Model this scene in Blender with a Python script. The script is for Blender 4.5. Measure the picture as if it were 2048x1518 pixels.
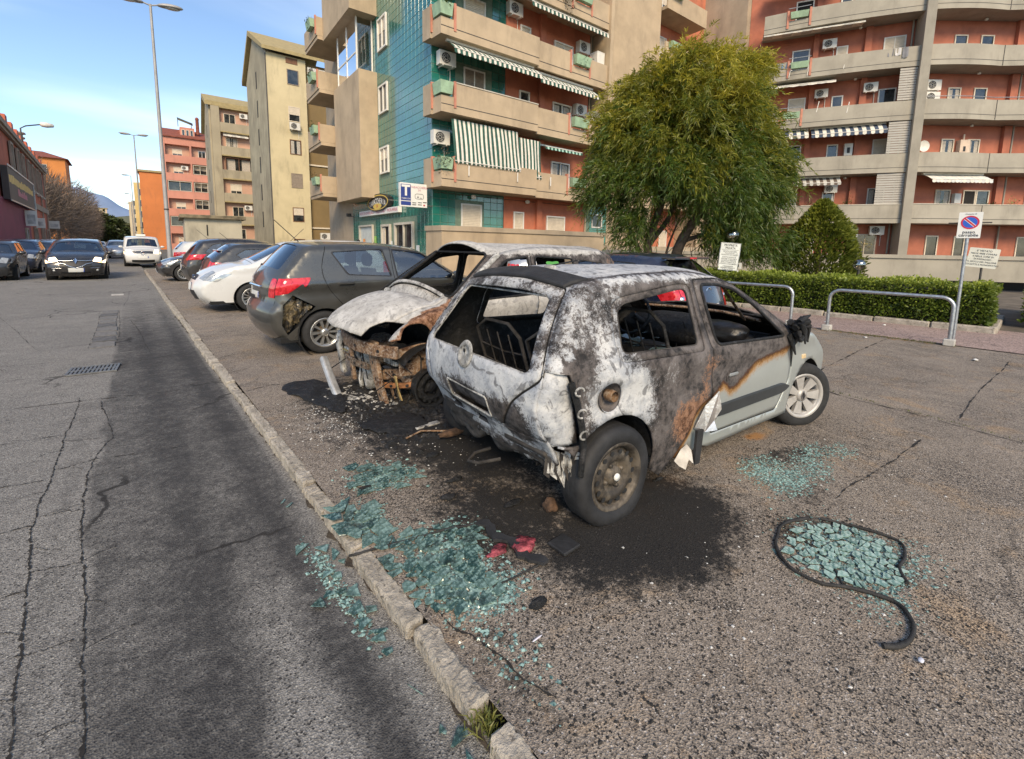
import bpy, bmesh, math, random
import numpy as np
from mathutils import Vector, Matrix
from mathutils.geometry import delaunay_2d_cdt
for o in list(bpy.data.objects): bpy.data.objects.remove(o)
SC = bpy.context.scene
COL = SC.collection
R_ = math.radians
# ------------------------------------------------------------------ camera
camd = bpy.data.cameras.new('camera'); cam = bpy.data.objects.new('camera', camd); COL.objects.link(cam)
camd.sensor_fit = 'HORIZONTAL'; camd.sensor_width = 36.0
camd.lens = 900/2048*36.0
camd.shift_y = -151/2048
camd.clip_start = .05; camd.clip_end = 6000
CR = np.array([[0.759071, -0.069499, 0.647288], [-0.650815, -0.105253, 0.751905], [0.015872, -0.992014, -0.125126]])
cam.matrix_world = Matrix(((CR[0,0],-CR[0,1],-CR[0,2],0),(CR[1,0],-CR[1,1],-CR[1,2],0),(CR[2,0],-CR[2,1],-CR[2,2],1.53),(0,0,0,1)))
SC.camera = cam
# ------------------------------------------------------------------ sky and sun
SUN_EL, SUN_AZ = R_(36), R_(212)      # azimuth measured clockwise from +Y (along the road)
world = bpy.data.worlds.new('World'); SC.world = world; world.use_nodes = True
wn = world.node_tree; wn.nodes.clear(); WL = wn.links
def wnode(t, **k):
    n = wn.nodes.new(t)
    for a, b in k.items(): setattr(n, a, b)
    return n
wout = wnode('ShaderNodeOutputWorld'); wbg = wnode('ShaderNodeBackground'); wbg.inputs['Strength'].default_value = .115
sky = wnode('ShaderNodeTexSky', sky_type='NISHITA'); sky.sun_disc = False
sky.sun_elevation = SUN_EL; sky.sun_rotation = SUN_AZ; sky.altitude = 20; sky.air_density = 1.0; sky.dust_density = .25; sky.ozone_density = 2.0
wtc = wnode('ShaderNodeTexCoord')
# thin streaky clouds: noise over the direction flattened on the cloud deck
wsep = wnode('ShaderNodeSeparateXYZ'); WL.new(wtc.outputs['Generated'], wsep.inputs[0])
def wmath(op, a, b=None, clamp=False):
    n = wnode('ShaderNodeMath', operation=op, use_clamp=clamp)
    for i, v in enumerate((a, b)):
        if v is None: continue
        if isinstance(v, (int, float)): n.inputs[i].default_value = v
        else: WL.new(v, n.inputs[i])
    return n.outputs[0]
zc = wmath('MAXIMUM', wsep.outputs[2], .0)
den = wmath('ADD', zc, .22)
wcmb = wnode('ShaderNodeCombineXYZ')
WL.new(wmath('DIVIDE', wsep.outputs[0], den), wcmb.inputs[0]); WL.new(wmath('DIVIDE', wsep.outputs[1], den), wcmb.inputs[1])
wmap = wnode('ShaderNodeMapping'); WL.new(wcmb.outputs[0], wmap.inputs[0])
wmap.inputs['Rotation'].default_value = (0, 0, R_(-12)); wmap.inputs['Scale'].default_value = (.42, 1.25, 1); wmap.inputs['Location'].default_value = (.35, .55, 0)
wno = wnode('ShaderNodeTexNoise'); wno.inputs['Scale'].default_value = 1.0; wno.inputs['Detail'].default_value = 5; wno.inputs['Roughness'].default_value = .46; wno.inputs['Distortion'].default_value = .35
WL.new(wmap.outputs[0], wno.inputs['Vector'])
wr = wnode('ShaderNodeMapRange', interpolation_type='SMOOTHSTEP'); wr.inputs[1].default_value = .44; wr.inputs[2].default_value = .74; wr.inputs[4].default_value = .62
WL.new(wno.outputs[0], wr.inputs[0])
wmix = wnode('ShaderNodeMix', data_type='RGBA'); WL.new(wr.outputs[0], wmix.inputs['Factor']); WL.new(sky.outputs[0], wmix.inputs['A']); wmix.inputs['B'].default_value = (7.6, 8.0, 8.5, 1)
WL.new(wmix.outputs['Result'], wbg.inputs['Color']); WL.new(wbg.outputs[0], wout.inputs[0])
sund = bpy.data.lights.new('sun', 'SUN'); sund.energy = 2.3; sund.angle = R_(24); sund.color = (1.0, .80, .54)
sun = bpy.data.objects.new('sun', sund); COL.objects.link(sun)
sd = Vector((math.sin(SUN_AZ)*math.cos(SUN_EL), math.cos(SUN_AZ)*math.cos(SUN_EL), math.sin(SUN_EL)))
sun.rotation_euler = sd.to_track_quat('Z', 'Y').to_euler()
SC.view_settings.view_transform = 'Standard'; SC.view_settings.look = 'None'; SC.view_settings.gamma = 1
SC.view_settings.exposure = .92
SC.render.engine = 'CYCLES'
SC.cycles.max_bounces = 7; SC.cycles.transparent_max_bounces = 12; SC.cycles.diffuse_bounces = 3; SC.cycles.glossy_bounces = 3
rnd = random.Random(7); NR = np.random.RandomState(11)

# ------------------------------------------------------------------ material helpers
class NT:
    def __init__(s, name):
        s.m = bpy.data.materials.new(name); s.m.use_nodes = True; s.t = s.m.node_tree; s.t.nodes.clear()
        s.out = s.n('ShaderNodeOutputMaterial'); s.tc = s.n('ShaderNodeTexCoord').outputs['Object']
    def n(s, t, **k):
        x = s.t.nodes.new(t)
        for a, b in k.items(): setattr(x, a, b)
        return x
    def put(s, sock, v):
        if v is None: return
        if isinstance(v, bpy.types.NodeSocket): s.t.links.new(v, sock)
        elif isinstance(v, (tuple, list)) and len(v) == 3 and sock.type == 'RGBA': sock.default_value = (*v, 1)
        else: sock.default_value = v
    def math(s, op, a, b=0.0, clamp=False):
        x = s.n('ShaderNodeMath', operation=op, use_clamp=clamp); s.put(x.inputs[0], a); s.put(x.inputs[1], b); return x.outputs[0]
    def noise(s, sc, det=4, ro=.55, vec=None, dist=0):
        x = s.n('ShaderNodeTexNoise'); s.put(x.inputs['Vector'], vec or s.tc); x.inputs['Scale'].default_value = sc; x.inputs['Detail'].default_value = det
        x.inputs['Roughness'].default_value = ro; x.inputs['Distortion'].default_value = dist; return x.outputs[0]
    def vor(s, sc, feat='F1', vec=None, out='Distance', rand=1):
        x = s.n('ShaderNodeTexVoronoi', feature=feat); s.put(x.inputs['Vector'], vec or s.tc); x.inputs['Scale'].default_value = sc; x.inputs['Randomness'].default_value = rand; return x.outputs[out]
    def mp(s, sc, rot=(0,0,0), vec=None):
        x = s.n('ShaderNodeMapping'); s.put(x.inputs[0], vec or s.tc); x.inputs['Scale'].default_value = sc; x.inputs['Rotation'].default_value = rot; return x.outputs[0]
    def ss(s, v, a, b, lo=0., hi=1.):
        x = s.n('ShaderNodeMapRange', interpolation_type='SMOOTHSTEP'); s.put(x.inputs[0], v); x.inputs[1].default_value = a; x.inputs[2].default_value = b; x.inputs[3].default_value = lo; x.inputs[4].default_value = hi; return x.outputs[0]
    def mix(s, f, a, b, bt='MIX'):
        x = s.n('ShaderNodeMix', data_type='RGBA', blend_type=bt); s.put(x.inputs['Factor'], f); s.put(x.inputs['A'], a); s.put(x.inputs['B'], b); return x.outputs['Result']
    def attr(s, name):
        x = s.n('ShaderNodeAttribute', attribute_name=name); sp = s.n('ShaderNodeSeparateColor'); s.t.links.new(x.outputs['Color'], sp.inputs[0]); return sp.outputs
    def bump(s, h, st=.3, d=.02):
        x = s.n('ShaderNodeBump'); x.inputs['Strength'].default_value = st; x.inputs['Distance'].default_value = d; s.put(x.inputs['Height'], h); return x.outputs[0]
    def pbr(s, col, rough=.6, metal=0., nrm=None, spec=.5, coat=0., em=None, es=0., crough=.05):
        p = s.n('ShaderNodeBsdfPrincipled'); s.put(p.inputs['Base Color'], col); s.put(p.inputs['Roughness'], rough); s.put(p.inputs['Metallic'], metal)
        s.put(p.inputs['Normal'], nrm); p.inputs['Specular IOR Level'].default_value = spec; p.inputs['Coat Weight'].default_value = coat; p.inputs['Coat Roughness'].default_value = crough
        if em: s.put(p.inputs['Emission Color'], em); p.inputs['Emission Strength'].default_value = es
        s.t.links.new(p.outputs[0], s.out.inputs[0]); return s.m
def M(name, col, rough=.6, metal=0., var=.12, sc=3., bump=0., bsc=40., spec=.5, coat=0., dirt=0., em=None, es=0.):
    """plain procedural material: base colour broken by two noises, optional bump"""
    t = NT(name)
    c = col
    if var:
        f = t.noise(sc, 6, .6)
        c = t.mix(t.ss(f, .3, .7), tuple(v*(1-var) for v in col), tuple(min(1, v*(1+var)) for v in col))
    if dirt:
        g = t.noise(1.1, 7, .68, vec=t.mp((1, 1, .28)))
        c = t.mix(t.ss(g, .48, .72, 0, dirt), c, (.07, .06, .05))
    n = t.bump(t.noise(bsc, 5, .6), bump, .01) if bump else None
    return t.pbr(c, rough, metal, n, spec, coat, em, es)
def glass_mat(name, tint=(.25, .3, .32), refl=.06, mix=None):
    t = NT(name)
    tr = t.n('ShaderNodeBsdfTransparent'); tr.inputs[0].default_value = (*tint, 1)
    gl = t.n('ShaderNodeBsdfGlossy'); gl.inputs['Roughness'].default_value = .015; gl.inputs['Color'].default_value = (.95, .97, 1, 1)
    fr = t.n('ShaderNodeFresnel'); fr.inputs[0].default_value = 1.55
    f = t.math('MULTIPLY_ADD', fr.outputs[0], 1.5); f.node.inputs[2].default_value = refl; f.node.use_clamp = True
    mx = t.n('ShaderNodeMixShader'); t.t.links.new(f, mx.inputs[0]); t.t.links.new(tr.outputs[0], mx.inputs[1]); t.t.links.new(gl.outputs[0], mx.inputs[2])
    t.t.links.new(mx.outputs[0], t.out.inputs[0]); return t.m

# ------------------------------------------------------------------ object helpers
def link(o, parent=None):
    COL.objects.link(o)
    if parent: o.parent = parent
    return o
def tag(o, label=None, cat=None, group=None, kind=None):
    if label: o['label'] = label
    if cat: o['category'] = cat
    if group: o['group'] = group
    if kind: o['kind'] = kind
    return o
def thing(name, label, cat, loc=(0, 0, 0), rz=0, group=None):
    o = bpy.data.objects.new(name, None); o.empty_display_size = .2; link(o); o.location = loc; o.rotation_euler = (0, 0, rz)
    return tag(o, label, cat, group)
def mesh_obj(name, me, parent=None, loc=None, rz=None):
    o = bpy.data.objects.new(name, me); link(o, parent)
    if loc is not None: o.location = loc
    if rz is not None: o.rotation_euler = (0, 0, rz)
    return o
def copy_tree(o, parent=None):
    c = o.copy(); link(c)
    if parent: c.parent = parent
    for ch in list(o.children): copy_tree(ch, c)
    return c
SPLIT = {'post', 'pilaster', 'awning_strut', 'merlon', 'indicator', 'pier', 'drip_line', 'blue_panel', 'handrail', 'headlight', 'parapet_block'}
class MB:
    """mesh builder: any number of shapes that become ONE mesh"""
    def __init__(s): s.v = []; s.f = []; s.mi = []; s.sm = []
    def add(s, vs, fs, mi=0, smooth=False):
        b = len(s.v); s.v += [tuple(map(float, p)) for p in vs]
        for f in fs: s.f.append(tuple(i+b for i in f)); s.mi.append(mi); s.sm.append(smooth)
        return s
    def box(s, a, b, mi=0, fr=None):
        (x0, y0, z0), (x1, y1, z1) = a, b
        vs = [(x0,y0,z0),(x1,y0,z0),(x1,y1,z0),(x0,y1,z0),(x0,y0,z1),(x1,y0,z1),(x1,y1,z1),(x0,y1,z1)]
        if fr: vs = [fr(p) for p in vs]
        return s.add(vs, [(0,3,2,1),(4,5,6,7),(0,1,5,4),(1,2,6,5),(2,3,7,6),(3,0,4,7)], mi)
    def bbox(s, a, b, r=.01, mi=0):
        """box with chamfered edges"""
        bm = bmesh.new(); bmesh.ops.create_cube(bm, size=1)
        for v in bm.verts: v.co = Vector([(a[i]+b[i])/2 + v.co[i]*(b[i]-a[i]) for i in range(3)])
        bmesh.ops.bevel(bm, geom=bm.edges[:], offset=r, segments=1, affect='EDGES')
        bm.verts.index_update(); s.add([v.co for v in bm.verts], [[v.index for v in f.verts] for f in bm.faces], mi); bm.free(); return s
    def quad(s, a, b, c, d, mi=0): return s.add([a, b, c, d], [(0, 1, 2, 3)], mi)
    def prism(s, poly, z0, z1, mi=0, ax='z', fr=None):
        """extrude polygon (2D) along an axis"""
        n = len(poly)
        P = {'z': lambda p, h: (p[0], p[1], h), 'y': lambda p, h: (p[0], h, p[1]), 'x': lambda p, h: (h, p[0], p[1])}[ax]
        vs = [P(p, z0) for p in poly] + [P(p, z1) for p in poly]
        if fr: vs = [fr(p) for p in vs]
        return s.add(vs, [tuple(range(n))[::-1], tuple(range(n, 2*n))] + [(i, (i+1) % n, n+(i+1) % n, n+i) for i in range(n)], mi)
    def tube(s, pts, r, n=8, mi=0, caps=True, closed=False):
        pts = [Vector(p) for p in pts]; m = len(pts); rs = r if isinstance(r, (list, tuple)) else [r]*m
        vs = []; fs = []; up = None
        for i, p in enumerate(pts):
            if closed: t = (pts[(i+1) % m]-pts[i-1]).normalized()
            else: t = (pts[min(i+1, m-1)]-pts[max(i-1, 0)]).normalized()
            if up is None:
                up = Vector((0, 0, 1)) if abs(t.z) < .9 else Vector((1, 0, 0))
            a = t.cross(up).normalized(); up = a.cross(t).normalized()
            for k in range(n):
                an = 2*math.pi*k/n; vs.append(p + (a*math.cos(an)+up*math.sin(an))*rs[i])
        for i in range(m if closed else m-1):
            j = (i+1) % m
            for k in range(n): k2 = (k+1) % n; fs.append((i*n+k, i*n+k2, j*n+k2, j*n+k))
        s.add(vs, fs, mi, True)
        if caps and not closed: s.add(vs[:n], [tuple(range(n))], mi); s.add(vs[-n:], [tuple(range(n))[::-1]], mi)
        return s
    def lathe(s, prof, n=24, mi=0, ax='z', o=(0, 0, 0), smooth=True, a0=0., a1=2*math.pi):
        """prof: (radius, height) pairs"""
        full = abs(a1-a0-2*math.pi) < 1e-6; k = n if full else n+1; vs = []; fs = []
        for (r, h) in prof:
            for i in range(k):
                a = a0+(a1-a0)*i/n; c, d = r*math.cos(a), r*math.sin(a)
                p = {'z': (c, d, h), 'y': (c, h, d), 'x': (h, c, d)}[ax]; vs.append((p[0]+o[0], p[1]+o[1], p[2]+o[2]))
        for j in range(len(prof)-1):
            for i in range(n):
                i2 = (i+1) % k; fs.append((j*k+i, j*k+i2, (j+1)*k+i2, (j+1)*k+i))
        return s.add(vs, fs, mi, smooth)
    def islands(s):
        p = list(range(len(s.v)))
        def f(i):
            while p[i] != i: p[i] = p[p[i]]; i = p[i]
            return i
        for q in s.f:
            a = f(q[0])
            for k in q[1:]: p[f(k)] = a
        g = {}
        for i, q in enumerate(s.f): g.setdefault(f(q[0]), []).append(i)
        return list(g.values())
    def build(s, name, mats, parent=None, loc=None, rz=None, smooth=None):
        if name in SPLIT:
            isl = s.islands()
            if len(isl) > 1:
                o = None
                for fs in isl:
                    m = MB(); vid = {}
                    for i in fs:
                        t = []
                        for k in s.f[i]:
                            if k not in vid: vid[k] = len(m.v); m.v.append(s.v[k])
                            t.append(vid[k])
                        m.f.append(tuple(t)); m.mi.append(s.mi[i]); m.sm.append(s.sm[i])
                    x = m._build(name, mats, parent, loc, rz, smooth); o = o or x
                return o
        return s._build(name, mats, parent, loc, rz, smooth)
    def _build(s, name, mats, parent=None, loc=None, rz=None, smooth=None):
        me = bpy.data.meshes.new(name); me.from_pydata(s.v, [], s.f)
        if not isinstance(mats, (list, tuple)): mats = [mats]
        for m in mats: me.materials.append(m)
        me.polygons.foreach_set('material_index', s.mi); me.polygons.foreach_set('use_smooth', [bool(x) if smooth is None else smooth for x in s.sm])
        me.update(); return mesh_obj(name, me, parent, loc, rz)
def np_mesh(name, V, F, mats, fmi=None, smooth=False, parent=None, attr=None, loc=None, rz=None):
    """fast mesh: V (n,3); F (m,3) or (m,4) array"""
    V = np.ascontiguousarray(V, dtype=np.float32); F = np.ascontiguousarray(F, dtype=np.int32); k = F.shape[1]
    me = bpy.data.meshes.new(name); me.vertices.add(len(V)); me.vertices.foreach_set('co', V.ravel())
    me.loops.add(F.size); me.loops.foreach_set('vertex_index', F.ravel()); me.polygons.add(len(F)); me.polygons.foreach_set('loop_start', np.arange(0, F.size, k, dtype=np.int32))
    if not isinstance(mats, (list, tuple)): mats = [mats]
    for m in mats: me.materials.append(m)
    if fmi is not None: me.polygons.foreach_set('material_index', np.asarray(fmi, dtype=np.int32))
    me.polygons.foreach_set('use_smooth', np.full(len(F), smooth))
    if attr is not None:
        a = me.color_attributes.new('burn', 'FLOAT_COLOR', 'POINT'); C4 = np.ones((len(V), 4), np.float32); C4[:, :3] = attr; a.data.foreach_set('color', C4.ravel())
    me.update(calc_edges=True); me.validate()
    return mesh_obj(name, me, parent, loc, rz)
def text_obj(txt, size, mat, name='lettering', parent=None, mtx=None, depth=.004, align='CENTER', sx=1.0, bold=0.):
    cu = bpy.data.curves.new('t', 'FONT'); cu.body = txt; cu.size = size; cu.align_x = align; cu.align_y = 'CENTER'; cu.extrude = depth/2; cu.space_line = .95; cu.resolution_u = 2; cu.offset = bold*size
    o = bpy.data.objects.new('t', cu); COL.objects.link(o)
    me = bpy.data.meshes.new_from_object(o.evaluated_get(bpy.context.evaluated_depsgraph_get()))
    bpy.data.objects.remove(o); bpy.data.curves.remove(cu); me.name = name; me.materials.clear(); me.materials.append(mat)
    if sx != 1: me.transform(Matrix.Diagonal((sx, 1, 1, 1)))
    ob = mesh_obj(name, me, parent)
    if mtx is not None: ob.matrix_local = mtx
    return ob
def face_mtx(o, right, up):
    """matrix for flat things: local x = right, local y = up, local z = towards the viewer"""
    r = Vector(right).normalized(); u = Vector(up).normalized(); n = r.cross(u)
    return Matrix(((r.x, u.x, n.x, o[0]), (r.y, u.y, n.y, o[1]), (r.z, u.z, n.z, o[2]), (0, 0, 0, 1)))
def pip(P, poly):
    """points (n,2) in polygon, vectorised"""
    x, y = P[:, 0], P[:, 1]; q = np.asarray(poly, float); ins = np.zeros(len(P), bool); j = len(q)-1
    for i in range(len(q)):
        xi, yi = q[i]; xj, yj = q[j]
        c = ((yi > y) != (yj > y)) & (x < (xj-xi)*(y-yi)/((yj-yi) if yj != yi else 1e-12)+xi); ins ^= c; j = i
    return ins
def smooth_line(pts, n, closed=False):
    """Catmull-Rom through pts, n samples evenly by length"""
    p = np.asarray(pts, float); m = len(p); out = []
    segs = m if closed else m-1
    for i in range(segs):
        a = p[(i-1) % m] if closed or i > 0 else 2*p[0]-p[1]; b = p[i]; c = p[(i+1) % m]; d = p[(i+2) % m] if closed or i+2 < m else 2*p[-1]-p[-2]
        for t in np.linspace(0, 1, 12, endpoint=False):
            out.append(.5*((2*b)+(-a+c)*t+(2*a-5*b+4*c-d)*t*t+(-a+3*b-3*c+d)*t**3))
    out.append(p[0] if closed else p[-1]); out = np.array(out)
    L = np.r_[0, np.cumsum(np.linalg.norm(np.diff(out, axis=0), axis=1))]; s = np.linspace(0, L[-1], n+1 if closed else n)
    r = np.stack([np.interp(s, L, out[:, k]) for k in range(p.shape[1])], 1)
    return r[:-1] if closed else r
def rpoly(pts, r=.04, n=4):
    """round the corners of a polygon"""
    P = [np.array(p, float) for p in pts]; out = []; m = len(P)
    for i in range(m):
        a, b, c = P[i-1], P[i], P[(i+1) % m]; da = a-b; dc = c-b; la = np.linalg.norm(da); lc = np.linalg.norm(dc); q = min(r, la*.45, lc*.45)
        s = b+da/la*q; e = b+dc/lc*q
        for k in range(n+1):
            t = k/n; out.append((1-t)**2*s+2*t*(1-t)*b+t*t*e)
    return [tuple(x) for x in out]
def circ(cx, cy, r, n=28, a0=0, a1=2*math.pi): return [(cx+r*math.cos(a0+(a1-a0)*i/n), cy+r*math.sin(a0+(a1-a0)*i/n)) for i in range(n)]
def vnoise(P, sc, seed=0):
    """cheap smooth value noise for numpy points (n,2|3) -> about -1..1"""
    P = np.asarray(P, float)*sc; r = np.zeros(len(P)); rs = np.random.RandomState(seed)
    for o in range(3):
        for k in range(4):
            d = rs.randn(P.shape[1])*(1.7**o); r += np.sin(P@d+rs.rand()*6.28)/(4*1.5**o)*1.3
    return r/1.6
# ================================================================== GROUND
def blobs(P, L):
    """sum of soft ellipses (x, y, rx, ry, rotation in degrees, strength)"""
    r = np.zeros(len(P))
    for (x, y, rx, ry, ro, a) in L:
        c, s = math.cos(R_(ro)), math.sin(R_(ro)); dx, dy = P[:, 0]-x, P[:, 1]-y
        q = ((dx*c+dy*s)/rx)**2+((-dx*s+dy*c)/ry)**2
        r = np.maximum(r, a*np.clip(1.42-.92*np.sqrt(q), 0, 1))
    return r
def asphalt(name, c_lo, c_hi, speck, soot_dark_c, grain=75., crackle=.0, gain=1.5, warm=.0, fleck=.0):
    t = NT(name); a = t.attr('burn')
    big = t.noise(.55, 5, .6); mid = t.noise(4.5, 6, .65)
    base = t.mix(t.ss(big, .32, .68), c_lo, c_hi)
    base = t.mix(t.ss(mid, .35, .75, 0, .55), base, tuple(v*.55 for v in c_lo))
    # stone chips: each voronoi cell its own tone
    cell = t.n('ShaderNodeTexVoronoi'); t.put(cell.inputs['Vector'], t.tc); cell.inputs['Scale'].default_value = grain
    sc = t.n('ShaderNodeSeparateColor'); t.t.links.new(cell.outputs['Color'], sc.inputs[0])
    chips = t.mix(t.ss(sc.outputs[0], .0, 1.), tuple(v*.40 for v in c_lo), tuple(min(1, v*1.6) for v in c_hi))
    base = t.mix(.42, base, chips)
    base = t.mix(t.ss(sc.outputs[1], .94, .98, 0, .6), base, speck)
    lowf = t.noise(1.3, 6, .7, dist=.6); tan = t.noise(2.1, 6, .72, dist=.8)
    base = t.mix(t.ss(tan, .52, .70, 0, warm), base, t.mix(t.ss(sc.outputs[0], .1, .9), (.22, .14, .075), (.50, .35, .20)))
    dk = t.math('ADD', sc.outputs[2], t.ss(lowf, .40, .68, 0, fleck)); base = t.mix(t.ss(dk, .88, .97, 0, .85), base, (.018, .017, .018))
    n1 = t.noise(9, 7, .72); n2 = t.noise(38, 5, .7)
    nn = t.math('ADD', t.math('MULTIPLY', n1, .62), t.math('MULTIPLY', n2, .53))
    # orange rust dust, then soot and other dark ground, then white ash
    g = t.math('ADD', a[1], t.math('SUBTRACT', nn, .62)); base = t.mix(t.ss(g, .36, .75, 0, .8), base, (.42, .2, .055))
    s = t.math('ADD', a[0], t.math('MULTIPLY', t.math('SUBTRACT', nn, .575), gain)); base = t.mix(t.ss(s, .33, .8, 0, .95), base, soot_dark_c)
    w = t.math('ADD', a[2], t.math('MULTIPLY', t.math('SUBTRACT', n2, .5), 1.8)); base = t.mix(t.ss(w, .52, .8, 0, .75), base, (.4, .4, .4))
    h = t.math('ADD', t.math('MULTIPLY', t.vor(grain), 1.0), t.math('MULTIPLY', n2, .5))
    if crackle:
        wv = t.n('ShaderNodeVectorMath', operation='ADD'); t.put(wv.inputs[0], t.tc)
        nz = t.n('ShaderNodeTexNoise'); t.put(nz.inputs['Vector'], t.tc); nz.inputs['Scale'].default_value = 2.2; nz.inputs['Detail'].default_value = 5
        sc2 = t.n('ShaderNodeVectorMath', operation='SCALE'); t.t.links.new(nz.outputs['Color'], sc2.inputs[0]); sc2.inputs['Scale'].default_value = .55
        t.t.links.new(sc2.outputs[0], wv.inputs[1])
        e = t.vor(.62, 'DISTANCE_TO_EDGE', vec=wv.outputs[0])
        cr = t.math('MULTIPLY', t.ss(e, .004, .014, 1, 0), t.ss(t.noise(.5, 3), .5, .6)); base = t.mix(t.math('MULTIPLY', cr, crackle), base, (.02, .018, .016))
    return t.pbr(base, .85, 0, t.bump(h, .7, .006), .3)
m_road = asphalt('road asphalt', (.17, .162, .15), (.25, .237, .215), (.5, .48, .42), (.034, .033, .033), 150, .9, .75)
m_lot = asphalt('parking asphalt', (.20, .168, .137), (.31, .262, .21), (.6, .55, .5), (.010, .0098, .0098), 165, .35, 1.9, .55, .30)
m_pave = asphalt('pinkish pavement', (.3, .22, .195), (.37, .275, .24), (.5, .45, .42), (.1, .085, .075), 60, .5)
m_tar = M('dark patch asphalt', (.10, .098, .096), .85, var=.35, sc=14, bump=.5, bsc=160); m_tar2 = M('grey patch asphalt', (.15, .145, .138), .9, var=.3, sc=20, bump=.4, bsc=120)
m_crack = M('crack grime', (.016, .014, .012), .95, var=.4, sc=9)
m_dirt = M('gutter dirt', (.06, .047, .034), .95, var=.5, sc=18, bump=.8, bsc=90)
m_earth = M('far ground', (.13, .13, .115), .9, var=.3, sc=.05)
m_kerb = NT('kerb stone'); _k = m_kerb
_c = _k.mix(_k.ss(_k.noise(6, 6, .65), .3, .7), (.27, .24, .195), (.48, .43, .355)); _c = _k.mix(_k.ss(_k.noise(26, 5, .7), .55, .68, 0, .8), _c, (.07, .062, .054))
_c = _k.mix(_k.ss(_k.vor(120), .0, .35, .5, 0), _c, (.1, .09, .08))
m_kerb = _k.pbr(_c, .9, 0, _k.bump(_k.math('ADD', _k.noise(22, 7, .7), _k.math('MULTIPLY', _k.noise(90, 3), .5)), .9, .02), .3)

def tensor_ground(name, xs, ys, zfun, mat, afun, label=None):
    X, Y = np.meshgrid(xs, ys); P = np.stack([X.ravel(), Y.ravel()], 1); Z = zfun(P)
    nx = len(xs); i = np.arange(len(xs)-1)[None, :]+np.arange(len(ys)-1)[:, None]*nx
    F = np.stack([i, i+1, i+1+nx, i+nx], -1).reshape(-1, 4)
    o = np_mesh(name, np.c_[P, Z], F, mat, smooth=True, attr=afun(P)); tag(o, kind='structure', label=label); return o
tag(MB().quad((-3000, -3000, -.16), (3000, -3000, -.16), (3000, 3000, -.16), (-3000, 3000, -.16)).build('ground', m_earth), kind='structure')
# ---- road (10 cm below the parking bays)
xs = np.r_[np.arange(-9, -1.2, .3), np.arange(-1.2, .80, .05), .80]; ys = np.r_[np.arange(-4, 0, .2), np.arange(0, 9, .07), np.arange(9, 30, .35), np.arange(30, 210, 3.)]
def road_attr(P):
    x, y = P[:, 0], P[:, 1]; A = np.zeros((len(P), 3))
    lane = np.clip((x+.285-.012*np.sin(y*3)-.01*np.sin(y*7.3))/(.04+.02*np.clip(y-5, 0, 8)), 0, 1)*np.clip((26-y)/17, 0, 1)*np.clip((.78-x)/.06, 0, 1)
    worn = np.exp(-((x-.36-.03*(y-1.4))/.11)**2)*np.clip((2.6-y)/1.3, 0, 1)
    edge = np.exp(-((x-.72)/.10)**2)*np.clip((3.2-y)/.8, .0, 1)
    tracks = .2*np.exp(-((x-.17)/.13)**2)+.24*np.exp(-((x-.56)/.08)**2)
    A[:, 0] = lane*(.62+.45*tracks-.34*worn-.24*edge)+.06*vnoise(P, 1.6, 3)
    A[:, 0] += np.clip((x+.5)/.1, 0, 1)*np.clip((-.26-x)/.05, 0, 1)*np.clip((6.1-y)/.1, 0, 1)*.46
    A[:, 0] += .3*np.exp(-((x+3.2)/.9)**2)*np.clip((24-np.abs(y-26)*1.6)/24, 0, 1)
    A[:, 0] += .42*np.clip((5.2-y)/2.6, 0, 1)*np.clip((-.42-x)/.12, 0, 1)
    A[:, 2] = .1*worn+.1*np.clip((-.5-x)/.4, 0, 1)
    return A
def road_z(P): return -.06+.004*vnoise(P, .9, 5)*np.clip(P[:, 1]/3, 0, 1)+np.clip((P[:,0]-.5)/.28, 0, 1)*-.004
tensor_ground('road', xs, ys, road_z, m_road, road_attr)
# ---- parking bays
lx0 = .846
xs = np.r_[np.arange(lx0, 5.2, .045), np.arange(5.2, 10.5, .3), 10.5]; ys = np.r_[np.arange(-6, -.4, .3), np.arange(-.4, 6, .05), np.arange(6, 32.1, .4)]
SOOT_DARK = [(1.85, 1.35, .5, .38, 0, .92), (1.6, 1.85, .5, .5, 0, .85), (1.9, 2.7, .5, .8, 0, .95), (2.3, 1.2, .55, .36, 10, .98), (1.75, 3.6, .5, .7, 0, .9), (2.2, 1.45, .62, .48, 20, .9), (2.05, 1.15, .42, .36, -15, .95), (2.35, 1.25, .35, .3, 0, .85), (1.75, 2.1, .55, .55, 0, .72), (1.7, 3.1, .55, .8, 0, .75), (1.75, 4.3, .6, .85, 0, .85), (3.0, 3.3, 1.6, 1.2, 0, .8), (3.2, 2.0, 1.5, .5, -5, .75), (1.35, 1.75, .22, .3, 30, .55), (1.0, 1.5, .25, .22, 0, .45),
        (3.7, 1.08, .42, .13, -20, .62), (3.2, .8, .3, .16, 0, .5), (2.78, .68, .32, .2, -20, .6), (2.75, .33, .3, .16, 0, .5), (2.6, .5, .34, .32, 0, .35), (2.46, 1.5, .12, .1, 0, .7), (1.25, 3.6, .34, .6, 0, .5), (4.6, 1.2, .5, .1, 0, .35), (1.3, 1.1, .8, .5, 0, .27), (2.0, .5, .9, .5, 0, .3), (.95, 1.15, .12, .5, 0, .5), (2.5, .1, .8, .3, 0, .25), (1.6, 6.1, .5, .3, 0, .4), (3.6, 7.3, 1.8, .7, 0, .45), (3.6, 12.3, 1.9, .8, 0, .4), (6.9, .97, .35, .12, -20, .4), (6.0, .14, .25, .1, -20, .4)]  # soot, plus darker ground in the footprints of two parked cars
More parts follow.
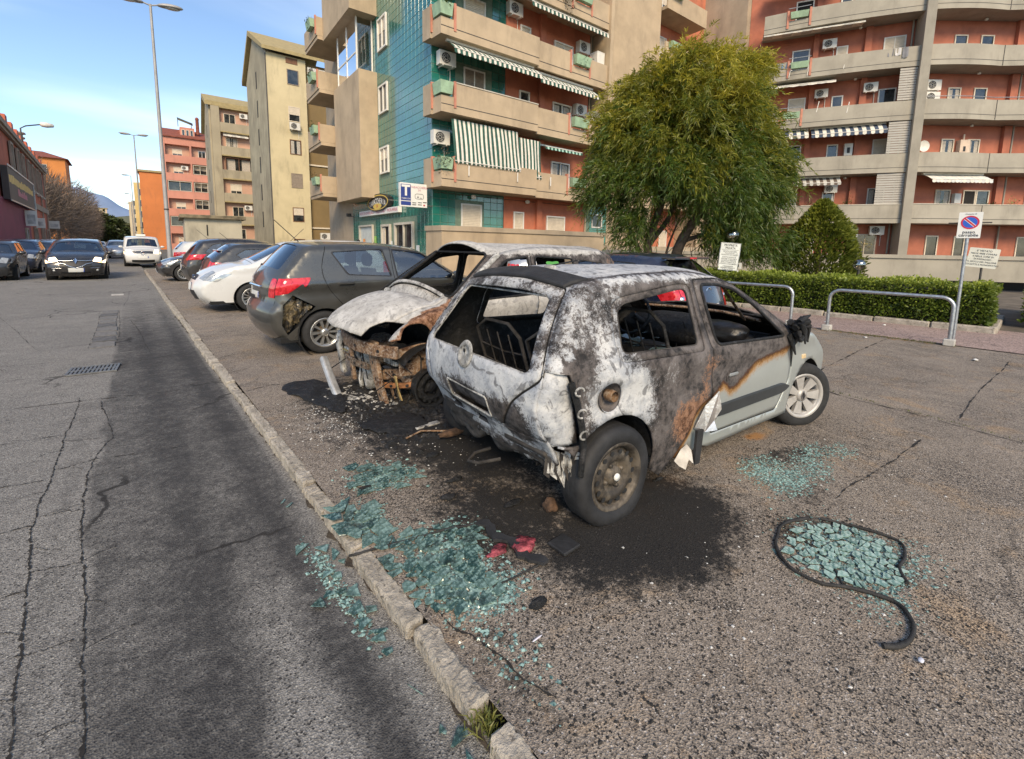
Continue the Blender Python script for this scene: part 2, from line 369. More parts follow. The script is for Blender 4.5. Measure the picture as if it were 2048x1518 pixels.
RUST = [(3.88, 1.38, .17, .09, -12, .72), (1.2, 1.79, .2, .1, -20, .5), (2.62, 1.45, .25, .3, 0, .5), (1.45, .62, .2, .15, 0, .38), (3.8, .25, .5, .15, -20, .34), (1.9, .5, .4, .25, 0, .3), (1.3, .9, .3, .2, 0, .33), (4.4, .7, .5, .1, -20, .33), (1.1, 2.3, .2, .3, 0, .3)]
ASH = [(1.25, 3.75, .32, .55, 15, .42), (1.6, 3.9, .5, .35, 0, .4), (1.65, 3.15, .4, .3, 0, .32), (1.55, 2.7, .3, .3, 0, .25)]
def lot_attr(P):
    A = np.zeros((len(P), 3)); A[:, 0] = blobs(P, SOOT_DARK)+.07*vnoise(P, 1.3, 8); A[:, 1] = blobs(P, RUST)+.05*vnoise(P, 2, 9); A[:, 2] = blobs(P, ASH); return A
def lot_z(P): return .006*vnoise(P, 1.1, 4)-.02*np.exp(-((P[:, 0]-.9)/.05)**2-((P[:, 1]-1.25)/.3)**2)*1.6
tensor_ground('parking_lot', xs, ys, lot_z, m_lot, lot_attr)
xs = np.r_[np.arange(10.504, 13.4, .3), 13.4]; ys = np.arange(-9, 18, .3)
def pave_attr(P):
    A = np.zeros((len(P), 3)); A[:, 0] = .12+.12*vnoise(P, .8, 1)+.35*np.exp(-((P[:, 0]-10.52)/.1)**2); return A
tensor_ground('pavement', xs, ys, lambda P: .01+0*P[:, 0], m_pave, pave_attr)
tag(MB().box((13.4, -30, -.14), (60, 60, .005)).build('courtyard', M('courtyard soil', (.12, .1, .075), .95, var=.4, sc=1.5)), kind='structure')
# ---- cracks, the trench patch and the lot's joints: thin grimy strips a few millimetres proud of the sheet
def strip(pts, w, mat, name, z, n=60, jag=.4, seed=0, zf=None):
    rs = np.random.RandomState(seed); p = smooth_line(pts, n); t = np.gradient(p, axis=0); t /= np.linalg.norm(t, axis=1)[:, None]; nr = np.stack([-t[:, 1], t[:, 0]], 1)
    off = np.cumsum(rs.randn(n))*w*jag*.5; off -= np.linspace(off[0], off[-1], n); p = p+nr*off[:, None]
    ww = w*(.2+1.1*rs.rand(n)**2)*(rs.rand(n) > .12); ww[0] = ww[-1] = w*.1
    V = np.r_[np.c_[p+nr*ww[:, None]/2, np.full(n, z)], np.c_[p-nr*ww[:, None]/2, np.full(n, z)]]
    if zf is not None: V[:, 2] = zf(V[:, :2])+z
    i = np.arange(n-1); F = np.stack([i, i+1, i+1+n, i+n], 1); o = np_mesh(name, V, F, mat); return tag(o, kind='structure')
CL = [(-.38, .9), (-.38, 1.96), (-.4, 2.21), (-.47, 3.47), (-.46, 4.06), (-.44, 5.03), (-.43, 5.98), (-.44, 6.2)]; CRK = [(-.21, .9), (-.23, 1.84), (-.25, 2.34), (-.28, 3.14), (-.31, 4.18), (-.25, 4.64), (-.22, 4.86), (-.27, 5.94)]
rz = lambda P: road_z(P)
strip(CL, .012, m_crack, 'crack', .004, 420, .32, 1, rz); strip(CRK, .012, m_crack, 'crack', .004, 420, .32, 2, rz)
for k in range(26):
    q = smooth_line(CL if k % 2 else CRK, 60)[4+2*k]; an = rnd.uniform(-.9, .9)+(0 if rnd.random() < .5 else math.pi); L_ = rnd.uniform(.06, .22); strip([tuple(q), (q[0]+math.cos(an)*L_*.5, q[1]+math.sin(an)*L_*.5+.01), (q[0]+math.cos(an)*L_, q[1]+math.sin(an)*L_)], .006, m_crack, 'crack', .004, 40, .5, 120+k, rz)
strip([(-1.3, 6.25), (-.54, 6.07), (.44, 5.88)], .014, m_crack, 'crack', .004, 60, .4, 3, rz)
for k, (a, b) in enumerate([((-.27, 4.34), (.3, 4.2)), ((-.46, 4.9), (-.26, 4.8)), ((-.46, 3.6), (-.29, 3.55)), ((-.47, 3.0), (-.28, 2.95)), ((-.43, 2.4), (-.26, 2.36)), ((-1.2, 4.3), (-.5, 4.15)), ((-1.3, 5.2), (-.46, 5.05)), ((-1.1, 3.6), (-.49, 3.5)), ((-1.1, 2.9), (-.45, 2.85)), ((-2.4, 8.6), (-.7, 8.2)), ((-2.0, 7.5), (-.9, 7.2)), ((-1.9, 10.2), (-1.2, 8.0)), ((-1.6, 12.5), (-.5, 11.9)), ((-.5, 9.), (-.5, 13.8)), ((-.2, 9.), (-.17, 13.6)), ((-2.2, 14.5), (-1.0, 9.)), ((-.27, 4.34), (-.48, 4.3)), ((.0, 12.), (.2, 8.)), ((-.1, 14.3), (.05, 19.)), ((-.9, 2.2), (-.42, 2.1))]):
    strip([a, ((a[0]+b[0])/2+.03, (a[1]+b[1])/2-.02), b], .010, m_crack, 'crack', .004, 40, .6, 10+k, rz)
lz = lambda P: lot_z(P)
strip([(7.0, 2.0), (5.85, 1.41), (5.64, .62), (5.45, -.3), (5.3, -2)], .022, m_crack, 'joint', .004, 80, .2, 40, lz)
strip([(4.9, .48), (4.26, .54), (3.51, .65), (3.26, .67)], .018, m_crack, 'joint', .004, 50, .3, 41, lz); strip([(9.6, .13), (8.2, .22), (6.99, .3), (5.75, .33)], .018, m_crack, 'joint', .004, 50, .3, 42, lz)
strip([(10.5, 1.6), (9.5, 1.66), (7, 1.7), (6, 1.72)], .025, m_crack, 'joint', .004, 50, .3, 43, lz)
strip([(.9, 1.75), (.93, 1.4), (.99, 1.22), (.98, 1.05), (1.02, .92)], .011, m_crack, 'crack', .005, 70, .5, 44, lz)
for k in range(7): strip([(.86, 5.2+k*.9), (1.1, 5.3+k*.9), (1.3, 5.2+k*.9)], .012, m_crack, 'crack', .004, 30, .8, 60+k, lz)
# trench patch of small blocks up the road and the dirt in the gutter
for k in range(9):
    y = 9.0+k*.53; q = [(-.46+rnd.uniform(-.02, .02), y), (-.2+rnd.uniform(-.02, .02), y), (-.19+rnd.uniform(-.02, .02), y+.46), (-.46, y+.46)]
    tag(MB().prism(q, -.060, -.049+rnd.uniform(0, .003)).build('patch_slab', m_tar if k in (1, 4, 7) else m_tar2), kind='structure')
strip([(.75, .5), (.76, 1.2), (.755, 2.), (.75, 3.), (.75, 4.5), (.755, 7), (.755, 12)], .075, m_dirt, 'gutter_dirt', .005, 160, .12, 70, rz)
# ---- kerb: each stone a part
kerb = tag(bpy.data.objects.new('kerb', None), kind='structure'); link(kerb)
def kerb_stone(y0, y1, x0=.766, x1=.850, seed=0, skew=0., dz=0.):
    bm = bmesh.new(); bmesh.ops.create_cube(bm, size=1); bmesh.ops.subdivide_edges(bm, edges=[e for e in bm.edges if abs((e.verts[0].co-e.verts[1].co).y) > .5], cuts=7)
    for v in bm.verts: v.co = Vector(((x0+x1)/2+v.co.x*(x1-x0), (y0+y1)/2+v.co.y*(y1-y0), -.066+v.co.z*.14+dz))
    bmesh.ops.bevel(bm, geom=[e for e in bm.edges if len(e.link_faces) == 2 and e.calc_face_angle() > .5], offset=.010, segments=1, affect='EDGES'); bmesh.ops.subdivide_edges(bm, edges=[e for e in bm.edges if e.calc_length() > .04], cuts=3, use_grid_fill=True)
    rs = np.random.RandomState(seed); P = np.array([v.co for v in bm.verts]); d = vnoise(P, 5, seed)*.006+vnoise(P, 26, seed+1)*.005+rs.randn(len(P))*.0022
    chip = np.exp(-((P[:, 1]-(y0+(y1-y0)*rs.rand()))/.09)**2)*(P[:, 2] > -.02)*.022*rs.rand()
    for v, a, b in zip(bm.verts, d, chip): v.co.x += a+skew*(v.co.y-y0); v.co.z += a*.8-b; v.co.x += b*.6
    me = bpy.data.meshes.new('kerb_stone'); bm.to_mesh(me); bm.free(); me.materials.append(m_kerb); me.polygons.foreach_set('use_smooth', [False]*len(me.polygons)); mesh_obj('kerb_stone', me, kerb)
ky = [-1.2, -.35, .3, .93, 1.10, 1.52, 2.12, 2.62, 2.95, 3.75]
for k, (a, b) in enumerate([(-1.2, -.4), (-.39, .28), (.3, .98), (1.07, 1.5), (1.51, 2.10), (2.11, 2.55), (2.56, 2.92), (2.93, 3.8)]):
    kerb_stone(a, b-.008, seed=k, skew=(.03 if k == 3 else 0), dz=(.0 if k != 6 else -.012))
y = 3.81
k = 20
while y < 31:
    L = .95 if y < 12 else 1.9; kerb_stone(y, y+L-.012, seed=k, x0=.762+.012*math.sin(k), dz=-.015*(k % 3 == 0)); y += L; k += 1
tag(MB().box((.85, 32.1, -.1), (8, 32.25, .0)).build('kerb_end', m_kerb), kind='structure')

# ================================================================== far setting
m_hill = M('hill scrub', (.10, .10, .055), .95, var=.5, sc=.02)
def ridge(name, pts, y, depth, mat, seed, rough):
    n = 90; p = smooth_line(pts, n); V = []; F = []
    rowz = [0, .55, .85, 1., .8, .3]; rowy = [-.5, -.3, -.12, 0, .3, 1.]
    for r, (fz, fy) in enumerate(zip(rowz, rowy)):
        q = np.c_[p[:, 0], np.full(n, y+fy*depth), p[:, 1]*fz]; q[:, 2] += vnoise(q[:, :2], .02, seed+r)*rough*fz; V.append(q)
    V = np.concatenate(V); R = len(rowz)
    i = np.arange(n-1)[None]+np.arange(R-1)[:, None]*n; F = np.stack([i, i+1, i+1+n, i+n], -1).reshape(-1, 4)
    return tag(np_mesh(name, V, F, mat, smooth=True), kind='structure')
ridge('hill', [(-420, 3), (-250, 12), (-120, 26), (-60, 38), (-10, 37), (60, 42), (200, 30), (420, 8)], 900, 300, m_hill, 2, 2.5)
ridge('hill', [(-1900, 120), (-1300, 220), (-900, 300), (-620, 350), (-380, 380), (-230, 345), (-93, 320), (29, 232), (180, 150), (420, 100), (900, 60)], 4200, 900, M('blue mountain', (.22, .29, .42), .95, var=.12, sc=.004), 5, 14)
# ================================================================== BUILDING HELPERS
BEIGE = (.42, .325, .22)
m_beige = M('beige render', (.44, .34, .225), .85, var=.12, sc=.8, bump=.15, bsc=30, dirt=.28)
m_beige2 = M('grey beige render', (.38, .305, .215), .85, var=.12, sc=.9, bump=.15, bsc=30, dirt=.32)
m_orange = M('orange render', (.47, .155, .085), .85, var=.15, sc=1.2, bump=.12, bsc=40, dirt=.2)
m_post = M('salmon post', (.5, .21, .14), .8, var=.12, sc=4, dirt=.2)
m_flower = M('pale green planter', (.30, .43, .28), .7, var=.15, sc=5, dirt=.25)
m_white = M('white frame', (.72, .69, .62), .55, var=.06, sc=5, dirt=.12)
m_cream = M('cream shutter', (.62, .54, .42), .6, var=.08, sc=6, dirt=.12)
m_wood = M('brown wood frame', (.16, .07, .03), .6, var=.25, sc=8)
m_greyshut = M('grey brown shutter', (.26, .21, .16), .65, var=.12, sc=6)
m_dark = M('dark interior', (.015, .014, .013), .9, var=.2)
m_curt = M('net curtain', (.42, .38, .32), .9, var=.3, sc=14)
m_ac = M('white enamel casing', (.66, .64, .58), .5, var=.06, sc=4, dirt=.2)
m_acd = M('fan black', (.02, .02, .02), .6, var=0)
m_metal = M('galvanised steel', (.42, .43, .44), .42, .85, var=.2, sc=18)
m_pipe = M('dark pipe', (.05, .045, .04), .6, var=.2)
m_pane = NT('window pane'); _t = m_pane
m_pane = _t.pbr(_t.mix(_t.ss(_t.noise(1.5, 3), .35, .65), (.012, .014, .016), (.05, .055, .055)), .06, 0, None, .8)
m_aw_g = M('awning green', (.025, .085, .062), .8, var=.15, sc=6); m_aw_w = M('awning white', (.68, .64, .55), .8, var=.1, sc=6, dirt=.15); m_aw_b = M('awning navy', (.05, .07, .11), .8, var=.15)
m_aw_p = M('awning pale', (.5, .48, .43), .85, var=.15, sc=6, dirt=.2)
m_tile = NT('green glazed tile'); _t = m_tile; _i = _t.n('ShaderNodeObjectInfo').outputs['Random']
_n = _t.noise(.7, 4); _c = _t.mix(_i, (.012, .135, .10), (.018, .175, .135)); _c = _t.mix(_t.ss(_n, .4, .7, 0, .5), _c, (.01, .085, .07))
m_tile = _t.pbr(_c, .16, 0, _t.bump(_t.noise(3, 3), .08, .02), .85, .85, crough=.10)
m_grout = M('teal grout', (.15, .21, .155), .8, var=.2, sc=8)
m_leaf = M('leaf green', (.075, .115, .03), .6, var=.35, sc=9); m_leafd = M('dry twig', (.15, .11, .06), .8, var=.3, sc=9)
m_terra = M('roof tile red', (.22, .065, .04), .85, var=.25, sc=3)
m_sil = M('stone sill', (.5, .46, .38), .7, var=.1)

class Wall:
    """a facade plane of a building: a = along, d = outwards, z = up, in the building's local axes"""
    def __init__(s, root, axis, at): s.root = root; s.axis = axis; s.at = at
    def p(s, a, d, z): return (a, s.at-d, z) if s.axis == 'v' else (s.at-d, a, z)
    def box(s, mb, a0, a1, d0, d1, z0, z1, mi=0):
        return mb.box((a0, d0, z0), (a1, d1, z1), mi, fr=lambda q: s.p(q[0], q[1], q[2]))
    def window(s, a0, a1, z0, z1, kind='shutter', fr=.07, fm=None, frac=.5, name='window', proud=.05, sh=None, two=False):
        fm = fm or m_white
        f = MB()
        for (b0, b1, c0, c1) in ((a0, a1, z0, z0+fr), (a0, a1, z1-fr, z1), (a0, a0+fr, z0+fr, z1-fr), (a1-fr, a1, z0+fr, z1-fr)): s.box(f, b0, b1, .002, proud, c0, c1)
        if kind in ('pane', 'curtain', 'half') and (two or a1-a0 > 1.05): m = (a0+a1)/2; s.box(f, m-.025, m+.025, .002, proud-.01, z0+fr, z1-fr)
        o = f.build(name, fm, s.root)
        top = z1-fr; bot = z0+fr
        cut = bot+(top-bot)*(1-frac) if kind == 'half' else (bot if kind == 'shutter' else top)
        if kind in ('shutter', 'half'):
            g = MB(); n = max(3, int((top-cut)/.075)); h = (top-cut)/n
            for i in range(n):
                z = cut+i*h; g.add([s.p(a0+fr, .012, z), s.p(a1-fr, .012, z), s.p(a1-fr, .030, z+h*.12), s.p(a0+fr, .030, z+h*.12), s.p(a1-fr, .022, z+h), s.p(a0+fr, .022, z+h)], [(0, 1, 2, 3), (3, 2, 4, 5)])
            g.build('shutter', sh or m_cream, o)
        if kind in ('pane', 'curtain', 'half', 'dark'):
            g = MB(); g.quad(s.p(a0+fr, .008, bot), s.p(a1-fr, .008, bot), s.p(a1-fr, .008, cut-.002), s.p(a0+fr, .008, cut-.002)); g.build('pane', m_dark if kind == 'dark' else m_pane, o)
            if kind == 'curtain':
                g = MB(); w = (a1-a0-2*fr)
                for q0, q1 in ((.04, .36), (.62, .96)): g.quad(s.p(a0+fr+w*q0, .012, bot), s.p(a0+fr+w*q1, .012, bot), s.p(a0+fr+w*q1, .012, top-.05), s.p(a0+fr+w*q0, .012, top-.05))
                g.build('curtain', m_curt, o)
        return o
    def sill(s, a0, a1, z): s.box(MB(), a0, a1, .0, .1, z-.04, z).build('sill', m_sil, s.root)
    def ac(s, a, z, w=.8, h=.58, d=.32, off=.12):
        f = MB(); s.box(f, a-w/2, a+w/2, off, off+d, z, z+h); o = f.build('air_conditioner', m_ac, s.root)
        g = MB(); r = h*.40; c = (a-w*.12, z+h*.5); K = 20
        g.add([s.p(c[0]+r*math.cos(6.283*i/K), off+d+.004, c[1]+r*math.sin(6.283*i/K)) for i in range(K)], [tuple(range(K))]); g.build('fan', m_acd, o)
        g = MB()
        for q in (.33, .66, .97): g.tube([s.p(c[0]+r*q*math.cos(6.283*i/16), off+d+.012, c[1]+r*q*math.sin(6.283*i/16)) for i in range(16)], .008, 4, closed=True)
        for q in range(6): g.tube([s.p(c[0]+.06*math.cos(q*1.05), off+d+.012, c[1]+.06*math.sin(q*1.05)), s.p(c[0]+r*math.cos(q*1.05), off+d+.012, c[1]+r*math.sin(q*1.05))], .006, 4)
        g.build('fan_grille', m_ac, o)
        g = MB()
        for q in (-.3, .3): s.box(g, a+q*w-.02, a+q*w+.02, .0, off+d, z-.05, z-.003)
        g.tube([s.p(a+w*.4, .03, z), s.p(a+w*.4, .03, z-.7)], .02, 6); g.build('bracket', m_ac, o)
        return o
    def awning(s, a0, a1, ztop, out0, out1, drop, ms, stripe=.11, val=.16, name='awning'):
        """pulled-out awning: slope from the wall to the bar plus a scalloped valance, one strip of cloth per stripe"""
        n = max(4, int((a1-a0)/stripe)); w = (a1-a0)/n; g = MB()
        for i in range(n):
            x0, x1 = a0+i*w, a0+(i+1)*w; mi = i % 2; sg = .015*math.sin(i*1.3)
            P = [s.p(x0, out0, ztop), s.p(x1, out0, ztop), s.p(x1, (out0+out1)/2, ztop-drop*.42), s.p(x0, (out0+out1)/2, ztop-drop*.42), s.p(x1, out1, ztop-drop), s.p(x0, out1, ztop-drop),
                 s.p(x1, out1+.02+sg, ztop-drop-val*.8), s.p((x0+x1)/2, out1+.02+sg, ztop-drop-val), s.p(x0, out1+.02+sg, ztop-drop-val*.8)]
            g.add(P, [(0, 1, 2, 3), (3, 2, 4, 5), (5, 4, 6, 7, 8)], mi)
        o = g.build(name, ms, s.root)
        MB().tube([s.p(a0, out1, ztop-drop+.01), s.p(a1, out1, ztop-drop+.01)], .022, 6).build('front_bar', m_white, o)
        h = MB(); s.box(h, a0-.03, a1+.03, out0-.06, out0+.08, ztop, ztop+.10); h.build('roller', m_white, o); return o
    def blind(s, a0, a1, ztop, zbot, d0, d1, ms, stripe=.2, name='awning'):
        n = max(4, int((a1-a0)/stripe*2)); w = (a1-a0)/n; g = MB()
        for i in range(n):
            x0, x1 = a0+i*w, a0+(i+1)*w; P = []
            for k in range(6):
                t = k/5; dd = d0+(d1-d0)*t+.05*math.sin(t*3)*math.sin(i*.35); z = ztop+(zbot-ztop)*t
                P += [s.p(x0, dd+.015*math.sin(i*.9), z), s.p(x1, dd+.015*math.sin((i+1)*.9), z)]
            P += [s.p((x0+x1)/2, d1, zbot-.09)]
            g.add(P, [(2*k, 2*k+1, 2*k+3, 2*k+2) for k in range(5)]+[(10, 11, 12)], i % 2, True)
        o = g.build(name, ms, s.root); MB().tube([s.p(a0, d1, zbot+.03), s.p(a1, d1, zbot+.03)], .02, 6).build('front_bar', m_white, o); return o
    def plant(s, a, d, z, w, h, n=90, mat=None, droop=.0, seed=1, name='plant'):
        r = random.Random(seed); g = MB()
        for i in range(n):
            x = a+r.gauss(0, w*.42); y = d+r.gauss(0, w*.3); zz = z+abs(r.gauss(0, h*.5))-droop*abs(r.gauss(0, .5)); L = r.uniform(.08, .2); an = r.uniform(0, 6.28); t = r.uniform(-.6, .9)
            c = Vector((x, y, zz)); e = Vector((math.cos(an)*L, math.sin(an)*L, t*L)); q = Vector((-math.sin(an), math.cos(an), .3))*L*.16
            g.add([s.p(*c), s.p(*(c+e*.5+q)), s.p(*(c+e)), s.p(*(c+e*.5-q))], [(0, 1, 2, 3)])
        return g.build(name, mat or m_leaf, s.root)
def flower_box(w, a0, a1, d, z0, z1, dd=.3, mat=None):
    g = MB(); m = dd*.12; g.add([w.p(a0+m, d, z0), w.p(a1-m, d, z0), w.p(a1-m, d+dd*.75, z0), w.p(a0+m, d+dd*.75, z0), w.p(a0, d, z1), w.p(a1, d, z1), w.p(a1, d+dd, z1), w.p(a0, d+dd, z1)], [(0,3,2,1),(4,5,6,7),(0,1,5,4),(1,2,6,5),(2,3,7,6),(3,0,4,7)])
    return g.build('flower_box', mat or m_flower, w.root)
def slab_poly(root, name, pts, z0, z1, mat): return MB().prism(pts, z0, z1).build(name, mat, root)
def parapet(root, pts, z0, z1, th, mat, name='parapet', cap=None):
    """thick wall along a polyline (local u,v); th goes to the right hand side of the walking direction"""
    g = MB(); n = len(pts); P = [Vector((*p, 0)) for p in pts]; nr = []
    for i in range(n):
        a = (P[i]-P[i-1]).normalized() if i else (P[1]-P[0]).normalized(); b = (P[i+1]-P[i]).normalized() if i < n-1 else a
        na = Vector((-a.y, a.x, 0)); nb = Vector((-b.y, b.x, 0)); m = (na+nb).normalized(); nr.append(m/max(.3, m.dot(na)))
    Q = [p+q*th for p, q in zip(P, nr)]
    for i in range(n-1):
        a, b, c, d = P[i], P[i+1], Q[i+1], Q[i]; lo = [(q.x, q.y, z0) for q in (a, b, c, d)]; hi = [(q.x, q.y, z1) for q in (a, b, c, d)]
        g.add(lo+hi, [(0,3,2,1),(4,5,6,7),(0,1,5,4),(1,2,6,5),(2,3,7,6),(3,0,4,7)])
    o = g.build(name, mat, root)
    if cap:
        g = MB()
        for i in range(n-1):
            a, b, c, d = P[i]-nr[i]*.03, P[i+1]-nr[i+1]*.03, Q[i+1]+nr[i+1]*.03, Q[i]+nr[i]*.03
            g.add([(q.x, q.y, z1+.003) for q in (a, b, c, d)]+[(q.x, q.y, z1+.045) for q in (a, b, c, d)], [(0,3,2,1),(4,5,6,7),(0,1,5,4),(1,2,6,5),(2,3,7,6),(3,0,4,7)])
        g.build('coping', cap, o)
    return o
# ================================================================== TEAL TILED APARTMENT BUILDING (corner, with tobacconist)
SH = 3.05; ZB = [4.07+SH*k for k in range(5)]
tb = thing('apartment_building', 'apartment block with teal glazed tile corner, beige balconies and green striped awnings', 'building', (10.45, 16.85, 0), R_(-3.7))
F = Wall(tb, 'v', 1.3); F2 = Wall(tb, 'v', 1.268); Lw = Wall(tb, 'u', .22)
MB().box((.235, 1.315, -.15), (11.9, 12.5, 19)).build('wall', m_grout, tb)
g = MB(); F.box(g, 4.2, 9.95, .0, .03, 0, 19); g.build('orange_wall', m_orange, tb)
for z0, z1 in [(0, 4.05)]+[(zb+.25, zb+SH-.01) for zb in ZB]:
    g = MB(); F.box(g, 6.25, 6.6, .031, .2, z0, z1); g.build('pilaster', m_orange, tb)
g = MB(); g.box((10.17, -.02, 3.9), (10.42, 1.29, 19)); g.build('fin_wall', m_beige, tb)
g = MB(); F.box(g, 11.9, 16.2, -.3, .02, 0, 22); g.build('beige_wall', m_beige, tb)
# glazed tiles
tw = []   # (axis, a, z)
holesF = [(1.70, 3.1, zb+.2, zb+2.65) for zb in ZB]+[(1.68, 2.9, 1.9, 3.6)]
holesL = [(6.1, 7.5, 5.35, 6.85), (6.15, 7.5, 8.5, 10.05), (6.1, 7.5, 11.7, 13.4), (8.65, 11.2, -1, 2.75), (6.05, 7.45, -1, 2.75), (3.15, 5.6, -1, 2.75)]
TW, THT = .392, .36
def clear(a, z, H): return not any(a+TW > h[0] and a < h[1] and z+THT > h[2] and z < h[3] for h in H)
for j in range(48):
    z = .1+j*THT
    for i in range(10):
        a = .24+i*.396
        if clear(a, z, holesF) and z > 1.6: tw.append(('v', a, z))
    for i in range(4):
        a = 10.45+i*.365
        if z > 1.6: tw.append(('v', a, z))
    for i in range(28):
        a = 1.32+i*.396
        if a+TW < 12.5 and clear(a, z, holesL): tw.append(('u', a, z))
def tile_mesh():
    m = MB(); e = .007; w, h, t = TW-.012, THT-.014, .012
    m.add([(0, 0, 0), (w, 0, 0), (w, 0, h), (0, 0, h), (e, -t, e), (w-e, -t, e), (w-e, -t, h-e), (e, -t, h-e)], [(4, 5, 6, 7), (0, 1, 5, 4), (1, 2, 6, 5), (2, 3, 7, 6), (3, 0, 4, 7)]); return m
tm = tile_mesh(); tpl = tm.build('tile', m_tile, tb); tme = tpl.data; bpy.data.objects.remove(tpl)
a37 = R_(-3.7)
def tdist(t):
    ax, a, z = t; u, v = (a, 1.3) if ax == 'v' else (.22, a)
    X = 10.45+u*math.cos(a37)-v*math.sin(a37); Y = 16.85+u*math.sin(a37)+v*math.cos(a37); return X*X+Y*Y+(z-1.5)**2+(60 if ax == 'u' else 0)
def shown(t):
    ax, a, z = t
    if z < 1.7: return False
    if ax == 'v':
        for zb in ZB:
            if zb-.35 < z < zb+1.15: return False      # behind a parapet
        return z < 13.5 and not (a > 8)
    return z < 16 and not (a > 7.6 and 4.0 < z)
tw.sort(key=lambda t: (not shown(t), tdist(t)))
for ax, a, z in tw[:300]:
    o = bpy.data.objects.new('tile', tme); link(o, tb)
    j = NR.randn(3)*.006
    if ax == 'v': o.location = (a, 1.312, z); o.rotation_euler = (j[0]*.5, 0, j[1]*.5)
    else: o.location = (.233, a+TW-.012, z); o.rotation_euler = (0, j[0]*.5, R_(-90)+j[1]*.5)
g = MB()
for ax, a, z in tw[300:]:
    if ax == 'v': g.add([(a+x, 1.312+y, z+q) for x, y, q in tm.v], tm.f)
    else: g.add([(.233+y, a+TW-.012-x, z+q) for x, y, q in tm.v], tm.f)
tag(g.build('tile', m_tile, tb), kind='stuff')
# balconies
def teal_balcony(k):
    zb = ZB[k]; top = zb+1.24; low = zb+.66
    s = slab_poly(tb, 'balcony', [(-.09, 1.29), (.02, .02), (5.2, .02), (5.2, .14), (10.16, .14), (10.16, 1.29)], zb+.006, zb+.2, m_beige)
    parapet(s, [(-.11, 1.29), (-.055, .70)], zb, top, -.09, m_beige2, cap=None)
    parapet(s, [(-.055, .699), (0, 0), (.62, 0)], zb+.002, low, .1, m_beige)
    parapet(s, [(.621, 0), (5.25, 0)], zb, top, .1, m_beige, cap=m_sil if k == 1 else None)
    parapet(s, [(5.251, .12), (7.41, .12)], zb-.06, top-.06, .1, m_beige); parapet(s, [(7.411, .121), (8.779, .121)], zb-.058, low-.06, .1, m_beige); parapet(s, [(8.78, .12), (10.16, .12)], zb-.06, top-.06, .1, m_beige)
    g = MB(); g.box((.0, -.012, zb+.31), (5.24, -.002, zb+.335)); g.box((5.26, .108, zb+.25), (10.15, .118, zb+.275)); g.build('drip_line', m_pipe, s)
    g = MB()
    for p in ((.60, -.03), (7.38, .09), (8.76, .09)): g.box((p[0], p[1], zb+.22), (p[0]+.11, p[1]+.16, top+.06))
    g.box((-.13, .64, zb+.22), (.03, .75, top+.06)); g.build('post', m_post, s)
    g = MB(); g.tube([(-.06, .66, top-.02), (0, .04, top-.02), (.62, .04, top-.02)], .02, 6); g.tube([(7.45, .17, top-.08), (8.77, .17, top-.08)], .02, 6); g.build('handrail', m_metal, s)
    B = Wall(s, 'v', .12)
    C = Wall(s, 'v', -.0)
    # planter on the corner and planter between the right hand posts
    g = MB(); q = [(-.12, .58), (-.1, -.14), (.52, -.14), (.52, .2), (.22, .22), (.2, .58)]; c = (.15, .15); n = len(q)
    lo = [(c[0]+(x-c[0])*.86, c[1]+(y-c[1])*.86, low+.06) for x, y in q]; hi = [(x, y, top-.03) for x, y in q]; g.add(lo+hi, [tuple(range(n))[::-1], tuple(range(n, 2*n))]+[(i, (i+1) % n, n+(i+1) % n, n+i) for i in range(n)]); g.build('flower_box', m_flower, s)
    flower_box(B, 7.6, 8.66, -.02, low+.0, top-.13)
    return s, C, B
bal = [teal_balcony(k) for k in range(4)]
bal[0][1].plant(.1, .05, 5.15, .45, .45, 170, m_leafd, .5, 3); bal[2][1].plant(.15, .05, 11.35, .35, .4, 160, m_leaf, .1, 4); bal[3][1].plant(7.0, .1, 14.0, .35, .5, 200, m_leafd, 1.2, 5)
bal[0][2].plant(8.1, .1, 5.2, .3, .15, 40, m_leaf, .1, 6); bal[1][2].plant(8.1, .1, 8.1, .3, .25, 50, m_leaf, .1, 7); bal[2][2].plant(8.1, .1, 11.1, .4, .3, 70, m_leaf, .5, 8)
for k, zb in enumerate(ZB[:4]):
    f = zb+.2
    F.window(1.83, 3.0, f+.05, zb+2.55, 'shutter' if k == 2 else 'half', frac=.55, sh=m_cream if k != 1 else m_greyshut, proud=.06)
    F2.window(5.02, 5.67, f+.9, zb+2.2, ('shutter' if k == 2 else 'pane'), proud=.09)
    F2.window(7.25, 8.6, f+.02, zb+2.08, ['curtain', 'curtain', 'half', 'half'][k], proud=.09, frac=.45, fm=m_white)
    g = MB(); g.lathe([(0, 0), (.07, .02), (.09, .08), (.06, .14), (0, .15)], 10, o=(3.6, .9, zb+SH-.17), ax='z'); g.build('ceiling_lamp', m_white, tb)
F.ac(.8, 9.35); F.ac(4.55, 12.55, off=.05); F.ac(9.2, 12.0, off=.08); F.ac(9.1, 8.75, off=.08); F.ac(.5, 6.0, off=.1); F.ac(9.2, 15.1)
W1 = [m_aw_g, m_aw_w]
F.awning(.45, 5.15, 10.08, .95, 1.62, .46, W1, .13, .2); F.awning(5.2, 9.35, 9.98, .85, 1.5, .46, W1, .13, .2)
F.awning(4.6, 9.8, 13.1, .9, 1.5, .36, W1, .13, .2); F.awning(.3, 3.5, 13.15, .3, 1.2, .3, W1, .13, .2)
F.blind(.62, 4.22, 6.98, 5.16, 1.05, 1.36, W1, .22); F.blind(4.27, 5.65, 6.75, 4.95, 1.05, 1.22, W1, .2)
F.awning(5.9, 8.5, 6.72, .4, 1.15, .16, [m_aw_g, M('awning pale green', (.35, .55, .45), .8)], .12, .14)
g = MB()
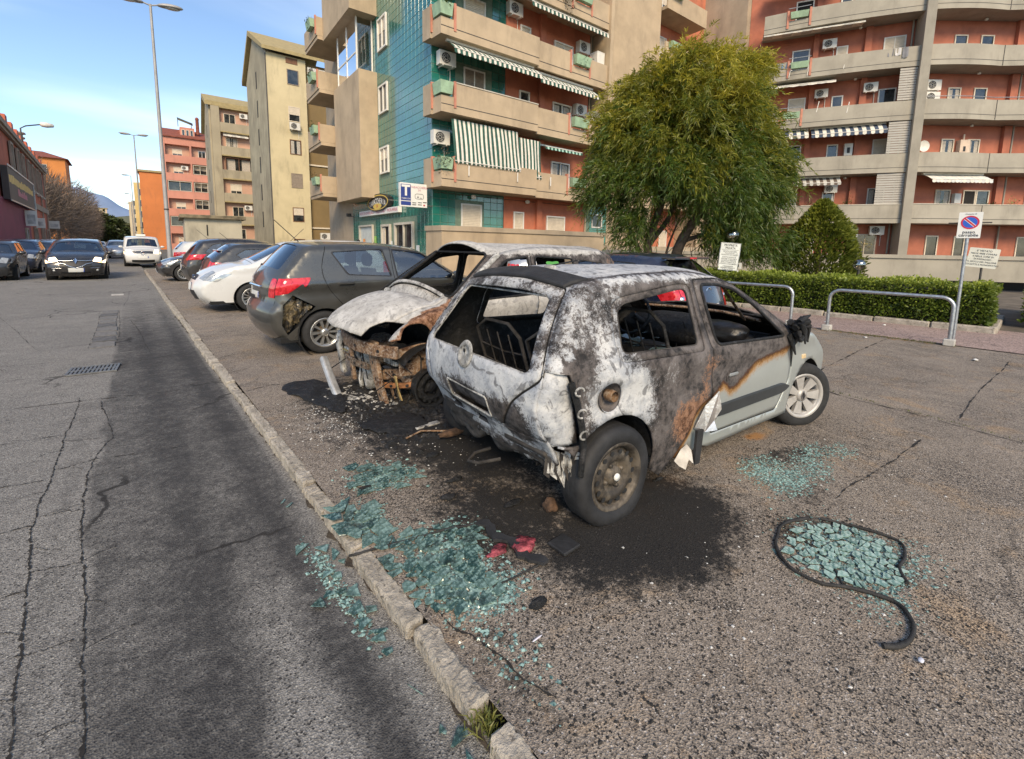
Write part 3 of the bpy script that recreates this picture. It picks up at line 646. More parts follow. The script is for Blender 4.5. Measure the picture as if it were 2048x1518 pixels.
for a in (1.3, 4.0, 6.1, 9.2): F.box(g, a, a+.05, 1.33, 1.36, 4.62, 5.05)
g.build('awning_strut', m_white, tb)
# cabinet on the first balcony, small white cupboards on the upper balconies
g = MB(); g.bbox((9.4, .35, 7.35), (10.1, .95, 8.95), .02); g.build('balcony_cupboard', m_white, tb); g = MB(); g.bbox((9.55, .3, 10.4), (10.12, .9, 12.05), .02); g.build('balcony_cupboard', m_ac, tb)
# ground floor
F.window(1.71, 2.87, 1.6, 3.55, 'shutter'); F2.window(4.78, 5.45, 1.4, 3.35, 'shutter', proud=.08); F2.window(7.02, 8.38, 1.4, 3.26, 'shutter', proud=.08); F.window(10.6, 11.5, 2.75, 3.55, 'pane')
for a in (2.3, 5.6): MB().lathe([(0, 0), (.1, .02), (.13, .1), (.09, .18), (0, .2)], 12, o=(a, 1.12, 3.78), ax='z').build('wall_lamp', m_white, tb)
pd = parapet(tb, [(-.11, 1.29), (0, 0), (10.3, 0)], -.15, 2.2, .14, m_beige, name='podium_wall'); parapet(pd, [(-.17, 1.29), (-.05, -.06), (10.35, -.06)], 2.203, 2.42, .24, m_beige2, name='podium_coping')
parapet(tb, [(10.31, .3), (17, .3), (24, -1.0)], -.15, 1.72, .14, m_beige2, name='podium_wall')
slab_poly(tb, 'podium_floor', [(0.1, .15), (10.2, .15), (10.2, 1.28), (0, 1.28)], 1.2, 1.3, m_beige2)
# side wall: windows
for z0, z1 in ((5.4, 6.8), (8.55, 10.0), (11.75, 13.35)): Lw.window(6.2, 7.42, z0, z1, 'half', frac=.45 if z0 != 8.55 else .0, fm=m_white, proud=.1, fr=.09)
# projecting bay, loggia and upper storeys at the far end of the side wall
slab_poly(tb, 'bay', [(-.8, 7.72), (.215, 7.72), (.215, 12.3), (-.8, 12.3)], 4.15, 10.85, m_beige)
slab_poly(tb, 'bay', [(-1.25, 7.62), (.215, 7.62), (.215, 12.6), (-1.25, 12.6)], 13.67, 19, m_beige)
g = MB()
for p in ((-.72, 8.25), (-.72, 9.9), (-.72, 11.6), (.12, 8.25)): g.box((p[0], p[1], 10.853), (p[0]+.08, p[1]+.08, 13.665))
g.box((-.72, 8.335, 11.85), (-.66, 11.6, 11.92)); lo = g.build('loggia_frame', m_white, tb)
g = MB(); g.quad((-.69, 8.3, 10.86), (-.69, 11.6, 10.86), (-.69, 11.6, 13.66), (-.69, 8.3, 13.66)); g.quad((-.65, 8.29, 10.86), (.13, 8.29, 10.86), (.13, 8.29, 13.66), (-.65, 8.29, 13.66)); g.build('pane', glass_mat('loggia glass', (.6, .64, .6), .12), lo)
for zb in (4.5, 7.6, 10.7, 13.75):
    s = slab_poly(tb, 'balcony', [(-1.55, 12.62), (.2, 12.62), (.2, 15.6), (-1.55, 15.6)], zb, zb+.2, m_beige)
    parapet(s, [(.1, 12.61), (-1.6, 12.61), (-1.6, 15.6)][::-1], zb+.203, zb+1.25, .1, m_beige)
    bw = Wall(s, 'u', -1.6); flower_box(bw, 12.9, 13.9, .03, zb+.75, zb+1.2); g = MB(); g.box((-1.66, 12.7, zb+.3), (-1.56, 12.82, zb+1.35)); g.build('post', m_post, s)
    bw.plant(13.4, .2, zb+1.2, .35, .35, 70, m_leafd if zb < 7 else m_leaf, .4, int(zb*10))
slab_poly(tb, 'rear_wing', [(.25, 12.52), (9, 12.52), (9, 18), (.25, 18)], -.15, 19, m_beige2)
# tobacconist
g = MB(); g.quad(Lw.p(8.8, .004, .2), Lw.p(11.0, .004, .2), Lw.p(11.0, .004, 2.6), Lw.p(8.8, .004, 2.6)); g.build('shop_blind', M('pale shop blind', (.52, .55, .52), .6, var=.1, sc=3), tb)
Lw.window(8.73, 11.1, .2, 2.72, 'none', proud=.12, fr=.1, fm=m_sil, name='shop_window')
o = Lw.window(6.1, 7.38, -.1, 2.67, 'dark', proud=.12, fr=.12, fm=m_sil, name='shop_door'); g = MB(); Lw.box(g, 6.9, 7.22, .01, .05, -.05, 2.5); g.build('door_leaf', m_cream, o)
o = Lw.window(3.2, 5.5, .1, 2.7, 'pane', proud=.12, fr=.12, fm=m_sil, name='shop_window')
for a, z, c in ((3.3, 1.0, (.6, .6, .55)), (8.3, 1.6, (.3, .5, .12)), (10.2, 1.45, (.75, .3, .08)), (2.6, 1.1, (.6, .62, .6)), (5.9, 1.3, (.6, .62, .6))):
    g = MB(); Lw.box(g, a, a+.35, .03, .04, z, z+.45); g.build('poster', M('poster', c, .6, var=.2, sc=6), tb)
m_black = M('sign black', (.012, .012, .014), .4, var=.1); m_gold = M('sign yellow', (.62, .45, .10), .5, var=.08); m_swhite = M('sign white', (.72, .71, .66), .45, var=.04, dirt=.1); m_red = M('sign red', (.42, .06, .07), .5, var=.1); m_navy = M('sign blue', (.025, .05, .22), .45, var=.08); m_mag = M('faded magenta print', (.48, .16, .22), .6, var=.1)
LM = lambda a, d, z: face_mtx(Lw.p(a, d, z), (0, -1, 0), (0, 0, 1))
def ell(mb, ca, cz, ra, rz, d0, d1, mi): mb.add([Lw.p(ca+ra*math.cos(6.283*i/40), d, cz+rz*math.sin(6.283*i/40)) for d in (d0, d1) for i in range(40)], [tuple(range(40)), tuple(range(40, 80))]+[(i, (i+1) % 40, 40+(i+1) % 40, 40+i) for i in range(40)], mi)
g = MB(); ell(g, 7.3, 3.86, 1.62, .47, .02, .3, 0); so = g.build('oval_sign', m_black, tb)
g = MB(); ell(g, 7.3, 3.86, 1.54, .41, .301, .306, 0); ell(g, 7.3, 3.86, 1.44, .36, .3065, .309, 1); ell(g, 7.3, 3.66, .62, .17, .3095, .314, 0); g.build('emblem', [m_gold, m_black], so)
for i, ch in enumerate('TABACCHERIA'):
    t = (i-5)/5; text_obj(ch, .42, m_swhite, parent=so, mtx=LM(7.3-t*1.12, .318, 3.93-.16*t*t), bold=.01, sx=.8)
text_obj('34', .24, m_red, parent=so, mtx=LM(7.3, .32, 3.66))
g = MB(); Lw.box(g, 4.64, 10.56, .02, .22, 3.22, 3.52); so = g.build('strip_sign', m_swhite, tb)
text_obj('ARTICOLI DA REGALO  •  PELLETTERIA  •  PROFUMERIA', .235, m_mag, parent=so, mtx=LM(7.6, .226, 3.37), sx=.98)
g = MB(); g.box((-1.42, 1.05, 3.2), (-.16, 1.2, 4.2)); so = g.build('projecting_sign', m_swhite, tb)
FM = lambda u, z, d=0: face_mtx((u, 1.046-d, z), (1, 0, 0), (0, 0, 1))
g = MB(); g.box((-1.385, 1.040, 3.46), (-.93, 1.0495, 4.14)); g.box((-1.385, 1.040, 3.26), (-.93, 1.0495, 3.42)); g.build('blue_panel', m_navy, so)
text_obj('T', .62, m_swhite, parent=so, mtx=FM(-1.157, 3.86, .012), bold=.03); text_obj('TABACCHI', .085, m_swhite, parent=so, mtx=FM(-1.157, 3.54, .012))
text_obj('TABACCHERIA\n34', .125, m_mag, parent=so, mtx=FM(-.53, 3.98, .002))
g = MB(); g.tube([(-.53+.2*math.copysign(abs(math.cos(6.283*i/24))**.5, math.cos(6.283*i/24)), 1.045, 3.66+.11*math.copysign(abs(math.sin(6.283*i/24))**.5, math.sin(6.283*i/24))) for i in range(24)], .008, 4, closed=True)
g.box((-.62, 1.042, 3.6), (-.57, 1.048, 3.66)); g.box((-.5, 1.042, 3.59), (-.42, 1.048, 3.61)); g.build('emblem', m_black, so)
g = MB()
for q in ((-.86, 3.36), (-.6, 3.38), (-.36, 3.4), (-.86, 3.28), (-.6, 3.29)): g.box((q[0], 1.044, q[1]), (q[0]+.18, 1.049, q[1]+.035))
g.box((-.34, 1.044, 3.26), (-.26, 1.049, 3.33), 1); g.build('small_print', [m_acd, m_red], so)
g = MB(); g.tube([(-.16, 1.1, 4.15), (.2, 1.28, 4.15)], .03, 6); g.tube([(-.16, 1.1, 3.3), (.2, 1.28, 3.3)], .03, 6); g.build('bracket', m_metal, so)
g = MB(); Lw.box(g, 12.0, 12.25, .25, .5, 3.3, 3.5); g.tube([Lw.p(12.1, 0, 3.3), Lw.p(12.1, .3, 3.35)], .02, 6); g.build('floodlight', m_acd, tb)

g = MB(); g.tube([(10.0, 1.22, 1.5), (10.0, 1.22, 15)], .045, 6); g.build('drainpipe', m_beige2, tb)
g = MB(); g.tube([(4.15, 1.25, 2.3), (4.15, 1.25, 4.0)], .012, 5); g.tube([(.3, 1.27, 3.95), (4.1, 1.27, 3.92), (9.9, 1.24, 3.9)], .012, 5); g.build('cable', m_pipe, tb)
# middle wing between the two blocks (behind the big tree)
mw = thing('apartment_wing', 'recessed beige and orange apartment wing mostly hidden behind the big feathery tree', 'building', (10.45, 16.85, 0), R_(-3.7))
Mw = Wall(mw, 'v', 2.4)
MB().box((16.22, 2.41, -.15), (24.5, 9, 20)).build('wall', m_orange, mw)
for k in range(5):
    zb = ZB[k]+.2; s = slab_poly(mw, 'balcony', [(16.3, .9), (20.6, .9), (20.6, 2.4), (16.3, 2.4)], zb, zb+.2, m_beige); parapet(s, [(16.25, .85), (20.65, .85)], zb-.02, zb+1.1, .1, m_beige)
    flower_box(Wall(s, 'v', .85), 16.5, 17.6, .02, zb+.75, zb+1.1); Mw.window(17.1, 18.4, zb+.2, zb+2.3, 'half'); Mw.window(19.2, 20.0, zb+.9, zb+2.2, 'pane')
slab_poly(mw, 'beige_wall', [(20.7, .6), (24.6, .6), (24.6, 2.4), (20.7, 2.4)], -.15, 12.5, m_beige); slab_poly(mw, 'roof_parapet', [(19.5, .2), (24.6, .2), (24.6, 2.4), (19.5, 2.4)], 12.9, 14.2, m_beige2)
slab_poly(mw, 'stair_tower', [(22.9, -.75), (27.5, -.75), (27.5, 5), (22.9, 5)], -.15, 21, m_beige2); g = MB(); g.box((23.0, -.78, 12.2), (23.9, -.755, 15.0)); g.build('teal_panel', m_tile, mw); g = MB(); g.box((23.95, -.78, 12.2), (24.7, -.755, 14.6)); g.build('window', m_pane, mw)
Mw.window(17.0, 17.9, .9, 2.9, 'shutter'); Mw.window(18.8, 19.7, .9, 2.9, 'shutter')

# ================================================================== GREY BALCONY APARTMENT BLOCK (right)
rb = thing('apartment_building', 'orange apartment block with long curved grey concrete balconies behind the hedge', 'building', (36.5, 5.5, 0), R_(-65))
m_conc = M('grey balcony concrete', (.345, .315, .255), .85, var=.12, sc=.7, bump=.12, bsc=30, dirt=.3)
m_or2 = M('brick orange render', (.40, .135, .08), .85, var=.16, sc=1.1, bump=.1, bsc=40, dirt=.22)
m_slat = M('louvre panel', (.40, .375, .33), .6, var=.06, sc=3)
RZ = [3.38+SH*k for k in range(5)]
A1 = Wall(rb, 'v', 1.3)
MB().box((-9.4, 1.31, -.2), (.0, 9, 21)).build('wall', m_or2, rb)
def curved(u0, u1, bow, n=10, v=0): return [(u0+(u1-u0)*i/n, v-bow*(1-(2*i/n-1)**2)) for i in range(n+1)]
class Sub(Wall): pass
for k, zb in enumerate(RZ):
    top = zb+1.12; cv = curved(-8.6, -.32, .25)
    s = slab_poly(rb, 'balcony', [(p[0], p[1]+.02) for p in cv]+[(-.32, 1.3), (-8.6, 1.3)], zb+.004, zb+.2, m_conc)
    cut = -7.35+.45*0; i0 = [i for i, p in enumerate(cv) if p[0] < -6.95][-1]; 
    gap0, gap1 = -7.3+.25*(k % 2), -6.1+.25*(k % 2)
    def along(a, b): q = [p for p in curved(-8.6, -.32, .25, 40) if a < p[0] < b]; f = lambda x: -.25*(1-(2*(x+8.6)/8.28-1)**2); return [(a, f(a))]+q+[(b, f(b))]
    if k >= 2:
        parapet(s, along(-8.6, gap0), zb, top, .1, m_conc); parapet(s, along(gap0+.001, gap1-.001), zb+.002, zb+.55, .1, m_conc); parapet(s, along(gap1, -.33), zb, top, .1, m_conc)
        g = MB(); q0, q1 = along(gap0, gap1)[0], along(gap0, gap1)[-1]
        for q in (q0, q1): g.box((q[0]-.06, q[1]-.05, zb+.1), (q[0]+.06, q[1]+.12, top+.05))
        g.build('post', m_post, s); MB().tube([(*q0, top+.18), (*q1, top+.18)], .022, 6).build('handrail', m_metal, s)
        flower_box(Wall(s, 'v', q0[1]), gap0+.1, gap1-.1, -.02, zb+.62, zb+.98, mat=m_flower)
    else: parapet(s, along(-8.6, -.33), zb, top, .1, m_conc, cap=m_sil if k == 0 else None)
    g = MB(); q = along(-8.6, -.33)
    for a, b in zip(q[:-1], q[1:]): g.quad((a[0], a[1]-.006, zb+.27), (b[0], b[1]-.006, zb+.27), (b[0], b[1]-.006, zb+.3), (a[0], a[1]-.006, zb+.3))
    g.build('drip_line', m_pipe, s)
    f = zb+.2
    g = MB(); A1.box(g, -5.6, -5.3, .0, .22, f, zb+SH-.01); A1.box(g, -2.85, -2.5, .0, .22, f, zb+SH-.01); g.build('pilaster', m_or2, rb)
    A1.window(-6.75, -5.75, f+.05, zb+2.25, ['half', 'pane', 'shutter', 'pane', 'dark'][k], fm=m_white)
    A1.window(-4.3, -3.68, f+.1, zb+2.15, ['pane', 'pane', 'pane', 'shutter', 'pane'][k]); A1.window(-1.85, -.95 if k != 3 else -.75, f+.05, zb+2.3, ['curtain', 'shutter', 'pane', 'half', 'pane'][k], frac=.35)
    MB().lathe([(0, 0), (.07, .02), (.09, .08), (.06, .14), (0, .15)], 10, o=(-3.2, .9, zb+SH-.17), ax='z').build('ceiling_lamp', m_white, rb)
for k in (0, 1, 2):                      # slatted screens closing the right end of the balconies: every louvre a part
    z0 = RZ[k]+(1.16 if k != 2 else 1.18); z1 = RZ[k]+SH-.02; n = 13
    for i in range(n):
        h = (z1-z0)/n; q0, q1 = (-1.75 if k == 0 else -1.45 if k == 1 else -1.2), -.36
        g = MB(); g.add([(q0, -.03, z0+i*h), (q1, .05, z0+i*h), (q1, .05, z0+i*h+h*.8), (q0, -.03, z0+i*h+h*.8), (q0, .015, z0+i*h+h*.1), (q1, .095, z0+i*h+h*.1), (q1, .095, z0+i*h+h*.9), (q0, .015, z0+i*h+h*.9)], [(0,1,2,3),(4,7,6,5),(3,2,6,7),(0,4,5,1),(0,3,7,4),(1,5,6,2)]); g.build('louvre', m_slat, rb)
A1.ac(-4.75, RZ[3]+2.0, .75, .55); A1.ac(-4.95, RZ[2]+2.05, .72, .52); A1.ac(-2.35, RZ[2]+2.1, .72, .55); A1.ac(-3.9, RZ[0]+2.05, .7, .5); A1.ac(-2.6, 2.55, .8, .6); A1.ac(-1.2, 2.7, .75, .55)
for k, a in ((1, -3.15), ): g = MB(); A1.box(g, a-.22, a+.22, .02, .3, RZ[k]+1.35, RZ[k]+2.1); A1.box(g, a-.08, a+.08, .31, .315, RZ[k]+1.5, RZ[k]+1.85, 1); g.build('boiler', [m_ac, m_acd], rb)
W2 = [m_aw_b, m_aw_w]
A1.awning(-6.9, -5.6, RZ[1]+SH-.06, 1.0, 1.62, .46, W2, .2, .2); A1.awning(-5.45, -1.55, RZ[1]+SH-.06, 1.0, 1.62, .46, W2, .2, .22); A1.awning(-6.2, -3.6, RZ[0]+SH-.1, .9, 1.55, .4, [M('awning brown', (.12, .09, .07), .8), m_aw_p], .18, .16)
A1.awning(-8.4, -4.4, RZ[2]+SH-.05, .5, 1.5, .3, [m_aw_p, m_aw_w], .5, .12); A1.awning(-8.6, -3.2, RZ[3]+SH-.04, .6, 1.5, .12, [m_aw_p, m_aw_w], .5, .06); A1.awning(-8.4, -4.2, RZ[4]+SH-.1, .5, 1.5, .2, [m_aw_p, m_aw_w], .5, .1)
A1.plant(-3.0, .7, RZ[0]+1.2, .35, .55, 120, m_leaf, .3, 31); A1.plant(-5.0, .9, RZ[0]+1.15, .8, .25, 120, m_leaf, 0, 32); A1.plant(-1.8, .6, 1.9, .5, .5, 90, M('yellowish leaf', (.3, .25, .07), .7), .2, 33)
A1.window(-2.3, -1.1, .9, 2.75, 'pane', fm=m_cream); A1.window(-5.6, -4.5, .9, 2.75, 'shutter')
g = MB()
for k, (a, zz) in enumerate([(-6.9, 13.2), (-5.9, 13.2), (-4.0, 13.35), (-5.2, 10.9), (-3.6, 10.7)]): g.tube([(a, -.2, zz+.1), (a-.1, -.24, zz-.55)], .025, 6)
g.build('awning_strut', m_white, rb)
slab_poly(rb, 'pier', [(-.34, -.25), (.1, -.3), (.1, 1.5), (-.34, 1.5)], -.2, 19.5, m_conc)
# second half of the block, turned away
a24 = R_(24); ca, sa = math.cos(a24), math.sin(a24)
rb2 = thing('apartment_building', 'right hand half of the grey balcony block above the no parking sign', 'building', (36.5, 5.5, 0), R_(-41))
A2 = Wall(rb2, 'v', 1.3)
MB().box((.12, 1.31, -.2), (13, 9, 21)).build('wall', m_or2, rb2)
for k, zb in enumerate(RZ):
    top = zb+1.14; bow = lambda u: .35*math.sin(min(1, max(0, u/4.4))*math.pi)*.5+.25*(u > 4.4)*math.sin((u-4.4)/8*math.pi)
    q = [(.13+i*.3, -bow(.13+i*.3)) for i in range(41)]
    s = slab_poly(rb2, 'balcony', [(p[0], p[1]+.02) for p in q]+[(q[-1][0], 1.3), (.13, 1.3)], zb+.004, zb+.2, m_conc); parapet(s, q, zb, top, .1, m_conc, cap=m_sil if k == 0 else None)
    g = MB()
    for a, b in zip(q[:-1], q[1:]): g.quad((a[0], a[1]-.006, zb+.27), (b[0], b[1]-.006, zb+.27), (b[0], b[1]-.006, zb+.3), (a[0], a[1]-.006, zb+.3))
    g.box((4.4, -.03, zb+.02), (4.43, .0, top)); g.build('drip_line', m_pipe, s)
    if k == 2: MB().tube([(p[0], p[1]+.05, top+.16) for p in q], .022, 6).build('handrail', m_metal, s)
    f = zb+.2
    if k != 0:
        A2.window(2.6, 3.4, f+.05, zb+2.25, ['', 'curtain', 'curtain', 'pane', 'pane'][k], fm=m_cream); A2.window(4.2, 5.0, f+.05, zb+2.25, ['', 'curtain', 'pane', 'pane', 'pane'][k], fm=m_cream)
    else: A2.window(2.65, 3.6, f+.05, zb+2.2, 'curtain', fm=m_cream); A2.window(4.4, 5.2, f+.05, zb+2.2, 'dark', fm=m_cream); A2.window(5.22, 6.05, f+.05, zb+2.2, 'pane', fm=m_cream)
    A2.window(8.3, 9.3, f+.05, zb+2.2, 'pane', fm=m_cream)
    g = MB(); A2.box(g, 6.0+.25, 6.7, .0, .22, f, zb+SH-.01); g.build('pilaster', m_or2, rb2); MB().lathe([(0, 0), (.07, .02), (.09, .08), (.06, .14), (0, .15)], 10, o=(4.0, .9, zb+SH-.17), ax='z').build('ceiling_lamp', m_white, rb2)
A2.ac(1.35, RZ[2]+1.95, .9, .6); A2.ac(1.35, RZ[2]+1.25, .9, .6)
g = MB(); A2.box(g, 3.55, 4.15, .02, .3, RZ[1]+1.1, RZ[1]+2.15); A2.box(g, 3.75, 3.9, .301, .306, RZ[1]+1.45, RZ[1]+1.75, 1); g.tube([A2.p(3.85, .15, RZ[1]+2.1), A2.p(3.85, .15, RZ[1]+2.5)], .05, 8); g.build('boiler', [M('pinkish enamel', (.6, .47, .36), .5), m_acd], rb2)
g = MB(); A2.box(g, 3.7, 4.1, .02, .25, RZ[0]+1.35, RZ[0]+1.95); g.build('boiler', m_ac, rb2)
A2.awning(.9, 4.5, RZ[0]+SH-.1, .95, 1.65, .36, [m_aw_w, M('awning pale grey', (.55, .56, .53), .8)], .22, .2)
A2.window(2.4, 3.2, .8, 2.7, 'pane', fm=m_cream); A2.window(4.2, 4.9, .8, 2.7, 'pane', fm=m_cream); A2.window(8.2, 9.2, .8, 2.7, 'pane', fm=m_cream)
A2.plant(6.6, .9, RZ[0]+1.15, .25, .5, 90, M('variegated leaf', (.3, .33, .12), .7), 0, 35); A2.plant(5.4, .9, RZ[0]+1.15, .4, .2, 60, m_leaf, 0, 36); A2.plant(2.3, .9, RZ[0]+1.15, .3, .2, 50, m_leaf, 0, 37)
cl_ = random.Random(8); cols = [M('washed blue cloth', (.12, .2, .34), .9, var=.2), M('white cloth', (.62, .6, .58), .9, var=.1), M('faded red cloth', (.4, .12, .1), .9, var=.2), M('grey cloth', (.2, .2, .21), .9, var=.2)]
for wl_, a0, zz in ((A1, -7.9, RZ[3]+.75), (A1, -2.4, RZ[3]+.8), (A2, 7.4, RZ[1]+.8), (A2, 9.6, RZ[2]+.8), (A1, -4.3, RZ[4]+.85)):
    MB().tube([wl_.p(a0, 1.42, zz+.3), wl_.p(a0+1.5, 1.42, zz+.3)], .008, 5).build('clothes_line', m_metal, wl_.root)
    for i in range(4):
        g = MB(); x = a0+.1+i*.36; h = cl_.uniform(.28, .6); g.add([wl_.p(x+q*.07, 1.42+.03*math.sin(q*1.7+i)+r*.03, zz+.3-h*r*(1+.06*math.sin(q))) for r in (0, .5, 1) for q in range(5)], [(r*5+q, r*5+q+1, r*5+q+6, r*5+q+5) for r in range(2) for q in range(4)], 0, True); g.build('laundry', cols[cl_.randrange(4)], wl_.root)
for wl_, a in ((A1, -.5), (A2, 6.9), (A2, .35)): MB().tube([wl_.p(a, .1, 1.5), wl_.p(a, .1, 18)], .05, 6).build('drainpipe', m_conc, wl_.root)
for wl_, a, zz in ((A1, -3.3, RZ[4]+1.6), (A2, 7.6, RZ[3]+1.9), (A2, 1.2, RZ[1]+1.7)):
    g = MB(); g.lathe([(0, .0), (.2, .03), (.34, .1)], 16, ax='y'); q = MB(); q.add([wl_.p(a+p[0], .35+p[1], zz+p[2]) for p in g.v], g.f, 0, True); d_ = q.build('satellite_dish', m_ac, wl_.root); MB().tube([wl_.p(a, .0, zz-.1), wl_.p(a, .35, zz)], .02, 5).build('bracket', m_pipe, d_)
# terrace wall in front of the block
tr = thing('terrace_wall', 'long beige grey terrace wall with a dark gap below, behind the hedge', 'wall')
q = smooth_line([(18.6, 14.6), (21.5, 11.5), (23.4, 8.2), (25, 5.2), (26.5, 2.4), (28.5, -.8), (31, -5)], 24)
parapet(tr, [tuple(p) for p in q], .42, 1.32, .18, m_conc, name='parapet'); parapet(tr, [tuple(p+np.array([-.05, -.05])) for p in q], 1.325, 1.48, .28, m_conc, name='coping')
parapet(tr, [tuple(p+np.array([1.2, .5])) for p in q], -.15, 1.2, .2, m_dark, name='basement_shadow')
# ================================================================== FAR RIGHT ROW
m_tow = M('cream tower render', (.56, .475, .29), .88, var=.1, sc=.35, bump=.1, bsc=20, dirt=.3); m_tow_shade = M('shaded cream render', (.37, .325, .22), .88, var=.2, sc=.5, dirt=.35); m_brn = M('olive brown render', (.21, .145, .062), .88, var=.1, sc=.5, dirt=.2); m_roofe = M('eave concrete', (.34, .27, .13), .85, var=.15)
tw_ = thing('apartment_tower', 'tall cream stair tower with a steep gable and small windows', 'building', (0, 48, 0), R_(-3.7)); W = Wall(tw_, 'v', 0.); Wl = Wall(tw_, 'u', 11.0)
gp = [(0, -.2), (0, 18.7), (7.4, 22.2), (12.6, 19.4), (12.6, -.2)]
MB().prism(gp, 11.0, 14.3, ax='x').build('wall', m_tow, tw_)
MB().prism([(0, -.2), (0, 18.7), (7.4, 22.1), (12.6, 19.3), (12.6, -.2)], 10.975, 10.999, ax='x').build('side_wall', m_tow_shade, tw_)  # thin skin on this face: the cream render with its shade painted into the colour
MB().prism([(-.5, 18.75), (-.5, 19.05), (7.4, 22.9), (13.3, 19.6), (13.3, 19.1), (7.4, 22.4)], 10.6, 17.5, ax='x').build('roof', m_roofe, tw_)
for i, z in enumerate((17.0, 13.7, 10.7, 7.6, 4.4, 1.4)): W.window(12.65, 13.65, z-.75, z+.6, ['pane', 'half', 'curtain', 'shutter', 'half', 'pane'][i], fr=.06, fm=[m_greyshut, m_cream, m_wood, m_greyshut, m_wood, m_wood][i], sh=m_cream if i != 3 else m_greyshut, frac=.55)
g = MB(); W.box(g, 12.6, 13.6, .0, .04, 18.1, 18.6); g.build('vent', m_wood, tw_); W.ac(13.1, 12.15, .9, .65)
for i in range(6):
    z = 3.2+i*2.75; g = MB(); g.box((10.955, 5.6, z), (10.974, 6.1, z+1.6)); g.build('slit_window', m_dark, tw_)
g = MB(); g.tube([(10.95, .12, 0), (10.95, .12, 18.6)], .06, 6); g.build('drainpipe', m_pipe, tw_)
bb = thing('apartment_building', 'olive brown apartment block with thin white floor bands beside the cream tower', 'building', (0, 48, 0), R_(-3.7)); Bw = Wall(bb, 'v', .5)
MB().box((14.32, .5, -.2), (21, 13, 18.6)).build('wall', m_brn, bb)
for z in (3.05, 6.1, 9.15, 12.2, 15.25): g = MB(); Bw.box(g, 14.32, 21, .003, .12, z, z+.14); g.build('floor_band', m_cream, bb)
for k in range(6):
    z = 1.0+3.05*k
    Bw.window(16.9, 18.4, z+(0 if k else -.2), z+1.6, ['half', 'pane', 'pane', 'pane', 'half', 'pane'][k], fm=m_cream); Bw.window(19, 20, z, z+1.6, 'shutter')
Bw.ac(15.6, 2.0, .9, .65); Bw.ac(15.6, 1.2, .9, .65); Bw.ac(14.9, 17.6, .8, .6); Bw.ac(15.9, 17.6, .8, .6)
def far_block(name, label, loc, u0, u1, h, mat, roof, depth, lod): 
    t = thing(name, label, 'building', loc, R_(-3.7)); MB().box((u0, 0, -.2), (u1, depth, h)).build('wall', mat, t); return t
# beige block with loggias
m_be3 = M('grey beige concrete', (.36, .31, .215), .88, var=.12, sc=.3, dirt=.35); m_salm = M('salmon loggia', (.5, .3, .21), .85, var=.12, sc=.4)
bt = thing('apartment_building', 'grey beige apartment block with salmon loggias and a sloped roof edge', 'building', (0, 71, 0), R_(-3.7)); Bf = Wall(bt, 'v', 0)
MB().prism([(0, -.2), (0, 18.9), (4.5, 20.6), (9, 17), (9, -.2)], 9.6, 16.5, ax='x').build('wall', m_salm, bt)
MB().prism([(-.04, -.2), (-.04, 18.9), (4.5, 20.6), (9, 17), (9, -.2)], 9.4, 9.59, ax='x').build('side_wall', m_be3, bt)
MB().prism([(-.6, 18.7), (-.6, 19.2), (4.5, 21.2), (9.4, 17.4), (9.4, 16.9), (4.5, 20.7)], 9.0, 17, ax='x').build('roof', m_roofe, bt)
g = MB(); Bf.box(g, 9.6, 10.5, .0, .6, -.2, 18.68); g.build('corner_wall', m_be3, bt)
for k in range(6):
    zt = 18.55-2.94*k
    g = MB(); Bf.box(g, 10.52, 16.5, .0, .6, zt-2.94+.05, zt-1.75); g.build('parapet', m_be3, bt); g = MB(); Bf.box(g, 10.52, 16.5, .0, .66, zt-.02, zt+.12); g.build('floor_band', m_roofe, bt)
    if k == 2: Bf.window(10.9, 13.9, zt-1.8, zt-.15, 'curtain', fm=m_wood, proud=.4, two=True)
    else: Bf.window(11.0+.1*k, 12.3+.1*k, zt-2.3, zt-.5, ['pane', 'curtain', 'pane', 'half', 'pane', 'pane'][k], fm=m_cream, proud=.04)
    if k in (0, 4): Bf.ac(13.2, zt-.9, .9, .6)
    if k == 1: Bf.awning(10.8, 13.6, zt-.1, .1, .8, .3, [m_aw_p, m_aw_w], .4, .12)
for i in range(5): g = MB(); g.box((9.38, 4.4, 4+i*2.9), (9.399, 4.8, 5.6+i*2.9)); g.build('slit_window', m_dark, bt)
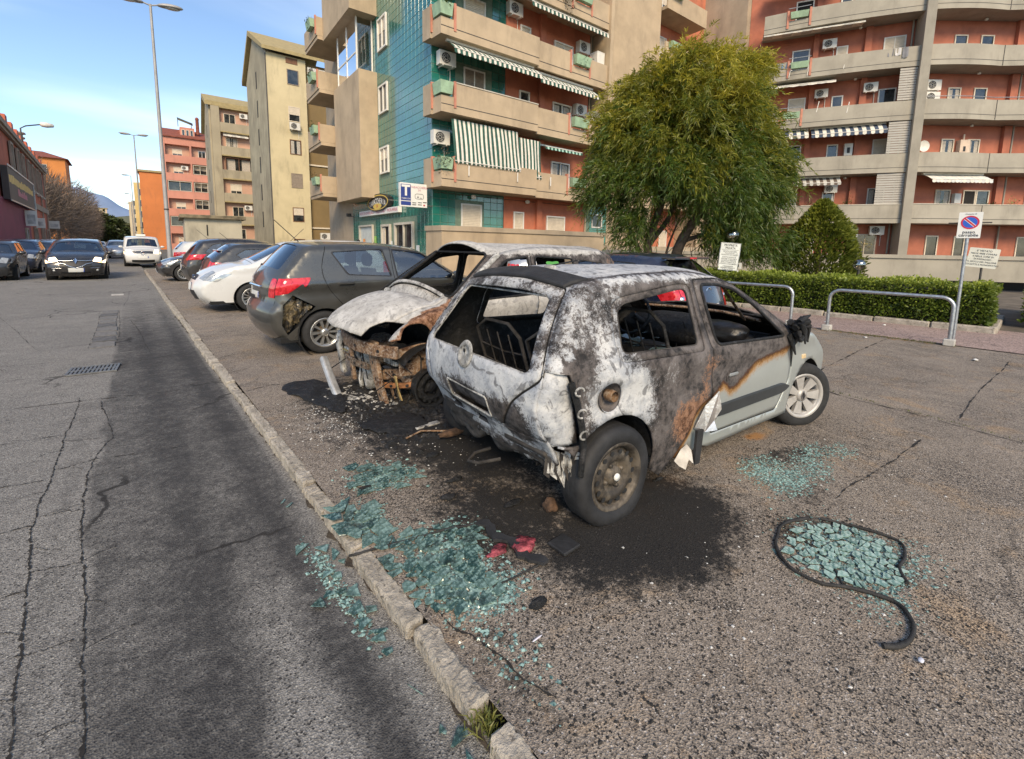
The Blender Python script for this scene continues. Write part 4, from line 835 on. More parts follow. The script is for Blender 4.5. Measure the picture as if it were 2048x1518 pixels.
# pink block
m_pink = M('pink render', (.54, .235, .165), .88, var=.1, sc=.3, dirt=.25)
pt = thing('apartment_building', 'pink apartment block with recessed loggias and a solar panel on its red roof', 'building', (0, 100, 0), R_(-3.7)); Pf = Wall(pt, 'v', 0)
MB().box((6.3, 0, -.2), (14, 14, 19.3)).build('wall', m_salm, pt)
g = MB(); Pf.box(g, 6.3, 6.62, .0, .9, -.2, 19.3); Pf.box(g, 10.05, 10.3, .0, .9, -.2, 19.3); g.build('pier', m_pink, pt)
MB().prism([(-1.2, 19.31), (-1.2, 19.5), (4, 21.6), (4, 19.31)], 6.0, 14.3, ax='x').build('roof', m_terra, pt)
for k in range(7):
    zt = 18.1-3.02*k
    g = MB(); Pf.box(g, 6.62, 10.05, .0, .9, zt-3.02+.02, zt-1.75); Pf.box(g, 10.3, 14, .0, .9, zt-3.02+.02, zt-1.75); Pf.box(g, 6.62, 10.05, .0, .9, zt, zt+.03); g.build('parapet', m_pink, pt)
    if k == 0: g = MB(); Pf.box(g, 6.63, 10.04, .0, .88, zt+.04, 19.3); Pf.box(g, 10.31, 14, .0, .88, zt+.04, 19.3); g.build('frieze', m_pink, pt)
    if k in (2, 4): Pf.window(6.7, 10.0, zt-1.72, zt-.05, 'pane', fm=m_cream, proud=.88, two=True); 
    else: Pf.window(7.6, 9.0, zt-2.2, zt-.6, 'half', fm=m_cream, proud=.04)
    if k: Pf.window(10.4, 12.4, zt-1.7, zt-.1, 'half', fm=m_cream, proud=.86, two=True)
    else: Pf.window(11.3, 12.4, zt-2, zt-.5, 'pane')
Pf.ac(9.2, 14.0, 1.0, .7)
g = MB(); g.box((8.9, .2, 19.32), (11, 3.4, 21.4)); dr = g.build('dormer', m_pink, pt); Dw = Wall(pt, 'v', .2)
for i in range(3): Dw.window(9.15+i*.6, 9.6+i*.6, 19.9, 21.0, 'pane', fm=m_cream)
g = MB(); g.add([(8.6, 0, 22.9), (10.8, .0, 22.2), (10.9, 1.6, 22.2), (8.7, 1.6, 22.9), (8.6, 0, 22.8), (10.8, 0, 22.1), (10.9, 1.6, 22.1), (8.7, 1.6, 22.8)], [(0,1,2,3),(4,7,6,5),(0,4,5,1),(1,5,6,2),(2,6,7,3),(3,7,4,0)]); g.tube([(8.7, .2, 22.8), (8.7, .2, 21.4)], .05, 5); g.tube([(10.6, .2, 22.1), (10.6, .2, 21.4)], .05, 5); g.build('solar_panel', m_pane, pt)
g = MB(); g.lathe([(.28, 20.5), (.25, 23), (.33, 23.1), (.2, 23.4), (0, 23.5)], 10, o=(11.5, .6, 0)); g.build('chimney', m_terra, pt)
# orange blind-walled block and paler ones behind it
m_oran = M('orange gable render', (.56, .19, .06), .88, var=.08, sc=.25, dirt=.18)
ot = thing('apartment_building', 'bright orange blind gable wall just left of the pink block', 'building', (0, 125, 0), R_(-3.7)); MB().box((3.6, 0, -.2), (9, 30, 16.1)).build('wall', m_oran, ot); MB().box((3.3, -.3, 16.1), (9.2, 30.3, 16.5)).build('roof_slab', m_roofe, ot)
Ow = Wall(ot, 'u', 3.6)
for i in range(6):
    for k in range(5): Ow.window(2+i*4.4, 3.6+i*4.4, 2+k*2.9, 3.7+k*2.9, 'pane', fm=m_cream)
for n_, (y, u0, h, mt, lb) in enumerate([(158, 3.2, 17, M('pale yellow render', (.6, .46, .2), .88, var=.1, sc=.3), 'pale yellow apartment block beyond the orange gable wall'), (205, 2.4, 15, M('far cream render', (.55, .45, .3), .88, var=.1, sc=.3), 'furthest cream apartment block at the end of the street')]):
    q = thing('apartment_building', lb, 'building', (0, y, 0), R_(-3.7)); MB().box((u0, 0, -.2), (u0+8, 26, h)).build('wall', mt, q); qw = Wall(q, 'u', u0); qf = Wall(q, 'v', 0)
    for k in range(5):
        for i in range(3): qw.window(2+i*7, 4.5+i*7, 2+k*2.9, 3.8+k*2.9, 'pane', fm=m_cream)
        qf.window(u0+1, u0+2.6, 2+k*2.9, 3.8+k*2.9, 'pane', fm=m_cream)
# low garage with a flat lichen-stained roof slab
gt = thing('garage', 'low cream outbuilding with a thick flat roof slab behind the parked cars', 'garage', (0, 30.5, 0), R_(-3.7)); MB().box((2.62, 0, -.15), (5.3, 4.4, 2.82)).build('wall', M('old cream render', (.42, .38, .29), .9, var=.12, sc=.7, dirt=.4), gt)
MB().bbox((2.42, -.25, 2.823), (5.5, 4.6, 3.02), .02).build('roof', M('mossy roof slab', (.17, .14, .09), .95, var=.5, sc=3, bump=.4, bsc=20), gt)
g = MB(); g.box((3.6, -.02, 1.9), (3.66, -.003, 2.5)); g.build('slot', m_dark, gt)

# ================================================================== LEFT ROW: red building with shops
m_rred = M('brick red render', (.50, .145, .085), .88, var=.16, sc=.5, dirt=.3); m_ffr = M('weathered stone trim', (.37, .30, .235), .88, var=.15, sc=2, dirt=.3); m_purp = M('purple shop wall', (.20, .03, .07), .7, var=.12, sc=.8); m_rred2 = M('dull red render', (.47, .14, .085), .88, var=.15, sc=.5, dirt=.3)
lb = thing('shop_building', 'two storey brick red building with shop signs on the left side of the street', 'building', (-6, 71, 0), R_(181.3)); S = Wall(lb, 'u', 0.)
MB().box((.02, 0, -.2), (9, 17.4, 9.1)).build('wall', m_rred, lb); MB().box((.05, 17.4, -.2), (9, 34, 9.1)).build('wall', m_rred2, lb)
g = MB(); S.box(g, 17.6, 34, .0, .05, -.2, 4.05); g.build('shop_front', m_purp, lb)
g = MB(); S.box(g, 0, 34, .0, .28, 8.62, 8.95); S.box(g, 0, 34, .0, .16, 8.45, 8.62); g.build('cornice', m_ffr, lb)
g = MB(); S.box(g, 0, 17.4, .0, .12, 4.25, 4.75); g.build('string_course', m_ffr, lb)
g = MB(); g.box((.06, 0, 9.1), (.5, 34, 9.5)); g.build('parapet', m_rred, lb)
for i in range(12): g = MB(); g.box((.05, i*2.9, 9.501), (.55, i*2.9+.9, 10.0)); g.build('merlon', m_rred, lb)
for i, (y0, y1) in enumerate([(55.9, 57.3), (59.0, 60.4), (62.2, 63.6), (65.3, 66.8), (49.6, 50.9), (52.5, 53.8), (46.4, 47.7)]):
    a0, a1 = 71-y1, 71-y0; S.window(a0, a1, 5.75, 8.2, 'dark', fr=.16, fm=m_ffr, proud=.12); g = MB(); S.box(g, a0-.1, a1+.1, .0, .22, 5.6, 5.749); g.build('sill', m_sil, lb)
    g = MB(); S.box(g, a0+.17, a1-.17, .012, .03, 5.95, 8.03); g.build('shutter', m_greyshut, lb) if i != 3 else None
for y in (64.6, 69.2): g = MB(); g.tube([(-.08, 71-y, 0), (-.08, 71-y, 8.5)], .06, 6); g.build('drainpipe', m_ffr, lb)
g = MB(); S.box(g, 16.7, 30, .06, .35, 3.95, 5.95); so = g.build('shop_sign', M('sign dark grey', (.055, .05, .048), .6, var=.15, sc=1), lb)
g = MB(); S.box(g, 16.6, 30, .36, .4, 5.95, 6.05); S.box(g, 16.6, 30, .36, .4, 3.86, 3.95); S.box(g, 16.6, 16.72, .05, .42, 3.86, 6.05); g.build('frame', m_metal, so)
g = MB()
rr = random.Random(3); a = 17.3
while a < 29: w = rr.uniform(.3, .7); S.box(g, a, a+w, .351, .356, 5.0+rr.uniform(-.03, .03), 5.42+rr.uniform(-.06, .12), 0); a += w+.12
a = 21.5
while a < 26: w = rr.uniform(.2, .4); S.box(g, a, a+w, .351, .356, 4.4, 4.72+rr.uniform(-.05, .15), 1); a += w+.08
g.build('lettering', [m_gold, m_mag], so)
for a0, a1, d0, z0, z1 in ((20.9, 21.15, .62, 2.55, 3.7), (13.9, 14.15, .55, 2.55, 3.4), (1.1, 1.4, .8, 2.75, 3.55)):
    g = MB(); S.box(g, a0, a1, .1, d0+.1, z0, z1); q = g.build('hanging_sign', m_swhite, lb); g = MB(); S.box(g, a1+.001, a1+.006, .2, d0, z0+.15, z1-.3); g.build('print', M('grey print', (.5, .5, .48), .6, var=.3, sc=3), q)
for a0, a1, z1, k in ((20.2, 21.6, 2.4, 'shutter'), (14.2, 15.1, 2.6, 'dark'), (12.9, 13.9, 2.6, 'dark'), (7.6, 9.0, 3.1, 'pane'), (1.2, 3.6, 2.6, 'shutter')): (Wall(lb, 'u', -.052) if a0 > 17.5 else S).window(a0, a1, -.1, z1, k, fr=.14, fm=m_ffr, proud=.1, name='shop_door', sh=M('rust red shutter', (.28, .06, .03), .6) if a0 == 1.2 else M('bluish white blind', (.55, .6, .65), .6) if a0 == 20.2 else None)
g = MB(); g.lathe([(.42, 9.1), (.38, 11.3), (.52, 11.35), (.5, 11.5), (.38, 11.52), (.38, 11.75), (.6, 11.8), (.55, 11.95), (0, 12.0)], 12, o=(1.2, 4.6, 0)); g.build('chimney', m_ffr, lb)
wl = thing('wall_lamp', 'grey street lamp on a bent arm above the red building cornice', 'lamp', (-6, 71, 0), R_(181.3)); g = MB(); g.tube([(.0, 16.3, 8.9), (0, 16.3, 10.45), (-.3, 16.2, 10.7), (-1.1, 15.9, 11.0)], .05, 8); g.build('arm', m_pipe, wl); g = MB(); g.lathe([(0, -.45), (.13, -.4), (.22, 0), (.2, .3), (.08, .42), (0, .43)], 12, ax='x', o=(-1.5, 15.8, 11.05)); g.build('lamp_head', m_ac, wl)
oh = thing('house', 'orange house with a hipped roof and one window above the bare trees', 'house', (-16.6, 118, 0)); MB().box((0, 0, -.2), (9.6, 9, 16.2)).build('wall', M('orange house render', (.58, .22, .06), .88, var=.1, sc=.3), oh)
MB().add([(-.5, -.5, 16.2), (10.1, -.5, 16.2), (10.1, 9.5, 16.2), (-.5, 9.5, 16.2), (3, 4.5, 17.8), (6.5, 4.5, 17.8)], [(0, 1, 5, 4), (1, 2, 5), (2, 3, 4, 5), (3, 0, 4), (0, 3, 2, 1)]).build('roof', m_terra, oh); Wall(oh, 'v', 0).window(5.6, 7.2, 13.3, 15.0, 'pane', fm=m_cream)
hh = thing('hilltop_building', 'long pale flat building on the hill top behind the pine trees', 'building', (-33, 880, 41)); MB().box((0, 0, -6), (19, 14, 6)).build('wall', M('hilltop cream', (.55, .42, .28), .88, var=.1, sc=.05), hh); MB().box((-1, -1, 6), (20, 15, 7)).build('roof', m_roofe, hh)
for i in range(5): g = MB(); g.box((1+i*3.6, -.1, 1), (2.8+i*3.6, -.01, 4)); g.build('window', m_pane, hh)
# ================================================================== CARS
def paint(name, col, flake=.0, rough=.32, dust=.12):
    t = NT(name); n = t.noise(2.2, 6, .65); c = t.mix(t.ss(n, .35, .75, 0, dust), col, (.26, .23, .19))
    return t.pbr(c, t.ss(n, .3, .75, rough-.06, rough+.14), flake, None, .5, .8, crough=.06)
m_glass = glass_mat('car glass', (.46, .53, .53), .07); m_gdark = glass_mat('tinted car glass', (.07, .085, .09), .08)
m_trim = M('black plastic trim', (.018, .018, .019), .5, var=.15); m_rub = M('tyre rubber', (.018, .018, .018), .82, var=.3, sc=20, bump=.2, bsc=90)
m_alloy = M('alloy wheel', (.52, .52, .5), .32, .8, var=.12, sc=20); m_under = M('underbody', (.008, .008, .008), .9, var=0); m_gap = M('shut line', (.006, .006, .006), .9, var=0)
m_tail = NT('tail lamp red'); _t = m_tail; m_tail = _t.pbr(_t.mix(_t.ss(_t.noise(18, 2), .45, .55), (.45, .012, .018), (.62, .03, .04)), .12, 0, None, .6, .6)
m_head = M('headlamp lens', (.42, .43, .42), .1, .35, var=.25, sc=14, coat=1); m_chrome = M('chrome', (.72, .72, .72), .12, 1., var=.03)
m_plate = M('number plate', (.66, .66, .62), .4, var=.05); m_plb = M('plate blue', (.02, .06, .35), .4, var=0); m_seat = M('seat cloth', (.05, .05, .052), .9, var=.2, sc=8)
m_lit = M('lit headlamp', (1, .9, .75), .3, var=0, em=(1., .74, .42), es=1.7); m_amb = M('lit indicator', (1, .4, .05), .3, var=0, em=(1., .28, .03), es=6.)
class Shape:
    def __init__(s, prof, wmax, belt, tum=.36, fx=(0, 1), fb=.14, rb=.10, pf=.16, pr=.10, n=110, r=.085, roofbow=.035, shoulder=.012, sillz=.2):
        s.P = smooth_line(prof, n); s.w = wmax; s.belt = belt; s.tum = tum; s.x0, s.x1 = s.P[:, 0].min(), s.P[:, 0].max(); s.fb, s.rb, s.pf, s.pr, s.r, s.rbw, s.sh = fb, rb, pf, pr, r, roofbow, shoulder
        d = np.gradient(s.P, axis=0); d /= np.linalg.norm(d, axis=1)[:, None]; s.N = np.stack([-d[:, 1], d[:, 0]], 1)   # outward for rear->roof->front order
        s.L = np.r_[0, np.cumsum(np.linalg.norm(np.diff(s.P, axis=0), axis=1))]; s.dent = None
    def W0(s, x, z):
        L = s.x1-s.x0; tf = np.clip((x-(s.x0+L*.66))/(L*.34), 0, 1); tr = np.clip(((s.x0+L*.30)-x)/(L*.30), 0, 1)
        w = s.w*(1-s.pf*tf**2.3-s.pr*tr**2.2)
        dz = np.clip(z-s.belt, 0, 3); w = w-s.tum*dz*(1-np.exp(-dz/.05))-.02*(1-np.exp(-dz/.02))
        lo = np.clip((s.belt-.28-z)/.45, 0, 2); w = w-.045*lo**1.6
        w = w+s.sh*np.exp(-((z-(s.belt-.07))/.035)**2)-s.sh*.9*np.exp(-((z-(s.belt-.19))/.06)**2)
        return w
    def dist(s, x, z):
        a = s.P[:-1]; b = s.P[1:]; ab = b-a; q = np.stack([x, z], 1)[:, None, :]-a[None]; t = np.clip((q*ab).sum(2)/((ab**2).sum(1)+1e-12), 0, 1); return np.sqrt(((q-ab*t[..., None])**2).sum(2)).min(1)
    def Wr(s, x, z):
        d = s.dist(x, z); q = 1-np.clip(d/s.r, 0, 1); return s.W0(x, z)-s.r*(1-np.sqrt(np.clip(1-q*q, 0, 1)))
    def side(s, sg):
        def f(U, off=0.):
            x, z = U[:, 0], U[:, 1]; y = s.Wr(x, z)-off; P = np.stack([x, sg*y, z], 1)
            return s.dent(P, sg) if s.dent else P
        return f
    def rib(s, U, off=0.):
        """u along the silhouette in metres, v across divided by .8"""
        u = np.clip(U[:, 0], 0, s.L[-1]); v = np.clip(U[:, 1]/.8, -1, 1)
        x = np.interp(u, s.L, s.P[:, 0]); z = np.interp(u, s.L, s.P[:, 1]); nx = np.interp(u, s.L, s.N[:, 0]); nz = np.interp(u, s.L, s.N[:, 1])
        we = s.W0(x, z)-s.r; b = np.where(nx > 0, np.abs(nx)*s.fb, np.abs(nx)*s.rb)+np.clip(nz, 0, 1)*s.rbw; h = b*(1-np.abs(v)**2.1)-off
        P = np.stack([x+nx*h, we*v, z+nz*h], 1)
        return s.dent(P, 0) if s.dent else P
    def u(s, x, z): return float(s.L[np.argmin((s.P[:, 0]-x)**2+(s.P[:, 1]-z)**2)])
def front_pt(s, y, z, off=0.):
    c = s.u(s.x1, z); i = np.argmin((s.P[:, 1]-z)**2+4*(s.P[:, 0] < s.x1-.9)); w = float(s.W0(s.P[i:i+1, 0], s.P[i:i+1, 1])[0])-s.r; return s.rib(np.array([[s.L[i], .8*y/w]]), -off)[0]
def cut_regions(fmap, boundary, regions, step, inner=None, jit=0.):
    """constrained triangulation of a 2D domain split into named regions -> {name: (V, F)}; regions: (name, polygon, depth)"""
    pts = []; edges = []
    def loop(p):
        b = len(pts); n = len(p); pts.extend([(float(a), float(c)) for a, c in p]); edges.extend([(b+i, b+(i+1) % n) for i in range(n)])
    def dens(p, h):
        out = []
        for i in range(len(p)):
            a = np.array(p[i], float); c = np.array(p[(i+1) % len(p)], float); k = max(1, int(np.linalg.norm(c-a)/h))
            for j in range(k): out.append(a+(c-a)*j/k)
        return out
    B = dens(boundary, step*1.2); loop(B)
    for _, p, _ in regions: loop(dens(p, step*1.2))
    bp = np.array(B); lo, hi = bp.min(0), bp.max(0)
    gx, gy = np.meshgrid(np.arange(lo[0]+step*.5, hi[0], step), np.arange(lo[1]+step*.5, hi[1], step)); G = np.stack([gx.ravel(), gy.ravel()], 1)
    if inner is not None: G = np.concatenate([G, inner])
    G = G[pip(G, B)]
    E = np.array(pts); keep = np.ones(len(G), bool)
    for i in range(0, len(G), 800): keep[i:i+800] = (((G[i:i+800, None]-E[None])**2).sum(2).min(1) > (step*.28)**2)
    pts.extend([tuple(map(float, q)) for q in G[keep]])
    V, _, Fs, _, _, _ = delaunay_2d_cdt([Vector(p) for p in pts], edges, [], 0, 1e-5)
    V = np.array([(v.x, v.y) for v in V]); Fs = np.array([f for f in Fs if len(f) == 3]); C = V[Fs].mean(1)
    lab = np.full(len(Fs), -1); ins = pip(C, B); names = ['body']+[r[0] for r in regions]; lab[ins] = 0
    for k in range(len(regions)-1, -1, -1): lab[ins & pip(C, regions[k][1])] = k+1
    out = {}
    for k in range(len(names)):
        f = Fs[lab == k]
        if not len(f): continue
        u, inv = np.unique(f, return_inverse=True); dep = 0. if k == 0 else regions[k-1][2]
        out.setdefault(names[k], []).append((fmap(V[u], dep), inv.reshape(-1, 3)))
    return out
def merge(parts):
    V = []; F = []; b = 0
    for v, f in parts: V.append(v); F.append(f+b); b += len(v)
    return np.concatenate(V), np.concatenate(F)
def line_poly(pts, w):
    p = np.array(pts, float); t = np.gradient(p, axis=0); t /= np.linalg.norm(t, axis=1)[:, None]; n = np.stack([-t[:, 1], t[:, 0]], 1); return [tuple(q) for q in np.r_[p+n*w/2, (p-n*w/2)[::-1]]]
WHEELS = {}
def wheel_data(style, r, w):
    key = (style, round(r, 3), w)
    if key in WHEELS: return WHEELS[key]
    rr = r*.66; g = MB()          # axis along y, outer face towards -y
    g.lathe([(rr, -w*.42), (rr+.02, -w*.5), (r-.035, -w*.49), (r-.008, -w*.40), (r, -w*.28), (r, w*.28), (r-.008, w*.42), (r-.04, w*.5), (rr, w*.42)], 40, ax='y')
    for q in (-.2, 0, .2): g.lathe([(r+.0008, q*w-.006), (r-.01, q*w), (r+.0008, q*w+.006)], 40, ax='y')
    ty = g.build('tyre', m_rub); tm_ = ty.data; bpy.data.objects.remove(ty)
    g = MB(); y0 = -w*.42
    g.lathe([(rr+.012, y0-.006), (rr+.004, y0-.012), (rr-.016, y0), (rr-.03, y0+.07), (rr-.03, w*.4)], 36, ax='y')
    if style == 'steel':
        g.lathe([(rr-.03, y0+.07), (rr*.87, y0+.05), (rr*.80, y0+.022), (rr*.70, y0+.008), (rr*.52, y0+.004), (rr*.44, y0+.04), (rr*.3, y0+.038), (rr*.27, y0+.012), (rr*.1, y0+.006), (0, y0+.006)], 36, ax='y')
        for i in range(14):
            a = 6.283*i/14; c = (rr*.755*math.cos(a), rr*.755*math.sin(a)); g.add([(c[0]+.016*math.cos(t*6.283/10), y0+.007, c[1]+.016*math.sin(t*6.283/10)) for t in range(10)], [tuple(range(10))], 1)
        for i in range(4): a = 6.283*i/4+.4; g.lathe([(0, y0+.012), (.012, y0+.014), (.014, y0+.04)], 8, ax='y', o=(rr*.36*math.cos(a), 0, rr*.36*math.sin(a)))
    else:
        n = {'multi': 14, 'split': 10, 'cap': 7}[style]; hw = {'multi': .32, 'split': .33, 'cap': .58}[style]
        g.lathe([(rr*.30, y0+.06), (rr*.27, y0+.008), (rr*.12, y0), (0, y0)], 24, ax='y')
        g.lathe([(rr-.02, y0+.01), (rr*.86, y0+.012), (rr*.86, y0+.05)], 36, ax='y')
        for i in range(n):
            a = 6.283*i/n; da = 3.1416/n*hw*(1.25 if style == 'split' and i % 2 else 1); db = da*(1.9 if style != 'multi' else 1.4); P = []
            for rad, dd, yy in ((rr*.22, db, y0+.02), (rr*.9, da, y0+.006)):
                for sgn in (-1, 1): P += [(rad*math.cos(a+sgn*dd), yy, rad*math.sin(a+sgn*dd)), (rad*math.cos(a+sgn*dd), yy+.03, rad*math.sin(a+sgn*dd))]
            g.add(P, [(0, 2, 6, 4), (0, 4, 5, 1), (2, 3, 7, 6)])
        g.lathe([(rr*.86, y0+.075), (0, y0+.075)], 24, 1, ax='y')
        g.lathe([(rr*.5, y0+.06), (0, y0+.06)], 20, 2, ax='y')
    ri = g.build('rim', [m_alloy, m_acd, M('brake disc', (.2, .15, .1), .5, .6, var=.3, sc=8)]); rm = ri.data; bpy.data.objects.remove(ri)
    WHEELS[key] = (tm_, rm); return WHEELS[key]
def add_wheel(root, x, y, r, w, style, sg, steer=0., tyre_mat=None, z=None):
    tm_, rm = wheel_data(style, r, w); o = mesh_obj('wheel', tm_, root, (x, y, r if z is None else z), (math.pi if sg > 0 else 0)+steer); mesh_obj('rim', rm, o); return o
def seats(root, x, zs, mat=None):
    for y in (.36, -.36):
        g = MB(); g.bbox((x-.25, y-.23, zs-.12), (x+.25, y+.23, zs+.06), .05); g.add([(x-.3, y-.22, zs), (x-.2, y-.22, zs), (x-.38, y-.2, zs+.55), (x-.46, y-.2, zs+.55), (x-.3, y+.22, zs), (x-.2, y+.22, zs), (x-.38, y+.2, zs+.55), (x-.46, y+.2, zs+.55)], [(0,1,2,3),(4,7,6,5),(0,4,5,1),(1,5,6,2),(2,6,7,3),(3,7,4,0)]); g.bbox((x-.48, y-.13, zs+.58), (x-.38, y+.13, zs+.78), .04); g.build('seat', mat or m_seat, root)
def std_car(name, label, cat, loc, rz, prof, wmax, belt, wb, wr, mat, wins, ws, rw, head, tail, style='multi', glass=None, step=.085, group=None, grille=None, doors=(), plate_f=.42, plate_r=.7, lit=False, extra=None, tum=.36, low=(), pf=.16, handles=(), track=None, antenna=False, mirror=None, trimw=.018, ntex=None, mt=None, dent=None, rib_extra=(), side_extra=(), hood=None, sides=(1, -1), emblem=None, steer=0., bumpmat=None):
    root = thing(name, label, cat, loc, rz, group); s = Shape(prof, wmax, belt, tum, pf=pf); s.dent = dent; glass = glass or m_glass
    sill = min(p[1] for p in prof); arches = [circ(0, wr*.98, wr*1.17, 30), circ(wb, wr*.98, wr*1.17, 30)]
    P = s.P; boundary = [tuple(p) for p in P]
    inn = np.concatenate([s.P-s.N*d for d in (.012, .035, .065)])[::2]
    sreg = [('hole', a, 0.) for a in arches]
    for w in wins: sreg.append(('side_window', rpoly(w, .035), .012))
    for w in wins:
        c = np.mean(w, 0); sreg.append(('window_trim', rpoly([tuple(np.array(q)+(np.array(q)-c)/np.linalg.norm(np.array(q)-c)*trimw*1.6) for q in w], .045), -.001))
    if head: sreg.append(('headlight', rpoly(head, .03), -.004))
    if tail: sreg.append(('tail_light', rpoly(tail, .03), -.006))
    for dl in doors: sreg.append(('shut_line', line_poly(smooth_line(dl, 40), .010), .003))
    for nm, poly, dep in side_extra: sreg.append((nm, poly, dep))
    U = s.u; half = .8
    R = []; Lt = s.L[-1]
    def band(a, b, v0, v1, nm, dep, r=.05): R.append((nm, rpoly([(a, v0), (b, v0), (b, v1), (a, v1)], r), dep))
    a, b = U(*ws[0]), U(*ws[1]); a, b = min(a, b), max(a, b); R.append(('windshield', rpoly([(a+.02, -.71), (b-.02, -.765), (b-.02, .765), (a+.02, .71)], .06), .010))
    a2, b2 = U(*rw[0]), U(*rw[1]); a2, b2 = min(a2, b2), max(a2, b2); R.append(('rear_window', rpoly([(a2+.02, -.68), (b2-.02, -.64), (b2-.02, .64), (a2+.02, .68)], .07), .010))
    if plate_r: c = U(s.x0, plate_r); g_ = .06; R.append(('number_plate', [(c-g_, -.27), (c+g_, -.27), (c+g_, .27), (c-g_, .27)], -.006))
    if plate_f: c = U(s.x1, plate_f); g_ = .06; R.append(('number_plate', [(c-g_, -.25), (c+g_, -.25), (c+g_, .25), (c-g_, .25)], -.008))
    if head:
        z0, z1 = min(q[1] for q in head), max(q[1] for q in head); h0 = U(s.x1-.05, z0+.03); h1 = U(s.x1-.3, z1)
        for sg in (1, -1): R.append(('headlight', rpoly([(h0, sg*.52), (h1, sg*.6), (h1, sg*.8), (h0, sg*.8)], .04), -.004))
    if tail:
        z0, z1 = min(q[1] for q in tail), max(q[1] for q in tail); h0 = U(s.x0+.02, z0); h1 = U(s.x0+.1, z1)
        for sg in (1, -1): R.append(('tail_light', rpoly([(h0, sg*.62), (h1, sg*.66), (h1, sg*.8), (h0, sg*.8)], .04), -.006))
    for gq in (grille or ()): R.append(('grille', rpoly([(U(s.x1-.02, gq[0]), -gq[2]), (U(s.x1-.1, gq[1]), -gq[3]), (U(s.x1-.1, gq[1]), gq[3]), (U(s.x1-.02, gq[0]), gq[2])], .03), .012))
    for nm, poly, dep in rib_extra: R.append((nm, [(U(*q[0]), q[1]) for q in poly], dep))
    if hood: hu = U(*hood); R.append(('shut_line', [(hu-.006, -.78), (hu+.006, -.78), (hu+.006, .78), (hu-.006, .78)], .003))
    parts = {}
    for sg in sides:
        for k, v in cut_regions(s.side(sg), boundary, sreg, step, inn).items(): parts.setdefault(k, []).extend([(q[0], q[1] if sg < 0 else q[1][:, ::-1]) for q in v])
    for k, v in cut_regions(s.rib, [(0, -.8), (Lt, -.8), (Lt, .8), (0, .8)], R, step*1.1).items(): parts.setdefault(k, []).extend(v)
    MT = dict(body=mat, side_window=glass, window_trim=m_trim, windshield=m_glass, rear_window=glass, number_plate=m_plate, headlight=m_lit if lit else m_head, tail_light=m_tail, grille=m_trim, shut_line=m_gap)
    MT.update(mt or {})
    for k, v in parts.items():
        if k == 'hole': continue
        if k in ('headlight', 'tail_light'): gr_ = [[q for q in v if sg*q[0][:, 1].mean() > 0] for sg in (1, -1)]
        elif k == 'body': gr_ = [v]
        else: gr_ = [[q] for q in v]
        for q in gr_:
            if q: np_mesh(k, *merge(q), MT.get(k, mat), smooth=True, parent=root)
    # floor, wheel houses, dashboard, seats
    g = MB(); x0, x1 = s.x0+.12, s.x1-.15; yw = wmax*.86
    g.box((x0, -yw, .19), (x1, yw, .26)); g.box((wb+.28, -yw*.9, .26), (x1-.12, yw*.9, .62)); g.box((ws[0][0]-.55 if ws[0][0] > ws[1][0] else 0, -yw*.9, belt-.35), (max(ws[0][0], ws[1][0])-.1, yw*.9, belt-.03)); g.box((x0+.1, -yw*.85, .26), (.45, yw*.85, belt-.18))
    for ax_ in (0, wb):
        for sg in (1, -1): g.lathe([(wr*1.165, sg*(wmax-.03)), (wr*1.165, sg*(wmax-.32)), (0, sg*(wmax-.32))], 20, ax='y', o=(ax_, 0, wr*.98))
    g.build('underbody', m_under, root)
    if wins: seats(root, max(ws[0][0], ws[1][0])-1.05, belt-.42); seats(root, .5, belt-.42)
    ty = (track or wmax-.105)
    for x in (0, wb):
        for sg in (1, -1): add_wheel(root, x, sg*ty, wr, .19, style, sg, steer if x else 0.)
    for hx, hz in handles:
        for sg in sides:
            y = float(s.W0(np.array([hx]), np.array([hz]))[0]); g = MB(); g.bbox((hx-.11, sg*(y+.004)-.012, hz-.018), (hx+.11, sg*(y+.03)+.0, hz+.018), .008) if sg > 0 else g.bbox((hx-.11, -(y+.03), hz-.018), (hx+.11, -(y-.005), hz+.018), .008); g.build('door_handle', mat, root)
    if mirror:
        for sg in (1, -1):
            y = float(s.W0(np.array([mirror[0]]), np.array([belt]))[0]); g = MB(); c = Vector((mirror[0], sg*(y+.10), mirror[1]))
            bm = bmesh.new(); bmesh.ops.create_icosphere(bm, subdivisions=2, radius=1)
            for v in bm.verts: v.co = Vector((c.x+v.co.x*.075, c.y+v.co.y*.115, c.z+v.co.z*.075))
            bm.verts.index_update(); g.add([v.co for v in bm.verts], [[v.index for v in f.verts] for f in bm.faces], 0, True); bm.free(); g.tube([(mirror[0]-.02, sg*(y-.04), mirror[1]-.06), (mirror[0], sg*(y+.06), mirror[1]-.04)], .03, 6); g.build('wing_mirror', mat, root)
    if antenna: ax, az = antenna; MB().tube([(ax, 0, az), (ax-.35, 0, az+.34)], .006, 5).build('antenna', m_trim, root)
    if plate_f or plate_r:
        for end, zz in ((1, plate_f), (-1, plate_r)):
            if not zz: continue
            c = U(s.x1 if end > 0 else s.x0, zz); V = s.rib(np.array([[c-.055, -.262*end*-1], [c+.055, -.262*end*-1], [c+.055, -.225*end*-1], [c-.055, -.225*end*-1]]), -.009); MB().add(V, [(0, 1, 2, 3)]).build('plate_band', m_plb, root)
    if extra: extra(root, s)
    return root
